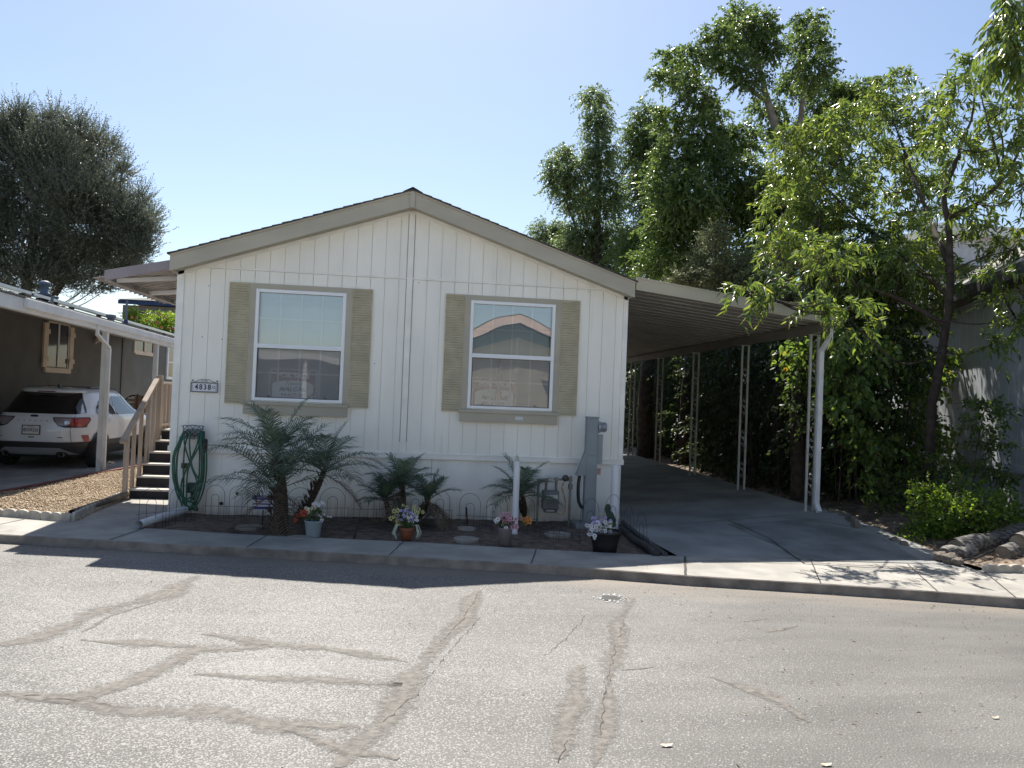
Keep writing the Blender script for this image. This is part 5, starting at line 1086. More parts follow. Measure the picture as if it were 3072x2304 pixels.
# ============================================================ WIRE BORDER FENCE panels
M['wire'] = mat('black_wire', (.02, .021, .022), .5)
def fence(lab, p0, p1, n, h=.44, lean=0, r_=.0028, tall=None):
    p0, p1 = Vector(p0), Vector(p1); d = (p1-p0); L = d.length; d.normalize(); t = thing('wire_border_fence', lab, 'garden fence', p0, 'black wire arch border fences'); nrm_ = Vector((-d.y, d.x, 0))*lean
    cell = L/n; up = lambda z: Vector((0, 0, z))+nrm_*z
    for i in range(n):
        a = p0+d*(cell*i+cell*.10); w_ = cell*.78; out = MB()
        for (q, hh_) in ((0, h), (.30, h*.72)):
            xa, xb = a+d*(w_*q), a+d*(w_*(1-q)); rr = (xb-xa).length/2; c = (xa+xb)/2
            pts = [xa-up(.06), xa+up(hh_-rr)]+[c-d*rr*math.cos(k*math.pi/10)+up(hh_-rr+rr*math.sin(k*math.pi/10)) for k in range(11)]+[xb+up(hh_-rr), xb-up(.06)]
            out.tube(pts, r_, 5)
        out.build('arch', M['wire'], t)
        MB().tube([a+d*(w_+cell*.11)-up(.05), a+d*(w_+cell*.11)+up(h*.38)], r_, 5).build('picket', M['wire'], t)
    for z in (h*.36, h*.08): MB().tube([p0+up(z), p1+up(z)], r_, 5).build('rail', M['wire'], t)
def fp(px, py): return GZ(px, py, -.03)
fence('wire arch fence panel crossing the white drain pipe at the left corner', fp(292, 1143), fp(420, 1128), 2, .50)
fence('wire arch fence panel right of the hose behind the big palm', fp(438, 1118), fp(590, 1122), 3, .45)
fence('wire arch fence panel behind the bucket of red flowers', fp(610, 1124), fp(752, 1122), 2, .45)
fence('wire arch fence panel in front of the small palm cluster', fp(758, 1124), fp(976, 1126), 4, .44)
fence('wire arch fence panel between the palm cluster and the pipe bollard', fp(985, 1140), fp(1160, 1150), 3, .48)
fence('wire arch fence panel in front of the gas meter', fp(1150, 1160), fp(1255, 1172), 2, .22)
fence('wire arch fence panel around the black flower tub by the pedestal', fp(1246, 1178), fp(1345, 1152), 2, .56)
fence('wire arch fence panel over the black edging beside the driveway', fp(1345, 1152), fp(1400, 1190), 2, .42)
# ============================================================ FLOWER POTS
def flower(mb_pet, mb_cen, c, r_, n=6, face=None, wide=.5):
    f_ = Vector(face) if face else Vector((random.uniform(-.5, .5), -1, random.uniform(-.1, .8))); f_.normalize(); u = f_.orthogonal().normalized(); v = f_.cross(u)
    for k in range(n):
        a = 2*math.pi*k/n+random.uniform(-.15, .15); d = u*math.cos(a)+v*math.sin(a); s_ = f_.cross(d)*r_*wide
        mb_pet.add([c, c+d*r_*.6+s_+f_*r_*.15, c+d*r_+f_*r_*.1, c+d*r_*.6-s_+f_*r_*.15], [(0, 1, 2), (0, 2, 3)])
    if mb_cen is not None: mb_cen.obox(c+f_*r_*.12, u*r_*.2, v*r_*.2, f_*r_*.12)
colr = {k: mat('petal_'+k, c, .6, var=.15, scale=30) for k, c in dict(white=(.62, .62, .66), violet=(.38, .34, .58), yellow=(.55, .53, .22), red=(.42, .07, .03), pink=(.50, .26, .32), orange=(.60, .22, .04), cream=(.62, .56, .40)).items()}
M['cen'] = mat('flower_centre', (.05, .03, .06), .7)
gl_ = leaf_mat('pot_leaf', (.03, .07, .02), (.10, .17, .06), .2)
def pot(name, lab, cat, loc, prof, mtl, flowers, leafn=60, leafr=.12, rim=None, grp=None):
    t = thing(name, lab, cat, loc); l = Vector(loc)
    MB().lathe(prof, l, 28).build('pot', mtl, t, smooth=True)
    top = prof[-1][1]
    MB().lathe([(0, top-.03), (prof[-1][0]*.95, top-.03)], l, 20).build('potting_soil', M['soil'], t)
    arr = thing('flower_arrangement', lab.replace(cat, 'flowers') if False else None, None, (0, 0, 0)); bpy.data.objects.remove(arr)
    by = {}
    sm = MB()
    for (dx, dy, dz, col, r_, n, wd) in flowers:
        c = l+Vector((dx, dy, dz)); pm_, cm = by.setdefault(col, (MB(), MB()))
        flower(pm_, cm, c, r_, n, None, wd); sm.tube([l+Vector((dx*.3, dy*.3, top-.03)), l+Vector((dx*.8, dy*.8, (top+dz)/2)), c], .003, 4)
    for col, (pm_, cm) in by.items():
        o = pm_.build('blossoms', colr[col], t); 
        if cm.v: cm.build('centres', M['cen'], o)
    sm.build('stems', mat('stem_green', (.05, .09, .03), .7), t)
    v = norm(rng.normal(size=(leafn, 3))); v[:, 2] = abs(v[:, 2])*.8-.1
    zc = np.mean([f_[2] for f_ in flowers])
    P = np.array(l)+np.array([0, 0, zc*.5+top*.5])+v*leafr*rng.uniform(.3, .9, (leafn, 1)); leaf_mesh('leaves', P, v+rng.normal(size=v.shape)*.5, rng.uniform(.04, .09, leafn), rng.uniform(.015, .03, leafn), gl_, t, shape=7)
    return t
R = random.uniform
def clus(n, cx, cy, cz, rx, rz, col, r_, pn=6, wd=.5): return [(cx+R(-rx, rx)*.9, cy+R(-.05, .05), cz+R(-rz, rz), col, r_*.85*R(.7, 1.15), pn, wd) for _ in range(n)]
l1 = GZ(676, 1160, -.02)
pot('flower_bucket', 'pale blue bucket of white and red flowers right of the big palm', 'flower pot', l1, [(0, 0), (.075, 0), (.082, .01), (.105, .19), (.112, .195), (.112, .205), (.10, .205)], mat('bucket_blue', (.30, .37, .42), .5, var=.1), clus(9, .06, 0, .38, .09, .06, 'white', .03, 5)+clus(6, -.05, 0, .33, .06, .05, 'cream', .035, 5)+clus(5, .09, -.02, .24, .03, .04, 'white', .026, 5)+clus(4, .18, 0, .28, .06, .05, 'white', .018, 5)+clus(3, -.12, -.05, .26, .03, .05, 'red', .06, 14, .12)+clus(2, -.20, -.02, .24, .02, .04, 'red', .045, 12, .12), 50)
l1 = GZ(878, 1167, -.02)
pot('flower_pot', 'small terracotta pot of violet and yellow flowers in front of the palm cluster', 'flower pot', l1, [(0, 0), (.065, 0), (.085, .13), (.09, .135), (.09, .16), (.08, .16)], mat('terracotta', (.26, .095, .05), .8, var=.2, scale=8), clus(34, 0, -.02, .31, .13, .07, 'violet', .024, 5)+clus(16, .04, -.05, .28, .10, .06, 'white', .024, 5)+clus(7, -.15, 0, .28, .06, .10, 'yellow', .045, 6, .22)+clus(5, .12, 0, .36, .08, .06, 'yellow', .045, 6, .22)+clus(4, 0, .02, .42, .12, .03, 'yellow', .04, 6, .22), 70, .14)
sp_ = MB(); 
for k in range(14):
    s_ = -1 if k % 2 else 1; o_ = R(.03, .12); sp_.tube([l1+Vector((s_*.05, -.03, .19)), l1+Vector((s_*(.09+o_*.4), -.06, .20)), l1+Vector((s_*(.11+o_*.6), -.08, .10)), l1+Vector((s_*(.10+o_*.3), -.08, .02+R(0, .05)))], [.006, .006, .005, .002], 5)
sp_o = sp_.build('spider_plant', mat('striped_leaf', (.40, .44, .36), .6, var=.3, scale=40), None); tag(sp_o, 'pale striped trailing leaves hanging round the terracotta pot', 'plant')
l1 = GZ(1090, 1178, -.02)
pot('flower_pot', 'grey flower pot of pink and white blossoms beside the white pipe bollard', 'flower pot', l1, [(0, 0), (.075, 0), (.085, .2), (.09, .205), (.09, .22), (.08, .22)], mat('pot_taupe', (.20, .18, .19), .8, var=.1), clus(14, -.04, 0, .34, .09, .06, 'pink', .035, 6)+clus(4, -.12, -.03, .31, .03, .03, 'white', .035, 6)+clus(10, .10, -.06, .28, .07, .06, 'pink', .035, 6)+clus(4, .0, -.03, .24, .06, .03, 'white', .03, 6)+clus(5, .26, .1, .28, .06, .04, 'orange', .05, 5, .35), 50)
l1 = GZ(1306, 1192, -.02)
pot('flower_tub', 'wide black tub of white and lilac flowers at the right garden corner', 'flower pot', l1, [(0, 0), (.14, 0), (.155, .10), (.19, .23), (.20, .235), (.20, .255), (.185, .255)], mat('tub_black', (.012, .012, .013), .45), clus(46, -.09, -.05, .30, .16, .07, 'white', .034, 7, .45)+clus(20, -.05, 0, .37, .14, .04, 'violet', .03, 7, .45)+clus(9, -.17, -.10, .22, .08, .04, 'white', .034, 7, .45), 30, .12)
ca = thing('cactus_paddle', 'dark green cactus paddle leaning beside the white flower tub', 'cactus', GZ(1322, 1150, 0)); l = ca.location
cg = mat('cactus_green', (.03, .055, .035), .7)
mbp = MB(); mbp.lathe([(0, -.10), (.045, -.08), (.065, 0), (.05, .08), (0, .11)], (0, 0, 0), 16); mbp.v = [(l.x-.02+v[0]+v[2]*.35*-1, l.y+v[1]*.3, l.z+.18+v[2]*1.15) for v in mbp.v]; mbp.build('paddle', cg, ca, smooth=True)
mbp = MB(); mbp.lathe([(0, -.07), (.03, -.05), (.045, 0), (.035, .06), (0, .08)], (0, 0, 0), 16); mbp.v = [(l.x-.07+v[0], l.y+v[1]*.3, l.z+.31+v[2]) for v in mbp.v]; mbp.build('paddle', cg, ca, smooth=True)
# ============================================================ FOR SALE signs and flag, seen through the panes
M['sign_red'] = mat('sale_sign_maroon', (.20, .035, .03), .5, var=.05); M['sign_pale'] = mat('sale_sign_white', (.80, .80, .82), .5, var=.03); M['sign_ink'] = mat('sale_sign_ink', (.02, .02, .04), .5, var=.0)
def sale(lab, px0, px1, py0, py1):
    yy = .055; a = GY(px0, py0, yy); b = GY(px1, py1, yy); x0, x1 = a.x, b.x; z1, z0 = a.z, b.z-.02; W__, H__ = x1-x0, z1-z0; cx = (x0+x1)/2
    t = thing('for_sale_sign', lab, 'sign', (cx, yy, z0), 'for sale signs in the windows')
    B = MB().box(x0, x1, yy, yy+.005, z0, z1).build('board', M['sign_pale'], t)
    MB().box(x0+.012, x1-.012, yy-.0012, yy-.0002, z0, z1-.012).build('background', M['sign_red'], B)
    pts = [(x0+.045, z0), (x1-.045, z0)]+[(cx+(W__/2-.045)*math.cos(k*math.pi/12), z0+H__*.56+H__*.13*math.sin(k*math.pi/12)) for k in range(13)]
    MB().prismY(pts, yy-.0030, yy-.0016).build('shield', M['sign_pale'], B)
    T = lambda s_, h, z, m_, **k: text_mesh('lettering', s_, h, m_, B, (cx, yy-.0042, z), (1, 0, 0), (0, 0, 1), **k)
    T('FOR SALE', H__*.20, z0+H__*.83, M['sign_pale'], bold=.0025, sx=1.02)
    T('Tommy', H__*.15, z0+H__*.60, M['sign_ink'], shear=.45, sx=1.0); T('MALONE', H__*.17, z0+H__*.44, M['sign_ink'], shear=.4, bold=.002, sx=1.1)
    T('REALTOR', H__*.12, z0+H__*.285, M['sign_ink'], sx=1.25); T('619-670-1099', H__*.11, z0+H__*.12, M['sign_ink'], bold=.001, sx=.95)
sale('maroon and white for sale sign low in the left window', 583, 682, 796, 874)
sale('for sale sign low in the right window beside the little flag', 1021, 1113, 815, 892)
fl = thing('folded_flag', 'small folded striped flag hanging behind the right window glass', 'flag', (4.6, .05, 1.8)); a = GY(1079, 775, .0525)
f_ = MB(); 
def wedge(z0, z1, w0, w1, m_, name, x0=0):
    MB().add([(a.x-w0+x0, .050, z0), (a.x+w0+x0, .050, z0), (a.x+w1, .050, z1), (a.x-w1, .050, z1), (a.x+x0, .044, z0), (a.x, .044, z1)], [(0, 4, 5, 3), (4, 1, 2, 5)]).build(name, m_, fl)
wedge(a.z-.34, a.z, .05, .004, mat('flag_navy', (.05, .05, .14), .7), 'canton')
for k in range(5): wedge(a.z-.62, a.z-.34, .011, .010, colr['red'] if k % 2 == 0 else M['sign_pale'], 'stripe', -.044+.022*k)
vc = thing('valve_cover', 'small worn black and white utility cover set in the asphalt', 'utility cover', GZ(1320, 1293, -.12)); l = vc.location
MB().lathe([(0, .005), (.10, .005), (.10, .001)], l, 24).build('lid', M['black'], vc)
wr = MB(); 
for k in range(46): a_ = R(0, 6.28); r_ = R(.08, .17); c = l+Vector((math.cos(a_)*r_*1.1, math.sin(a_)*r_, .004)); wr.obox(c, (R(.004, .013), 0, 0), (0, R(.003, .008), 0), (0, 0, .003))
wro = wr.build('paint_flecks', mat('white_fleck', (.75, .75, .75), .5), vc); wro['kind'] = 'stuff'
# ============================================================ PALMS
M['frond'] = leaf_mat('frond_green', (.055, .085, .06), (.13, .175, .12), .2, .5); M['frond_dry'] = leaf_mat('frond_dry', (.08, .055, .035), (.14, .10, .06), .1, .7)
M['palm_trunk'] = mat('palm_trunk', (.065, .048, .035), .95, var=.5, scale=30, bump=1, bscale=60)
def frond(parent, c, az_, el, L, m_=None, leaf=.2, droop=.9, n=24, label=None):
    d = Vector((math.cos(az_)*math.cos(el), math.sin(az_)*math.cos(el), math.sin(el))); mb = MB(); pts = []; p = Vector(c); st_ = L/16
    for i in range(17): pts.append(p.copy()); p = p+d*st_; d = (d+Vector((0, 0, -1))*droop*st_*(.4+1.5*i/16)/L*1.0).normalized()
    mb.tube(pts, [.007*(1-i/20) for i in range(17)], 5)
    side0 = None
    for i in range(n):
        t = .16+.84*i/n; k = t*16; a = int(min(15, k)); q = pts[a].lerp(pts[a+1], k-a); tan = (pts[a+1]-pts[a]).normalized()
        s_ = tan.cross(Vector((0, 0, 1))); s_ = s_.normalized() if s_.length > .05 else Vector((1, 0, 0)); u = s_.cross(tan)
        ll = leaf*(math.sin(min(1, t*1.15)*math.pi*.88)**.6)*R(.85, 1.1)+.03
        for sg in (-1, 1):
            dd = (s_*sg*R(.85, 1.0)+tan*(.45+.55*t)+u*R(.05, .35)).normalized(); w_ = u.cross(dd).normalized()*.0055; e = q+dd*ll+Vector((0, 0, -.25*ll*ll/.2)); mid = q+dd*ll*.5
            mb.add([q-w_, q+w_, mid+w_*1.1, e, mid-w_*1.1], [(0, 1, 2, 4), (4, 2, 3)])
    o = mb.build('frond', m_ or M['frond'], parent); 
    return o
def palm(lab, base, crown, r0, nf, L, grp, azs=None, dry=0, leaf=.2):
    base, crown = Vector(base), Vector(crown); t = thing('pygmy_palm', lab, 'palm', base, grp); tk = MB(); k = 26; pts = [base.lerp(crown, i/k)+Vector((0, 0, -.06 if i == 0 else 0))+Vector((.04*math.sin(i/k*3.1), 0, 0)) for i in range(k+1)]
    tk.tube(pts, [r0*(1.25-.35*i/k)*(1+.10*(i % 2)) for i in range(k+1)], 12); tk.build('trunk', M['palm_trunk'], t)
    st_ = MB()
    for i in range(int(90*(crown-base).length)+14):
        q = base.lerp(crown, R(.05, 1)); a = R(0, 6.28); d = Vector((math.cos(a), math.sin(a), 0)); st_.tube([q+d*r0*.9, q+d*(r0*1.5)+Vector((0, 0, .05)), q+d*(r0*R(1.5, 2.1))+Vector((0, 0, R(.03, .11)))], [.010, .007, .002], 4)
    o = st_.build('leaf_bases', M['palm_trunk'], t)
    for i in range(nf):
        a = (2*math.pi*i*.382+R(-.3, .3)); el = math.radians(76-66*((i+.5)/nf)**.8+R(-8, 8))
        dy = i >= nf-dry; 
        if dy: el = math.radians(-25+R(-20, 15))
        frond(t, crown+Vector((0, 0, -.05*i/nf)), a, el, L*R(.82, 1.1), M['frond_dry'] if dy else None, leaf)
    return t
grp = 'pygmy date palms in the front garden'
palm('tallest palm with its crown in front of the left window sill', GZ(612, 1148, -.03), GY(597, 972, -1.2), .045, 15, .82, grp, dry=1, leaf=.29)
palm('low bushy palm growing round the foot of the tallest palm', GZ(598, 1152, -.03), GY(600, 1052, -1.2), .075, 19, 1.12, grp, dry=3, leaf=.30)
palm('palm leaning right beside the tallest palm with arching fronds', GZ(640, 1128, -.03), GY(700, 1016, -.85), .038, 14, .78, grp, dry=1, leaf=.28)
palm('middle palm of the small cluster behind the terracotta pot', GZ(862, 1128, -.03), GY(868, 1050, -.62), .032, 16, .56, grp, dry=1, leaf=.21)
palm('smallest palm at the left of the cluster behind the terracotta pot', GZ(840, 1126, -.03), GY(832, 1078, -.6), .02, 12, .42, grp, leaf=.16)
palm('palm leaning right with browning fronds beside the terracotta pot', GZ(897, 1128, -.03), GY(925, 1078, -.65), .024, 13, .50, grp, dry=5, leaf=.17)
palm('palm growing right behind the white pipe bollard', GZ(1130, 1122, -.03), GY(1125, 1066, -.45), .03, 15, .60, grp, leaf=.21)
# ============================================================ TREES
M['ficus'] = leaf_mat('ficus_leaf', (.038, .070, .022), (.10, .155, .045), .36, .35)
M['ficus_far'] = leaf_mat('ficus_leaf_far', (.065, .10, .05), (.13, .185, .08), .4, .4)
M['ash'] = leaf_mat('ash_leaf', (.045, .082, .022), (.125, .18, .045), .38, .3, (.20, .22, .05), .6)
M['fine'] = leaf_mat('fine_dark_leaf', (.048, .062, .044), (.125, .145, .105), .18, .38)
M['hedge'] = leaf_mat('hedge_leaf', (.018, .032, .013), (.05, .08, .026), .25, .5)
M['vine'] = leaf_mat('vine_leaf', (.045, .085, .025), (.12, .19, .045), .45, .45, (.16, .13, .03))
M['lime'] = leaf_mat('lime_leaf', (.05, .10, .02), (.15, .24, .045), .45, .4, (.24, .30, .05))
M['pale_bush'] = leaf_mat('pale_bush_leaf', (.05, .065, .03), (.12, .14, .07), .3, .5)
M['bark_pale'] = mat('pale_bark', (.20, .18, .155), .9, var=.3, scale=6, bump=.4)
M['bark_dark'] = mat('dark_bark', (.060, .045, .036), .95, var=.4, scale=8, bump=.6)
M['bark_red'] = mat('reddish_bark', (.11, .065, .055), .85, var=.3, scale=8, bump=.3)
PXM = lambda Y: 1624/((Y-CAM.y)*math.cos(.1154))
DM = 3.0
def blobs(Y, lst, dens, yj=.8):
    out = []; s_ = PXM(Y)
    for b in lst:
        yy = Y+(b[4] if len(b) > 4 else R(-yj, yj)); c = GY(b[0], b[1], yy); s_ = PXM(yy); rx, rz = b[2]/s_, b[3]/s_
        out.append((c.x, c.y, c.z, rx, (rx+rz)/2*.9, rz, (dens*(rx*rz)**.85+6)*DM))
    return out
def tree(name, lab, cat, base, bl, m_, bark, per, L, W, trunk, droop, twig, grp=None, shape=4, up=.15, surf=.5, curl=.0, fold=.25, rt=.16, alt=.7, limbs=True, core=0, extra=None):
    base = Vector(base); t = thing(name, lab, cat, base, grp); P, D, T = sprays(bl, per, L, droop, twig, surf, up, 1.0, alt)
    n = len(P)

    if core:
        P2, D2, T2 = sprays([(b[0], b[1], b[2], b[3]*.6, b[4]*.6, b[5]*.6, max(3, b[6]*core)) for b in bl], per, L, droop, twig*.7, .1, 0, 1, alt); P = np.concatenate([P, P2]); D = np.concatenate([D, D2]); n = len(P)
    leaf_mesh('crown', P, D, rng.uniform(.7, 1.25, n)*L, rng.uniform(.75, 1.15, n)*W, m_, t, shape, fold, curl=curl)
    if extra:
        bl2, L2, W2, dr2 = extra; P2, D2, T2 = sprays(bl2, per, L2, dr2, twig, surf, up, 1.0, alt); k2 = len(P2); T = T+T2; bl = bl+bl2
        leaf_mesh('crown', P2, D2, rng.uniform(.7, 1.25, k2)*L2, rng.uniform(.75, 1.15, k2)*W2, m_, t, shape, fold, curl=curl)
    tb = MB()
    for tr_ in trunk: limb(tb, tr_[0], tr_[1], tr_[2], 9, .05)
    if limbs:
        tp = [Vector(p) for tr_ in trunk for p in tr_[0]]
        for b in bl:
            c = Vector(b[:3]); low = [p for p in tp if p.z < c.z+.2] or tp; q = min(low, key=lambda p: (p-c).length); mid = q.lerp(c, .5)+Vector((0, 0, -.12*(c-q).length)); limb(tb, [q, mid, c], min(rt*.28, .02+.012*(c-q).length), .008, 5, .1)
    if tb.v: tb.build('trunk', bark, t, smooth=True)
    # a share of visible twigs
    tw = MB()
    for (p0, d0, tl) in T:
        for i in range(0, len(p0), 4):
            a = Vector(p0[i]); d = Vector(d0[i]); l = float(tl[i][0]); tw.tube([a-d*.1, a+d*l*.5+Vector((0, 0, -l*droop*.25)), a+d*l+Vector((0, 0, -l*droop))], [.006, .004, .002], 3, False)
    two = tw.build('twigs', bark, t); two['kind'] = 'stuff'
    return t
g_ = 'tall ficus trees behind the carport'
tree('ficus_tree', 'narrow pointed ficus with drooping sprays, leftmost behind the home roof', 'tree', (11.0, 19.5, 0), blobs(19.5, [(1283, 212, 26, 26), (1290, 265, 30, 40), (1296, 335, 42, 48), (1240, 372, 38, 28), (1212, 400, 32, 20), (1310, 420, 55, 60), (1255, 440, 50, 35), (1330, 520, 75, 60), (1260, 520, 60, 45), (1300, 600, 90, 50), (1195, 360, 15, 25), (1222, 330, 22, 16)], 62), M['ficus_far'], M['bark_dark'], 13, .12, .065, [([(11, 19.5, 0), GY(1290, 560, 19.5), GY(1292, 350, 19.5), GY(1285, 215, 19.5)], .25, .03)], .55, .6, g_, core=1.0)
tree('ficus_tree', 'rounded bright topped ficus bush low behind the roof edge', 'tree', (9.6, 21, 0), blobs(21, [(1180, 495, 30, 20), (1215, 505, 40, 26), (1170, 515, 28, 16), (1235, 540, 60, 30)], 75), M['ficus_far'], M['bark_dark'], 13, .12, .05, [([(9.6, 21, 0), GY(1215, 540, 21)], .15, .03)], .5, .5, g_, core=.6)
tree('ficus_tree', 'dark ficus with a rounded arching top, second from the left', 'tree', (12.0, 16.5, 0), blobs(16.5, [(1400, 250, 34, 28), (1378, 290, 34, 38), (1415, 320, 42, 45), (1372, 350, 32, 40), (1400, 400, 48, 55), (1420, 480, 60, 60), (1380, 540, 70, 55), (1460, 560, 70, 50)], 62), M['ficus'], M['bark_dark'], 14, .12, .05, [([(12, 16.5, 0), GY(1415, 520, 16.5), GY(1400, 260, 16.5)], .22, .03)], .5, .55, g_, core=1.0)
tree('ficus_tree', 'tallest ficus with bare pale limbs showing against the sky', 'tree', (12.6, 10, 0), blobs(10, [(1594, 40, 30, 34), (1612, 85, 52, 40), (1545, 72, 28, 22), (1640, 55, 34, 32), (1662, 95, 38, 42), (1572, 125, 48, 34), (1500, 122, 40, 20), (1452, 122, 26, 12), (1482, 160, 40, 20), (1436, 172, 24, 14), (1500, 205, 45, 28), (1535, 240, 36, 26), (1615, 165, 42, 26), (1520, 285, 45, 35)], 88, 1.2)
     + blobs(10.6, [(1748, 52, 30, 30), (1748, 98, 42, 38), (1755, 150, 46, 42), (1782, 205, 52, 42), (1712, 180, 26, 28), (1655, 235, 40, 20), (1700, 290, 50, 40), (1790, 280, 60, 50), (1600, 300, 55, 30), (1825, 205, 40, 30), (1860, 195, 28, 22), (1880, 240, 40, 40)], 88, 1.2)
     + blobs(9.5, [(1520, 350, 55, 45), (1600, 380, 75, 45), (1720, 390, 80, 50), (1490, 420, 70, 55), (1620, 460, 100, 50), (1740, 470, 90, 60), (1500, 500, 80, 50), (1640, 540, 110, 50), (1450, 480, 70, 50), (1440, 560, 80, 50), (1560, 440, 80, 50), (1500, 590, 90, 40), (1620, 600, 90, 30), (1680, 430, 70, 60), (1445, 265, 34, 34), (1458, 330, 44, 40), (1440, 400, 50, 44), (1560, 320, 50, 34), (1480, 440, 60, 44)], 95, 1.2),
     M['ficus'], M['bark_pale'], 13, .105, .06, [([(12.6, 10, 0), GY(1706, 411, 10), GY(1681, 297, 10), GY(1656, 213, 10), GY(1641, 149, 10), GY(1600, 60, 10)], .20, .03), ([(12.9, 10.6, 0), GY(1712, 420, 10.5), GY(1725, 297, 10.5), GY(1735, 198, 10.5), GY(1738, 99, 10.5), GY(1745, 50, 10.5)], .14, .02), ([GY(1660, 222, 10), GY(1615, 190, 9.8), GY(1572, 163, 9.8), GY(1500, 130, 9.8)], .07, .02), ([GY(1690, 440, 10), GY(1592, 386, 9.6), GY(1552, 287, 9.6), GY(1505, 215, 9.6)], .09, .02)], .45, .45, g_, limbs=False, core=.5)
tree('ficus_tree', 'pale speckled bush rising just above the carport roof', 'bush', (11.2, 6, 0), blobs(6, [(1530, 560, 40, 50), (1500, 600, 45, 28), (1560, 600, 50, 35), (1470, 605, 25, 14), (1545, 510, 30, 30), (1600, 580, 60, 50)], 150), M['pale_bush'], M['bark_dark'], 12, .06, .028, [([(11.2, 6, 0), GY(1545, 590, 6)], .08, .02)], .3, .35, 'bushes over the carport', core=.8)
# ash-like tree with long glossy leaves in the right front
ab = (blobs(3.2, [(1928, 190, 38, 34), (1890, 235, 46, 34), (1835, 262, 50, 34), (1775, 285, 46, 28), (1990, 240, 46, 44), (1720, 300, 42, 26), (1940, 300, 70, 50), (1850, 330, 80, 48), (1760, 350, 60, 44), (1700, 380, 54, 40), (2000, 360, 60, 55), (1900, 390, 90, 55), (1800, 420, 90, 55), (1990, 430, 60, 50), (1690, 460, 56, 44), (1760, 490, 70, 50), (1860, 490, 90, 60), (1960, 510, 70, 60)], 62, .9)
     + blobs(2.0, [(1690, 525, 50, 34), (1770, 545, 70, 40), (1850, 580, 90, 55), (1950, 590, 80, 55), (1860, 640, 60, 26), (1900, 670, 80, 40), (1980, 660, 70, 50), (2040, 600, 40, 50)], 62, .9)
     )
DM = 1.5
ab2 = (blobs(.8, [(2095, 150, 44, 34), (2090, 200, 52, 42), (2100, 262, 48, 44), (2040, 255, 26, 40), (2070, 320, 40, 36), (2010, 300, 36, 30), (2140, 380, 44, 40), (2110, 440, 50, 38), (2060, 440, 46, 46), (2150, 510, 52, 34), (2200, 500, 32, 34), (2060, 530, 42, 40), (2190, 560, 40, 16), (2130, 330, 34, 26)], 60, .5)
     + blobs(-.4, [(2192, 235, 30, 40), (2190, 290, 26, 44), (2200, 350, 28, 40), (2205, 410, 22, 30), (2155, 590, 30, 14), (2200, 690, 26, 20), (2150, 740, 28, 12), (2175, 640, 30, 16)], 60, .3))
DM = .7
ab2 = (ab2 + blobs(-1.0, [(1612, 618, 22, 8), (1640, 628, 24, 10), (1672, 630, 22, 9), (1648, 650, 14, 8), (1778, 672, 22, 8), (1800, 648, 36, 16), (1838, 668, 36, 22), (1762, 652, 20, 8), (1850, 706, 36, 18)], 110, .15))
DM = 3.0
ab += blobs(1.2, [(1800, 560, 70, 40), (1880, 590, 70, 40), (1950, 560, 60, 40)], 50, .4)
bz = GZ(2000, 1085, .1); bz = Vector((11.85, .5, .1))
ash = tree('ash_tree', 'tree with long glossy leaves and slim brown trunk in front of the blue grey house', 'tree', bz, ab, M['ash'], M['bark_dark'], 13, .13, .038,
     [([bz, GY(2010, 900, .5), GY(2035, 760, .5), GY(2050, 640, .5), GY(2050, 500, .6), GY(2040, 420, .7), GY(2070, 340, .8)], .085, .035), ([GY(2070, 345, .8), GY(2078, 300, .8), GY(2100, 250, .8), GY(2110, 130, .8)], .035, .01),
      ([GY(2050, 470, .6), GY(2110, 440, .4), GY(2160, 395, .2), GY(2185, 360, .0), GY(2215, 290, -.3)], .045, .015), ([GY(2163, 392, .2), GY(2150, 320, .2), GY(2130, 250, .2), GY(2118, 200, .2)], .022, .008), ([GY(2165, 392, .2), GY(2165, 300, .2), GY(2140, 230, .2)], .020, .007),
      ([GY(2130, 262, .4), GY(2160, 245, .2), GY(2185, 225, 0)], .022, .010), ([GY(2050, 640, .5), GY(1960, 560, 1.5), GY(1860, 480, 2.8), GY(1780, 400, 3.2)], .05, .015), ([GY(2040, 700, .5), GY(1930, 640, 1.0), GY(1800, 600, 1.6), GY(1680, 560, 2)], .045, .012), ([GY(2045, 560, .6), GY(1980, 400, 2.2), GY(1930, 260, 3.0)], .05, .012),
      ([GY(1800, 650, 1.4), GY(1730, 655, .2), GY(1680, 650, -.8), GY(1610, 628, -1)], .015, .005), ([GY(2020, 690, .5), GY(2120, 700, .2), GY(2190, 680, -.2)], .016, .006), ([GY(2050, 590, .5), GY(2110, 560, .2), GY(2190, 540, .2)], .02, .006)], .48, .34, None, 7, up=.3, curl=.14, rt=.06, alt=.8, extra=(ab2, .138, .040, .5))
tb_ = blobs(-2.6, [(2192, 12, 34, 26), (2190, 60, 30, 30), (2200, 100, 22, 34), (2185, 130, 16, 18)], 60, .2)
tree('avocado_tree', 'hanging branch of large dark leaves at the top right corner', 'tree', (14.2, -2.6, .1), tb_ + [(13.4, -2.6, 6.2, .9, .8, .7, 60), (14.2, -2.4, 6.8, 1.2, 1, .8, 60)], M['ash'], M['bark_red'], 12, .15, .042, [([(14.2, -2.6, 0), (14.3, -2.6, 3), (14.1, -2.6, 5.5), GY(2215, 40, -2.6)], .14, .02)], .9, .35, None, 7, up=.1, curl=.2, rt=.05, limbs=False)
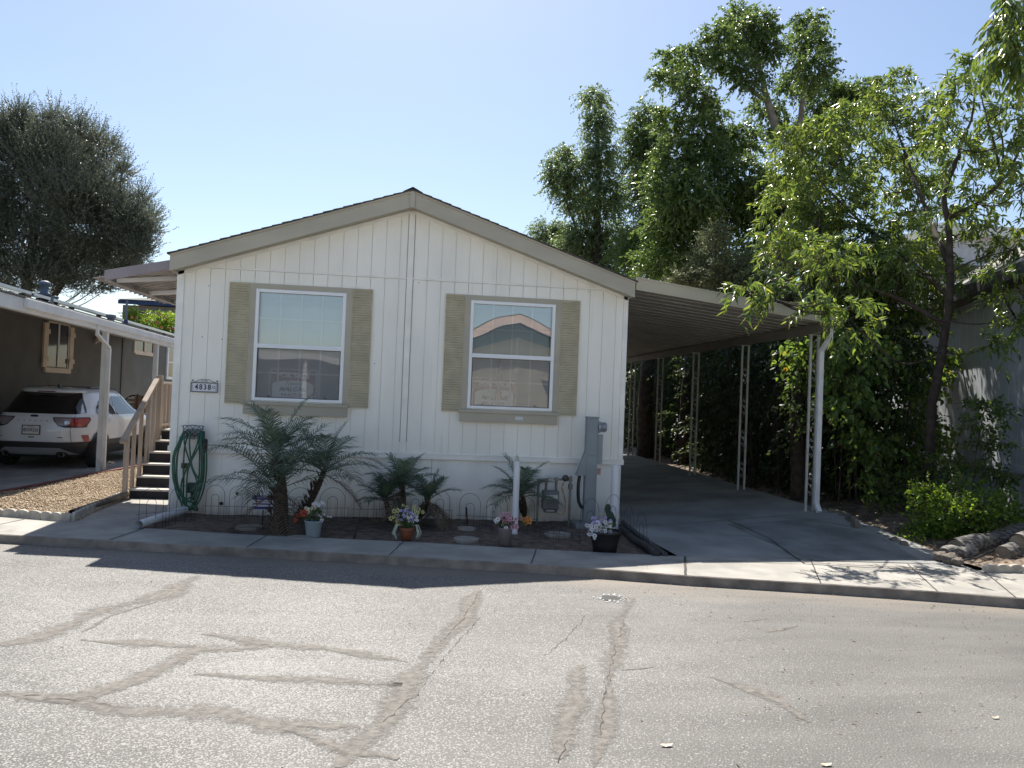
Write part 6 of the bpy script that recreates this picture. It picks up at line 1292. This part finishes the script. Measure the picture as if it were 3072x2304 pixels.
# fine leaved dark tree far left
DM = 4.6
fb_ = blobs(30, [(28, 278, 46, 26), (0, 300, 60, 40), (88, 288, 40, 28), (150, 322, 62, 42), (100, 340, 80, 50), (40, 350, 80, 60), (190, 372, 50, 44), (150, 420, 90, 60), (215, 420, 50, 44), (240, 460, 58, 44), (280, 478, 42, 32), (275, 520, 50, 36), (180, 500, 90, 60), (60, 440, 110, 70), (60, 540, 120, 70), (170, 570, 90, 40), (250, 560, 60, 36), (300, 540, 24, 30), (280, 590, 44, 14), (60, 600, 120, 40), (200, 612, 70, 18), (-60, 450, 80, 150), (40, 246, 14, 12), (165, 276, 24, 16), (120, 255, 22, 12), (235, 325, 20, 24), (262, 372, 16, 22), (300, 432, 16, 16), (322, 472, 16, 14), (326, 500, 14, 12), (210, 300, 18, 16)], 66, 2.2)
tree('melaleuca_tree', 'huge dark fine leaved tree beyond the neighbour roof at far left', 'tree', (-17, 30, 0), fb_, M['fine'], M['bark_dark'], 14, .10, .05, [([(-17, 30, 0), (-17, 30, 5), GY(90, 380, 30)], .5, .08), ([(-17, 30, 3.5), GY(200, 520, 30), GY(260, 480, 30)], .2, .04)], -.25, .85, None, up=.55, surf=.35, core=.6, alt=.55)
DM = 2.0
fs = tree('flowering_shrub', 'yellow green shrub with small orange flowers beyond the neighbour roof', 'shrub', (-9.5, 26, 0), blobs(26, [(300, 690, 28, 16), (340, 695, 36, 22), (380, 700, 34, 24), (310, 715, 50, 24), (360, 725, 60, 24), (285, 678, 12, 10)], 110, .4), M['lime'], M['bark_dark'], 9, .10, .055, [([(-9.5, 26, 0), GY(340, 705, 26)], .08, .03)], .3, .35, core=.6)
fl_ = MB()
for b in [GY(R(285, 380), R(678, 725), 25.2) for _ in range(14)]: flower(fl_, None, b, .07, 5)
fl_.build('blossoms', mat('petal_coral', (.55, .16, .06), .6), fs)
# dark row of ficus trunks and hedge along the right of the drive
hb = []
for i in range(19):
    y = 2.2+i*.95
    for z in (.5, 1.3, 2.1, 2.9, 3.7, 4.5):
        for xx in (11.0, 12.0): hb.append((xx+R(-.25, .35)+.04*i, y+R(-.3, .3), z+R(-.2, .2), .7, .7, .6, 60))
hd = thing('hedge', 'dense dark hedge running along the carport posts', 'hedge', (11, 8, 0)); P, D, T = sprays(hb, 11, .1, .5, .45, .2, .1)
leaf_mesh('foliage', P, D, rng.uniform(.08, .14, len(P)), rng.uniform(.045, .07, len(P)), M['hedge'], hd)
hs_ = MB()
for i in range(90):
    x = 10.35+R(0, .9); y = 1.2+R(0, 13); z = drive_z(9.8, y); hs_.tube([(x, y, z-.1), (x+R(-.1, .1), y+R(-.1, .1), z+R(.8, 1.5)), (x+R(-.25, .25), y+R(-.25, .25), z+R(1.8, 2.9))], [R(.010, .022), .010, .004], 5)
o = hs_.build('stems', M['bark_dark'], hd); o['kind'] = 'stuff'
for i, (px, py, Y_, r_, lab) in enumerate([(1392, 985, 11.8, .24, 'thick flaring trunk at the far end of the carport'), (1478, 1010, 9.2, .14, 'dark trunk behind the third carport post'), (1680, 1068, 4.0, .12, 'trunk half way between the two nearest carport posts'), (1722, 1090, 2.4, .13, 'dark trunk just behind the nearest carport post')]):
    b = GY(px, py, Y_); b.z = .1; t = MB(); limb(t, [b+Vector((0, 0, -.2)), b+Vector((.02, 0, .4)), b+Vector((-.05, 0, 1.6)), b+Vector((.1, .1, 3.6)), b+Vector((.4, .3, 5.5))], r_*1.25, r_*.7, 12, .05)
    tt = thing('tree_trunk', lab, 'tree trunk', b); t.build('trunk', M['bark_dark'], tt, smooth=True)
# end of the drive: sunlit shrubs
tree('garden_shrub', 'sunlit green shrub glowing past the far end of the carport', 'shrub', (10.3, 20, 0), [(9.6+.45*i, 20.5+R(-.5, .5), z, .6, .6, .55, 26) for i in range(7) for z in (.5, 1.4, 2.3, 3.2)], M['lime'], M['bark_dark'], 9, .08, .045, [([(10.3, 20.5, 0), (10.4, 20.5, 2)], .05, .02)], .4, .4)
# understory between the drive and the blue grey house
ub = blobs(2.2, [(1800, 745, 40, 35), (1850, 740, 50, 35), (1900, 760, 50, 40), (1960, 760, 50, 45), (1830, 830, 40, 45), (1880, 860, 50, 50), (1935, 850, 50, 50), (1985, 820, 40, 50), (1800, 900, 28, 38), (1850, 940, 40, 40), (1905, 960, 50, 40), (1960, 940, 40, 50), (2000, 930, 36, 44), (2040, 780, 28, 26), (1880, 1010, 60, 30), (1960, 1020, 60, 40), (1820, 790, 40, 40), (1740, 800, 30, 60), (1735, 760, 24, 40)], 80, .5) + blobs(.6, [(1806, 742, 18, 30), (1832, 800, 28, 40), (1852, 880, 32, 40), (1808, 870, 12, 26), (1885, 960, 38, 36), (1880, 740, 40, 26)], 90, .2)
tree('grape_vine', 'tangle of broad vine leaves right of the nearest carport post', 'vine', (11.6, 1.6, .1), ub, M['vine'], M['bark_dark'], 7, .105, .085, [([GZ(1850, 1100, .1), GY(1850, 900, 2.4), GY(1880, 740, 2.4)], .02, .008), ([GZ(1905, 1105, .1), GY(1920, 900, 2.2), GY(1950, 760, 2.2)], .02, .008), ([GZ(1955, 1100, .1), GY(1960, 900, 1.8), GY(1990, 800, 1.8)], .02, .008), ([GZ(1838, 1095, .1), GY(1830, 1000, 2.2), GY(1800, 900, 2.2)], .014, .006)], .7, .4, None, 7, surf=.3, alt=.9, curl=.25, limbs=False)
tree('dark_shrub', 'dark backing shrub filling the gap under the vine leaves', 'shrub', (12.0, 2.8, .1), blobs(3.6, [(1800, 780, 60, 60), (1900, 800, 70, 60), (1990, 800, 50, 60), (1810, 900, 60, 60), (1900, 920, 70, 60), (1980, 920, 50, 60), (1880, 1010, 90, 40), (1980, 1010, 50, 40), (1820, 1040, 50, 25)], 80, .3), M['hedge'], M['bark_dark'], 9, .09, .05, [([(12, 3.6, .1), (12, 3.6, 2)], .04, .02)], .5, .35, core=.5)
tree('low_shrub', 'low sprawling yellow green shrub spilling towards the sidewalk', 'shrub', (10.9, -1.4, .1), blobs(-1.2, [(1990, 1165, 36, 18), (2040, 1150, 50, 28), (2090, 1130, 50, 28), (2050, 1100, 60, 30), (2110, 1090, 50, 30), (2150, 1110, 40, 24), (2010, 1120, 50, 30), (2080, 1060, 50, 22), (2000, 1070, 40, 26), (2170, 1075, 30, 14), (2030, 1180, 40, 14), (2195, 1112, 26, 12), (1975, 1175, 30, 12), (2060, 1170, 50, 22), (2110, 1150, 50, 22), (1990, 1140, 40, 20)], 210, .35), M['lime'], M['bark_dark'], 10, .05, .032, [([(10.9, -1.3, .05), (11, -1.3, .4)], .02, .008)], .25, .22, None, 7, surf=.3, alt=.9, core=.4)
tree('low_shrub', 'darker knee high plants behind the yellow green shrub', 'shrub', (11.4, 0, .1), blobs(.2, [(1900, 1060, 40, 24), (1950, 1070, 46, 28), (1990, 1040, 44, 34), (2040, 1010, 40, 30), (2080, 1010, 30, 24), (1930, 1030, 40, 24)], 130, .3), M['vine'], M['bark_dark'], 9, .06, .04, [([(11.3, 0, .1), (11.3, 0, .6)], .02, .01)], .3, .25, None, 7, surf=.3, alt=.9)
tree('sapling', 'thin dark sapling with oval leaves against the blue grey wall', 'sapling', GZ(2090, 1100, .3), blobs(-.5, [(2135, 880, 26, 14), (2165, 885, 22, 16), (2110, 905, 22, 14), (2140, 930, 24, 10), (2165, 955, 22, 8), (2120, 960, 20, 12), (2130, 1010, 30, 14), (2150, 1030, 22, 10), (2175, 1035, 8, 6), (2100, 870, 14, 6)], 110, .15), M['ficus'], M['bark_dark'], 6, .085, .042, [([GY(2100, 1080, -.5), GY(2108, 980, -.5), GY(2122, 905, -.5), GY(2130, 880, -.5)], .012, .006), ([GY(2108, 960, -.5), GY(2135, 955, -.5), GY(2180, 960, -.5)], .005, .003), ([GY(2120, 1060, -.5), GY(2128, 1000, -.5), GY(2140, 930, -.5)], .007, .004), ([GY(2122, 880, -.5), GY(2090, 870, -.4), GY(2060, 872, -.2)], .005, .003)], .3, .2, None, 7, alt=.9, limbs=False)
# scattered litter
def litter(name, pts, L, m_, lab, cat):
    n = len(pts); P = np.array(pts); D = rng.normal(size=(n, 3))*np.array([1, 1, .12]); o = leaf_mesh(name, P, D, rng.uniform(.6, 1.3, n)*L, rng.uniform(.4, .7, n)*L*.5, m_, None, 4, .2, nrm=np.tile([0, 0, 1.], (n, 1)))
    return tag(o, lab, cat, kind='stuff')
M['dead'] = leaf_mat('dead_leaf', (.07, .05, .03), (.24, .17, .10), .1, .8, (.40, .34, .22))
litter('leaf_litter', [(x, y, bed_z(x, y)+R(.005, .03)) for x, y in [(10.0+abs(R(0, 1))*2.6, R(-2.9, 5)) for _ in range(3800)]], .07, M['dead'], 'dry brown leaf litter under the shrubs on the right', 'leaf litter')
litter('garden_litter', [(x, y, -.005+R(0, .012)) for x, y in [(R(.1, 6.4), R(-2.2, .0)) for _ in range(1500)] if y > float(BKx(x))+.03], .025, M['dead'], 'bits of dry leaf scattered on the front garden soil', 'leaf litter')
rl = []
for _ in range(260): x = R(-2, 10.5); y = float(FRx(x))-abs(R(0, 1)**2)*7-.05; rl.append((x, y, -.112))
for _ in range(260): x = R(5.5, 10.5); y = float(FRx(x))-R(.05, 3.5); rl.append((x, y, -.112))
for _ in range(60): x = R(-1, 10.5); rl.append((x, float(FRx(x))+R(.05, .9), -.004+.006))
litter('road_litter', rl, .034, M['dead'], 'tiny dry leaf fragments scattered over the road', 'leaf litter')
for (px, py, s_, lab) in [(1785, 1654, .035, 'pale dry leaf at the bottom edge of the road'), (2150, 1552, .028, 'curled pale leaf on the right of the road'), (1440, 1612, .04, 'white splotch shaped scrap on the road right of the crack')]:
    c = GZ(px, py, -.118); mb = MB(); mb.add([(c.x-s_, c.y, c.z+.012), (c.x-.3*s_, c.y-.35*s_, c.z+.004), (c.x+.5*s_, c.y-.3*s_, c.z+.008), (c.x+s_, c.y+.1*s_, c.z+.014), (c.x+.3*s_, c.y+.4*s_, c.z+.006), (c.x-.5*s_, c.y+.3*s_, c.z+.01)], [(0, 1, 5), (1, 2, 4, 5), (2, 3, 4)]); tag(mb.build('fallen_leaf', mat('pale_leaf', (.55, .45, .33), .7), None), lab, 'leaf')
dg = MB()
for _ in range(900):
    x = R(.05, 6.45); t_ = R(0, 1); y = float(BKx(x))+.03+t_*1.6
    if R(0, 1) < .6: y = float(BKx(x))+R(.02, .2)
    if y > 0: continue
    a = R(0, 6.28); h = R(.01, .05); dg.add([(x, y, -.03), (x+.003, y, -.03), (x+.03*math.cos(a)*R(.3, 1), y+.03*math.sin(a), -.03+h)], [(0, 1, 2)])
tag(dg.build('dry_grass', mat('straw_grass', (.24, .19, .13), .9, var=.3), None), 'wisps of dry grass along the front garden edge', 'grass', kind='stuff')
# ============================================================ RIGHT NEIGHBOUR (blue grey)
M['bluegrey'] = mat('bluegrey_siding', (.38, .41, .44), .7, var=.08, scale=2, bump=.15, bscale=90); M['bg_groove'] = mat('bluegrey_groove', (.56, .58, .60), .7)
rh = thing('bluegrey_house', 'blue grey grooved siding house with dark eave behind the tree on the right', 'house', (15, 2, 0))
Q0 = Vector((12.94, -.22, 0)); du = Vector((.343, .939, 0)).normalized(); dn_ = Vector((du.y, -du.x, 0)); EZ = 4.1
def RW(t, z, o=0): return Q0+du*t-dn_*o+Vector((0, 0, z))
w_ = MB(); w_.add([RW(-5, -.1), RW(10, -.1), RW(10, EZ), RW(-5, EZ), RW(-5, -.1, -.2), RW(10, -.1, -.2), RW(10, EZ, -.2), RW(-5, EZ, -.2)], [(0, 1, 2, 3), (7, 6, 5, 4), (0, 4, 5, 1), (3, 2, 6, 7), (0, 3, 7, 4), (1, 5, 6, 2)]); w_.build('wall', M['bluegrey'], rh)
t = -5
gv = MB()
while t < 10: gv.add([RW(t, 1.02, .003), RW(t+.022, 1.02, .003), RW(t+.022, EZ, .003), RW(t, EZ, .003)], [(0, 1, 2, 3)]); gv.add([RW(t, 0, .003), RW(t+.016, 0, .003), RW(t+.016, .9, .003), RW(t, .9, .003)], [(0, 1, 2, 3)]); t += .405
gvo = gv.build('groove_lines', M['bg_groove'], rh)
b_ = MB(); b_.add([RW(-5, .9, .03), RW(10, .9, .03), RW(10, 1.02, .03), RW(-5, 1.02, .03), RW(-5, .9, 0), RW(10, .9, 0), RW(10, 1.02, 0), RW(-5, 1.02, 0)], [(0, 1, 2, 3), (0, 4, 5, 1), (3, 2, 6, 7)]); b_.build('belly_band', M['bluegrey'], rh)
r_ = MB(); s6 = .6; r_.add([RW(-5.3, EZ+.06, .35), RW(10, EZ+.06, .35), RW(10, EZ+.06+s6*3.4, -3.0), RW(-5.3, EZ+.06+s6*3.4, -3.0), RW(-5.3, EZ, .35), RW(10, EZ, .35), RW(10, EZ+s6*3.4, -3.0), RW(-5.3, EZ+s6*3.4, -3.0)], [(0, 1, 2, 3), (7, 6, 5, 4), (0, 4, 5, 1), (3, 2, 6, 7)])
def shingle_rows():
    m, n, p = new_mat('rowed_shingle'); L = n.links.new; tc = N(n, "ShaderNodeTexCoord"); wv = N(n, "ShaderNodeTexWave", bands_direction='Z'); wv.inputs["Scale"].default_value = 3.2; wv.inputs["Distortion"].default_value = .4; L(tc.outputs["Object"], wv.inputs[0])
    cr = N(n, "ShaderNodeValToRGB"); cr.color_ramp.elements[0].color = (.12, .11, .10, 1); cr.color_ramp.elements[1].color = (.32, .30, .27, 1); L(wv.outputs[0], cr.inputs[0]); L(cr.outputs[0], p.inputs[0]); p.inputs["Roughness"].default_value = .9; return m
r_.build('roof', shingle_rows(), rh)
f_ = MB(); f_.add([RW(-5.3, EZ-.16, .36), RW(10, EZ-.16, .36), RW(10, EZ+.05, .36), RW(-5.3, EZ+.05, .36), RW(-5.3, EZ-.16, .0), RW(10, EZ-.16, .0)], [(0, 1, 2, 3), (0, 4, 5, 1)]); f_.build('fascia', mat('dark_fascia', (.045, .043, .042), .7), rh)
bh = thing('white_house', 'white walled house edge glimpsed above the shingle roof at the right', 'house', (24, 14, 0)); a = GY(2060, 545, 14); b = GY(2230, 530, 14)
MB().box(a.x-.5, a.x+12, 14, 20, 0, b.z+.1).build('wall', mat('white_wall', (.55, .57, .60), .7), bh); MB().box(a.x-.8, a.x+12.3, 13.6, 20.3, b.z+.1, b.z+.5).build('roof_edge', M['white_paint'], bh)
MB().box(a.x-.8, a.x+12.3, 13.4, 13.6, a.z-.9, a.z-.55).build('awning_edge', mat('awning_dark', (.07, .07, .07), .6), bh)
# ============================================================ logs, stones and edgers at the right corner
lgm = mat('weathered_log', (.19, .178, .165), .95, var=.6, scale=9, bump=1.0, bscale=18, stretch=(1, 3, 3), contrast=(.42, .6)); cut = mat('cut_wood', (.21, .175, .14), .9, var=.3, scale=6)
def log(lab, a, b, r0, r1):
    a, b = Vector(a), Vector(b); t = thing('log', lab, 'log', a, 'logs lying in the right planting bed'); mb = MB(); pts = [a.lerp(b, i/8)+Vector((0, 0, .02*math.sin(i))) for i in range(9)]; mb.tube(pts, [r0+(r1-r0)*i/8+random.uniform(-.008, .008) for i in range(9)], 24, False); mb.v = [tuple(Vector(v)+(Vector(v)-min(pts, key=lambda p: (p-Vector(v)).length))*.12*noise.noise(Vector(v)*9)) for v in mb.v]; mb.build('bark', lgm, t, smooth=True)
    for p, r_, s_ in ((a, r0, -1), (b, r1, 1)): d = (b-a).normalized()*s_; MB().cyl(p-d*.02, p+d*.002, r_*.99, n=16).build('cut_end', cut, t)
def RX(px, py, z): return GZ(px, py, z)
log('grey weathered log lying behind the others at the right frame edge', RX(2065, 1186, .08), RX(2205, 1152, .16), .12, .13)
log('short dark stump end half hidden by the yellow green shrub', RX(2040, 1198, .05), RX(2098, 1192, .05), .09, .10)
log('near log running out of the frame with a broken knotty end', RX(2165, 1198, .07), RX(2290, 1160, .12), .10, .12)
log('short log resting against the others, its cut end facing the road', RX(2200, 1172, .20), RX(2260, 1150, .2), .10, .11)
tag(MB().tube([RX(2068, 1213, .01), RX(2110, 1205, .06), RX(2145, 1190, .10)], [.012, .012, .016], 8).obox(RX(2146, 1188, .10), (.02, 0, 0), (0, .02, 0), (0, 0, .02)).build('sprinkler_riser', M['black'], None), 'black plastic sprinkler pipe lying in front of the logs', 'pipe')
e2 = [(10.02, -3.01), (10.45, -3.03), (10.95, -3.10)]
e2 = [GZ(2128, 1236, .0), GZ(2212, 1237, .0), GZ(2300, 1239, 0)]
for i in range(2): tag(scallop(e2[i], e2[i+1]-(e2[i+1]-e2[i]).normalized()*.01, .09, 3, .05).build('scalloped_edger', M['edging'], None, bevel=.004), ['scalloped edger at the right corner in front of the logs', 'scalloped edger running out of frame at the far right'][i], 'garden edging', 'scalloped edgers by the logs')
eb = [(1788, 1112), (1812, 1116), (1828, 1122), (1841, 1130), (1852, 1138)]
bm_ = mat('edge_block', (.17, .145, .12), .95, var=.35, scale=9, bump=.6)
lab8 = ['upright edging block nearest the downspout', 'second upright edging block from the downspout', 'third upright edging block from the downspout', 'fourth upright edging block, tallest, from the downspout']
for i in range(4):
    a = GZ(*eb[i], .16); b = GZ(*eb[i+1], .14); c = (a+b)/2; d = (b-a); mb = MB().obox(c+Vector((0, 0, .02)), d/2*.94, Vector((-d.y, d.x, 0)).normalized()*.03, (0, 0, .08)); tag(mb.build('edging_block', bm_, None, bevel=.012), lab8[i], 'edging block', 'upright blocks edging the drive')
rocks = [(1862, 1147, .07), (1880, 1153, .06), (1897, 1159, .07), (1915, 1163, .06), (1933, 1169, .08), (1952, 1175, .06), (2032, 1203, .09), (2052, 1208, .10), (2070, 1213, .07)]
rl_ = ['brown edging stone just beyond the upright blocks', 'second edging stone beyond the upright blocks', 'third edging stone beyond the upright blocks', 'fourth edging stone beyond the upright blocks', 'larger edging stone before the low shrub', 'last edging stone before the shrub covers the row', 'grey edging stone emerging right of the low shrub', 'biggest grey edging stone beside the sprinkler pipe', 'small edging stone touching the sprinkler pipe']
for (px, py, r_), lab in zip(rocks, rl_):
    c = GZ(px, py, .05); bm = bmesh.new(); bmesh.ops.create_icosphere(bm, subdivisions=2, radius=r_)
    for v in bm.verts: v.co *= 1+.35*noise.noise(v.co*14+c); v.co.z *= .75
    me = bpy.data.meshes.new('edging_stone'); bm.to_mesh(me); bm.free(); me.materials.append(bm_); o = bpy.data.objects.new('edging_stone', me); COL.objects.link(o); o.location = c; tag(o, lab, 'stone', 'stones edging the drive')
# ============================================================ HOUSE ACROSS THE STREET (seen in the window reflections, throws light back)
ah = thing('opposite_house', 'pale yellow gabled home across the street mirrored in the right window', 'house', (6.6, -16, 0)); AY = -16.2; ax = 6.7
M['cream_across'] = mat('cream_across', (.66, .60, .44), .7, var=.06); M['pinkish'] = mat('pinkish_fascia', (.45, .34, .29), .6); M['teal'] = mat('teal_gable', (.19, .25, .24), .7)
w_ = MB(); w_.prismY([(ax-3.6, -.1), (ax+3.6, -.1), (ax+3.6, 3.25), (ax, 4.35), (ax-3.6, 3.25)], AY-8, AY); w_.build('wall', M['cream_across'], ah)
for s_ in (-1, 1):
    r_ = MB(); f = lambda x: 4.62-.31*abs(x); 
    r_.prismY([(ax+s_*4.0, f(4.0)), (ax, f(0)), (ax, f(0)+.08), (ax+s_*4.0, f(4.0)+.08)], AY-8.3, AY+.9); r_.build('roof', M['shingle'], ah)
    r_ = MB(); r_.prismY([(ax+s_*4.0, f(4.0)-.20), (ax, f(0)-.20), (ax, f(0)+.04), (ax+s_*4.0, f(4.0)+.04)], AY+.9, AY+.93); r_.build('fascia', M['pinkish'], ah)
    r_ = MB(); r_.prismY([(ax+s_*3.9, f(4.0)-.60), (ax, f(0)-.60), (ax, f(0)-.20), (ax+s_*3.9, f(4.0)-.20)], AY+.3, AY+.34); r_.build('gable_board', M['teal'], ah)
MB().box(ax-.03, ax+.03, AY, AY+.02, .5, 4.3).build('centre_trim', M['trim'], ah)
MB().box(ax+1.2, ax+2.5, AY, AY+.03, 1.2, 2.4).build('window', M['dglass'], ah)
oc = thing('opposite_carport', 'white edged carport across the street mirrored in the left window', 'carport', (0, -16, 0))
MB().box(-4.4, 2.9, AY+.6, AY+.65, 2.72, 2.98).build('fascia', M['white_paint'], oc); MB().box(-4.4, 2.9, AY-6, AY+.6, 2.9, 2.95).build('roof', M['white_paint'], oc)
for x in (-4.2, -.6, 2.7): MB().box(x-.05, x+.05, AY+.45, AY+.55, -.1, 2.9).build('post', M['white_paint'], oc)
MB().box(-4.4, 2.9, AY-6.2, AY-6, -.1, 2.9).build('back_wall', M['grey_wall'], oc)
struct('opposite_sidewalk', MB().prism([(-40, -8.0), (5, -12.9), (20, -14.5), (60, -30), (60, -60), (-40, -60)], -.155, -.03), mat('pale_concrete', (.55, .53, .49), .85, var=.15))
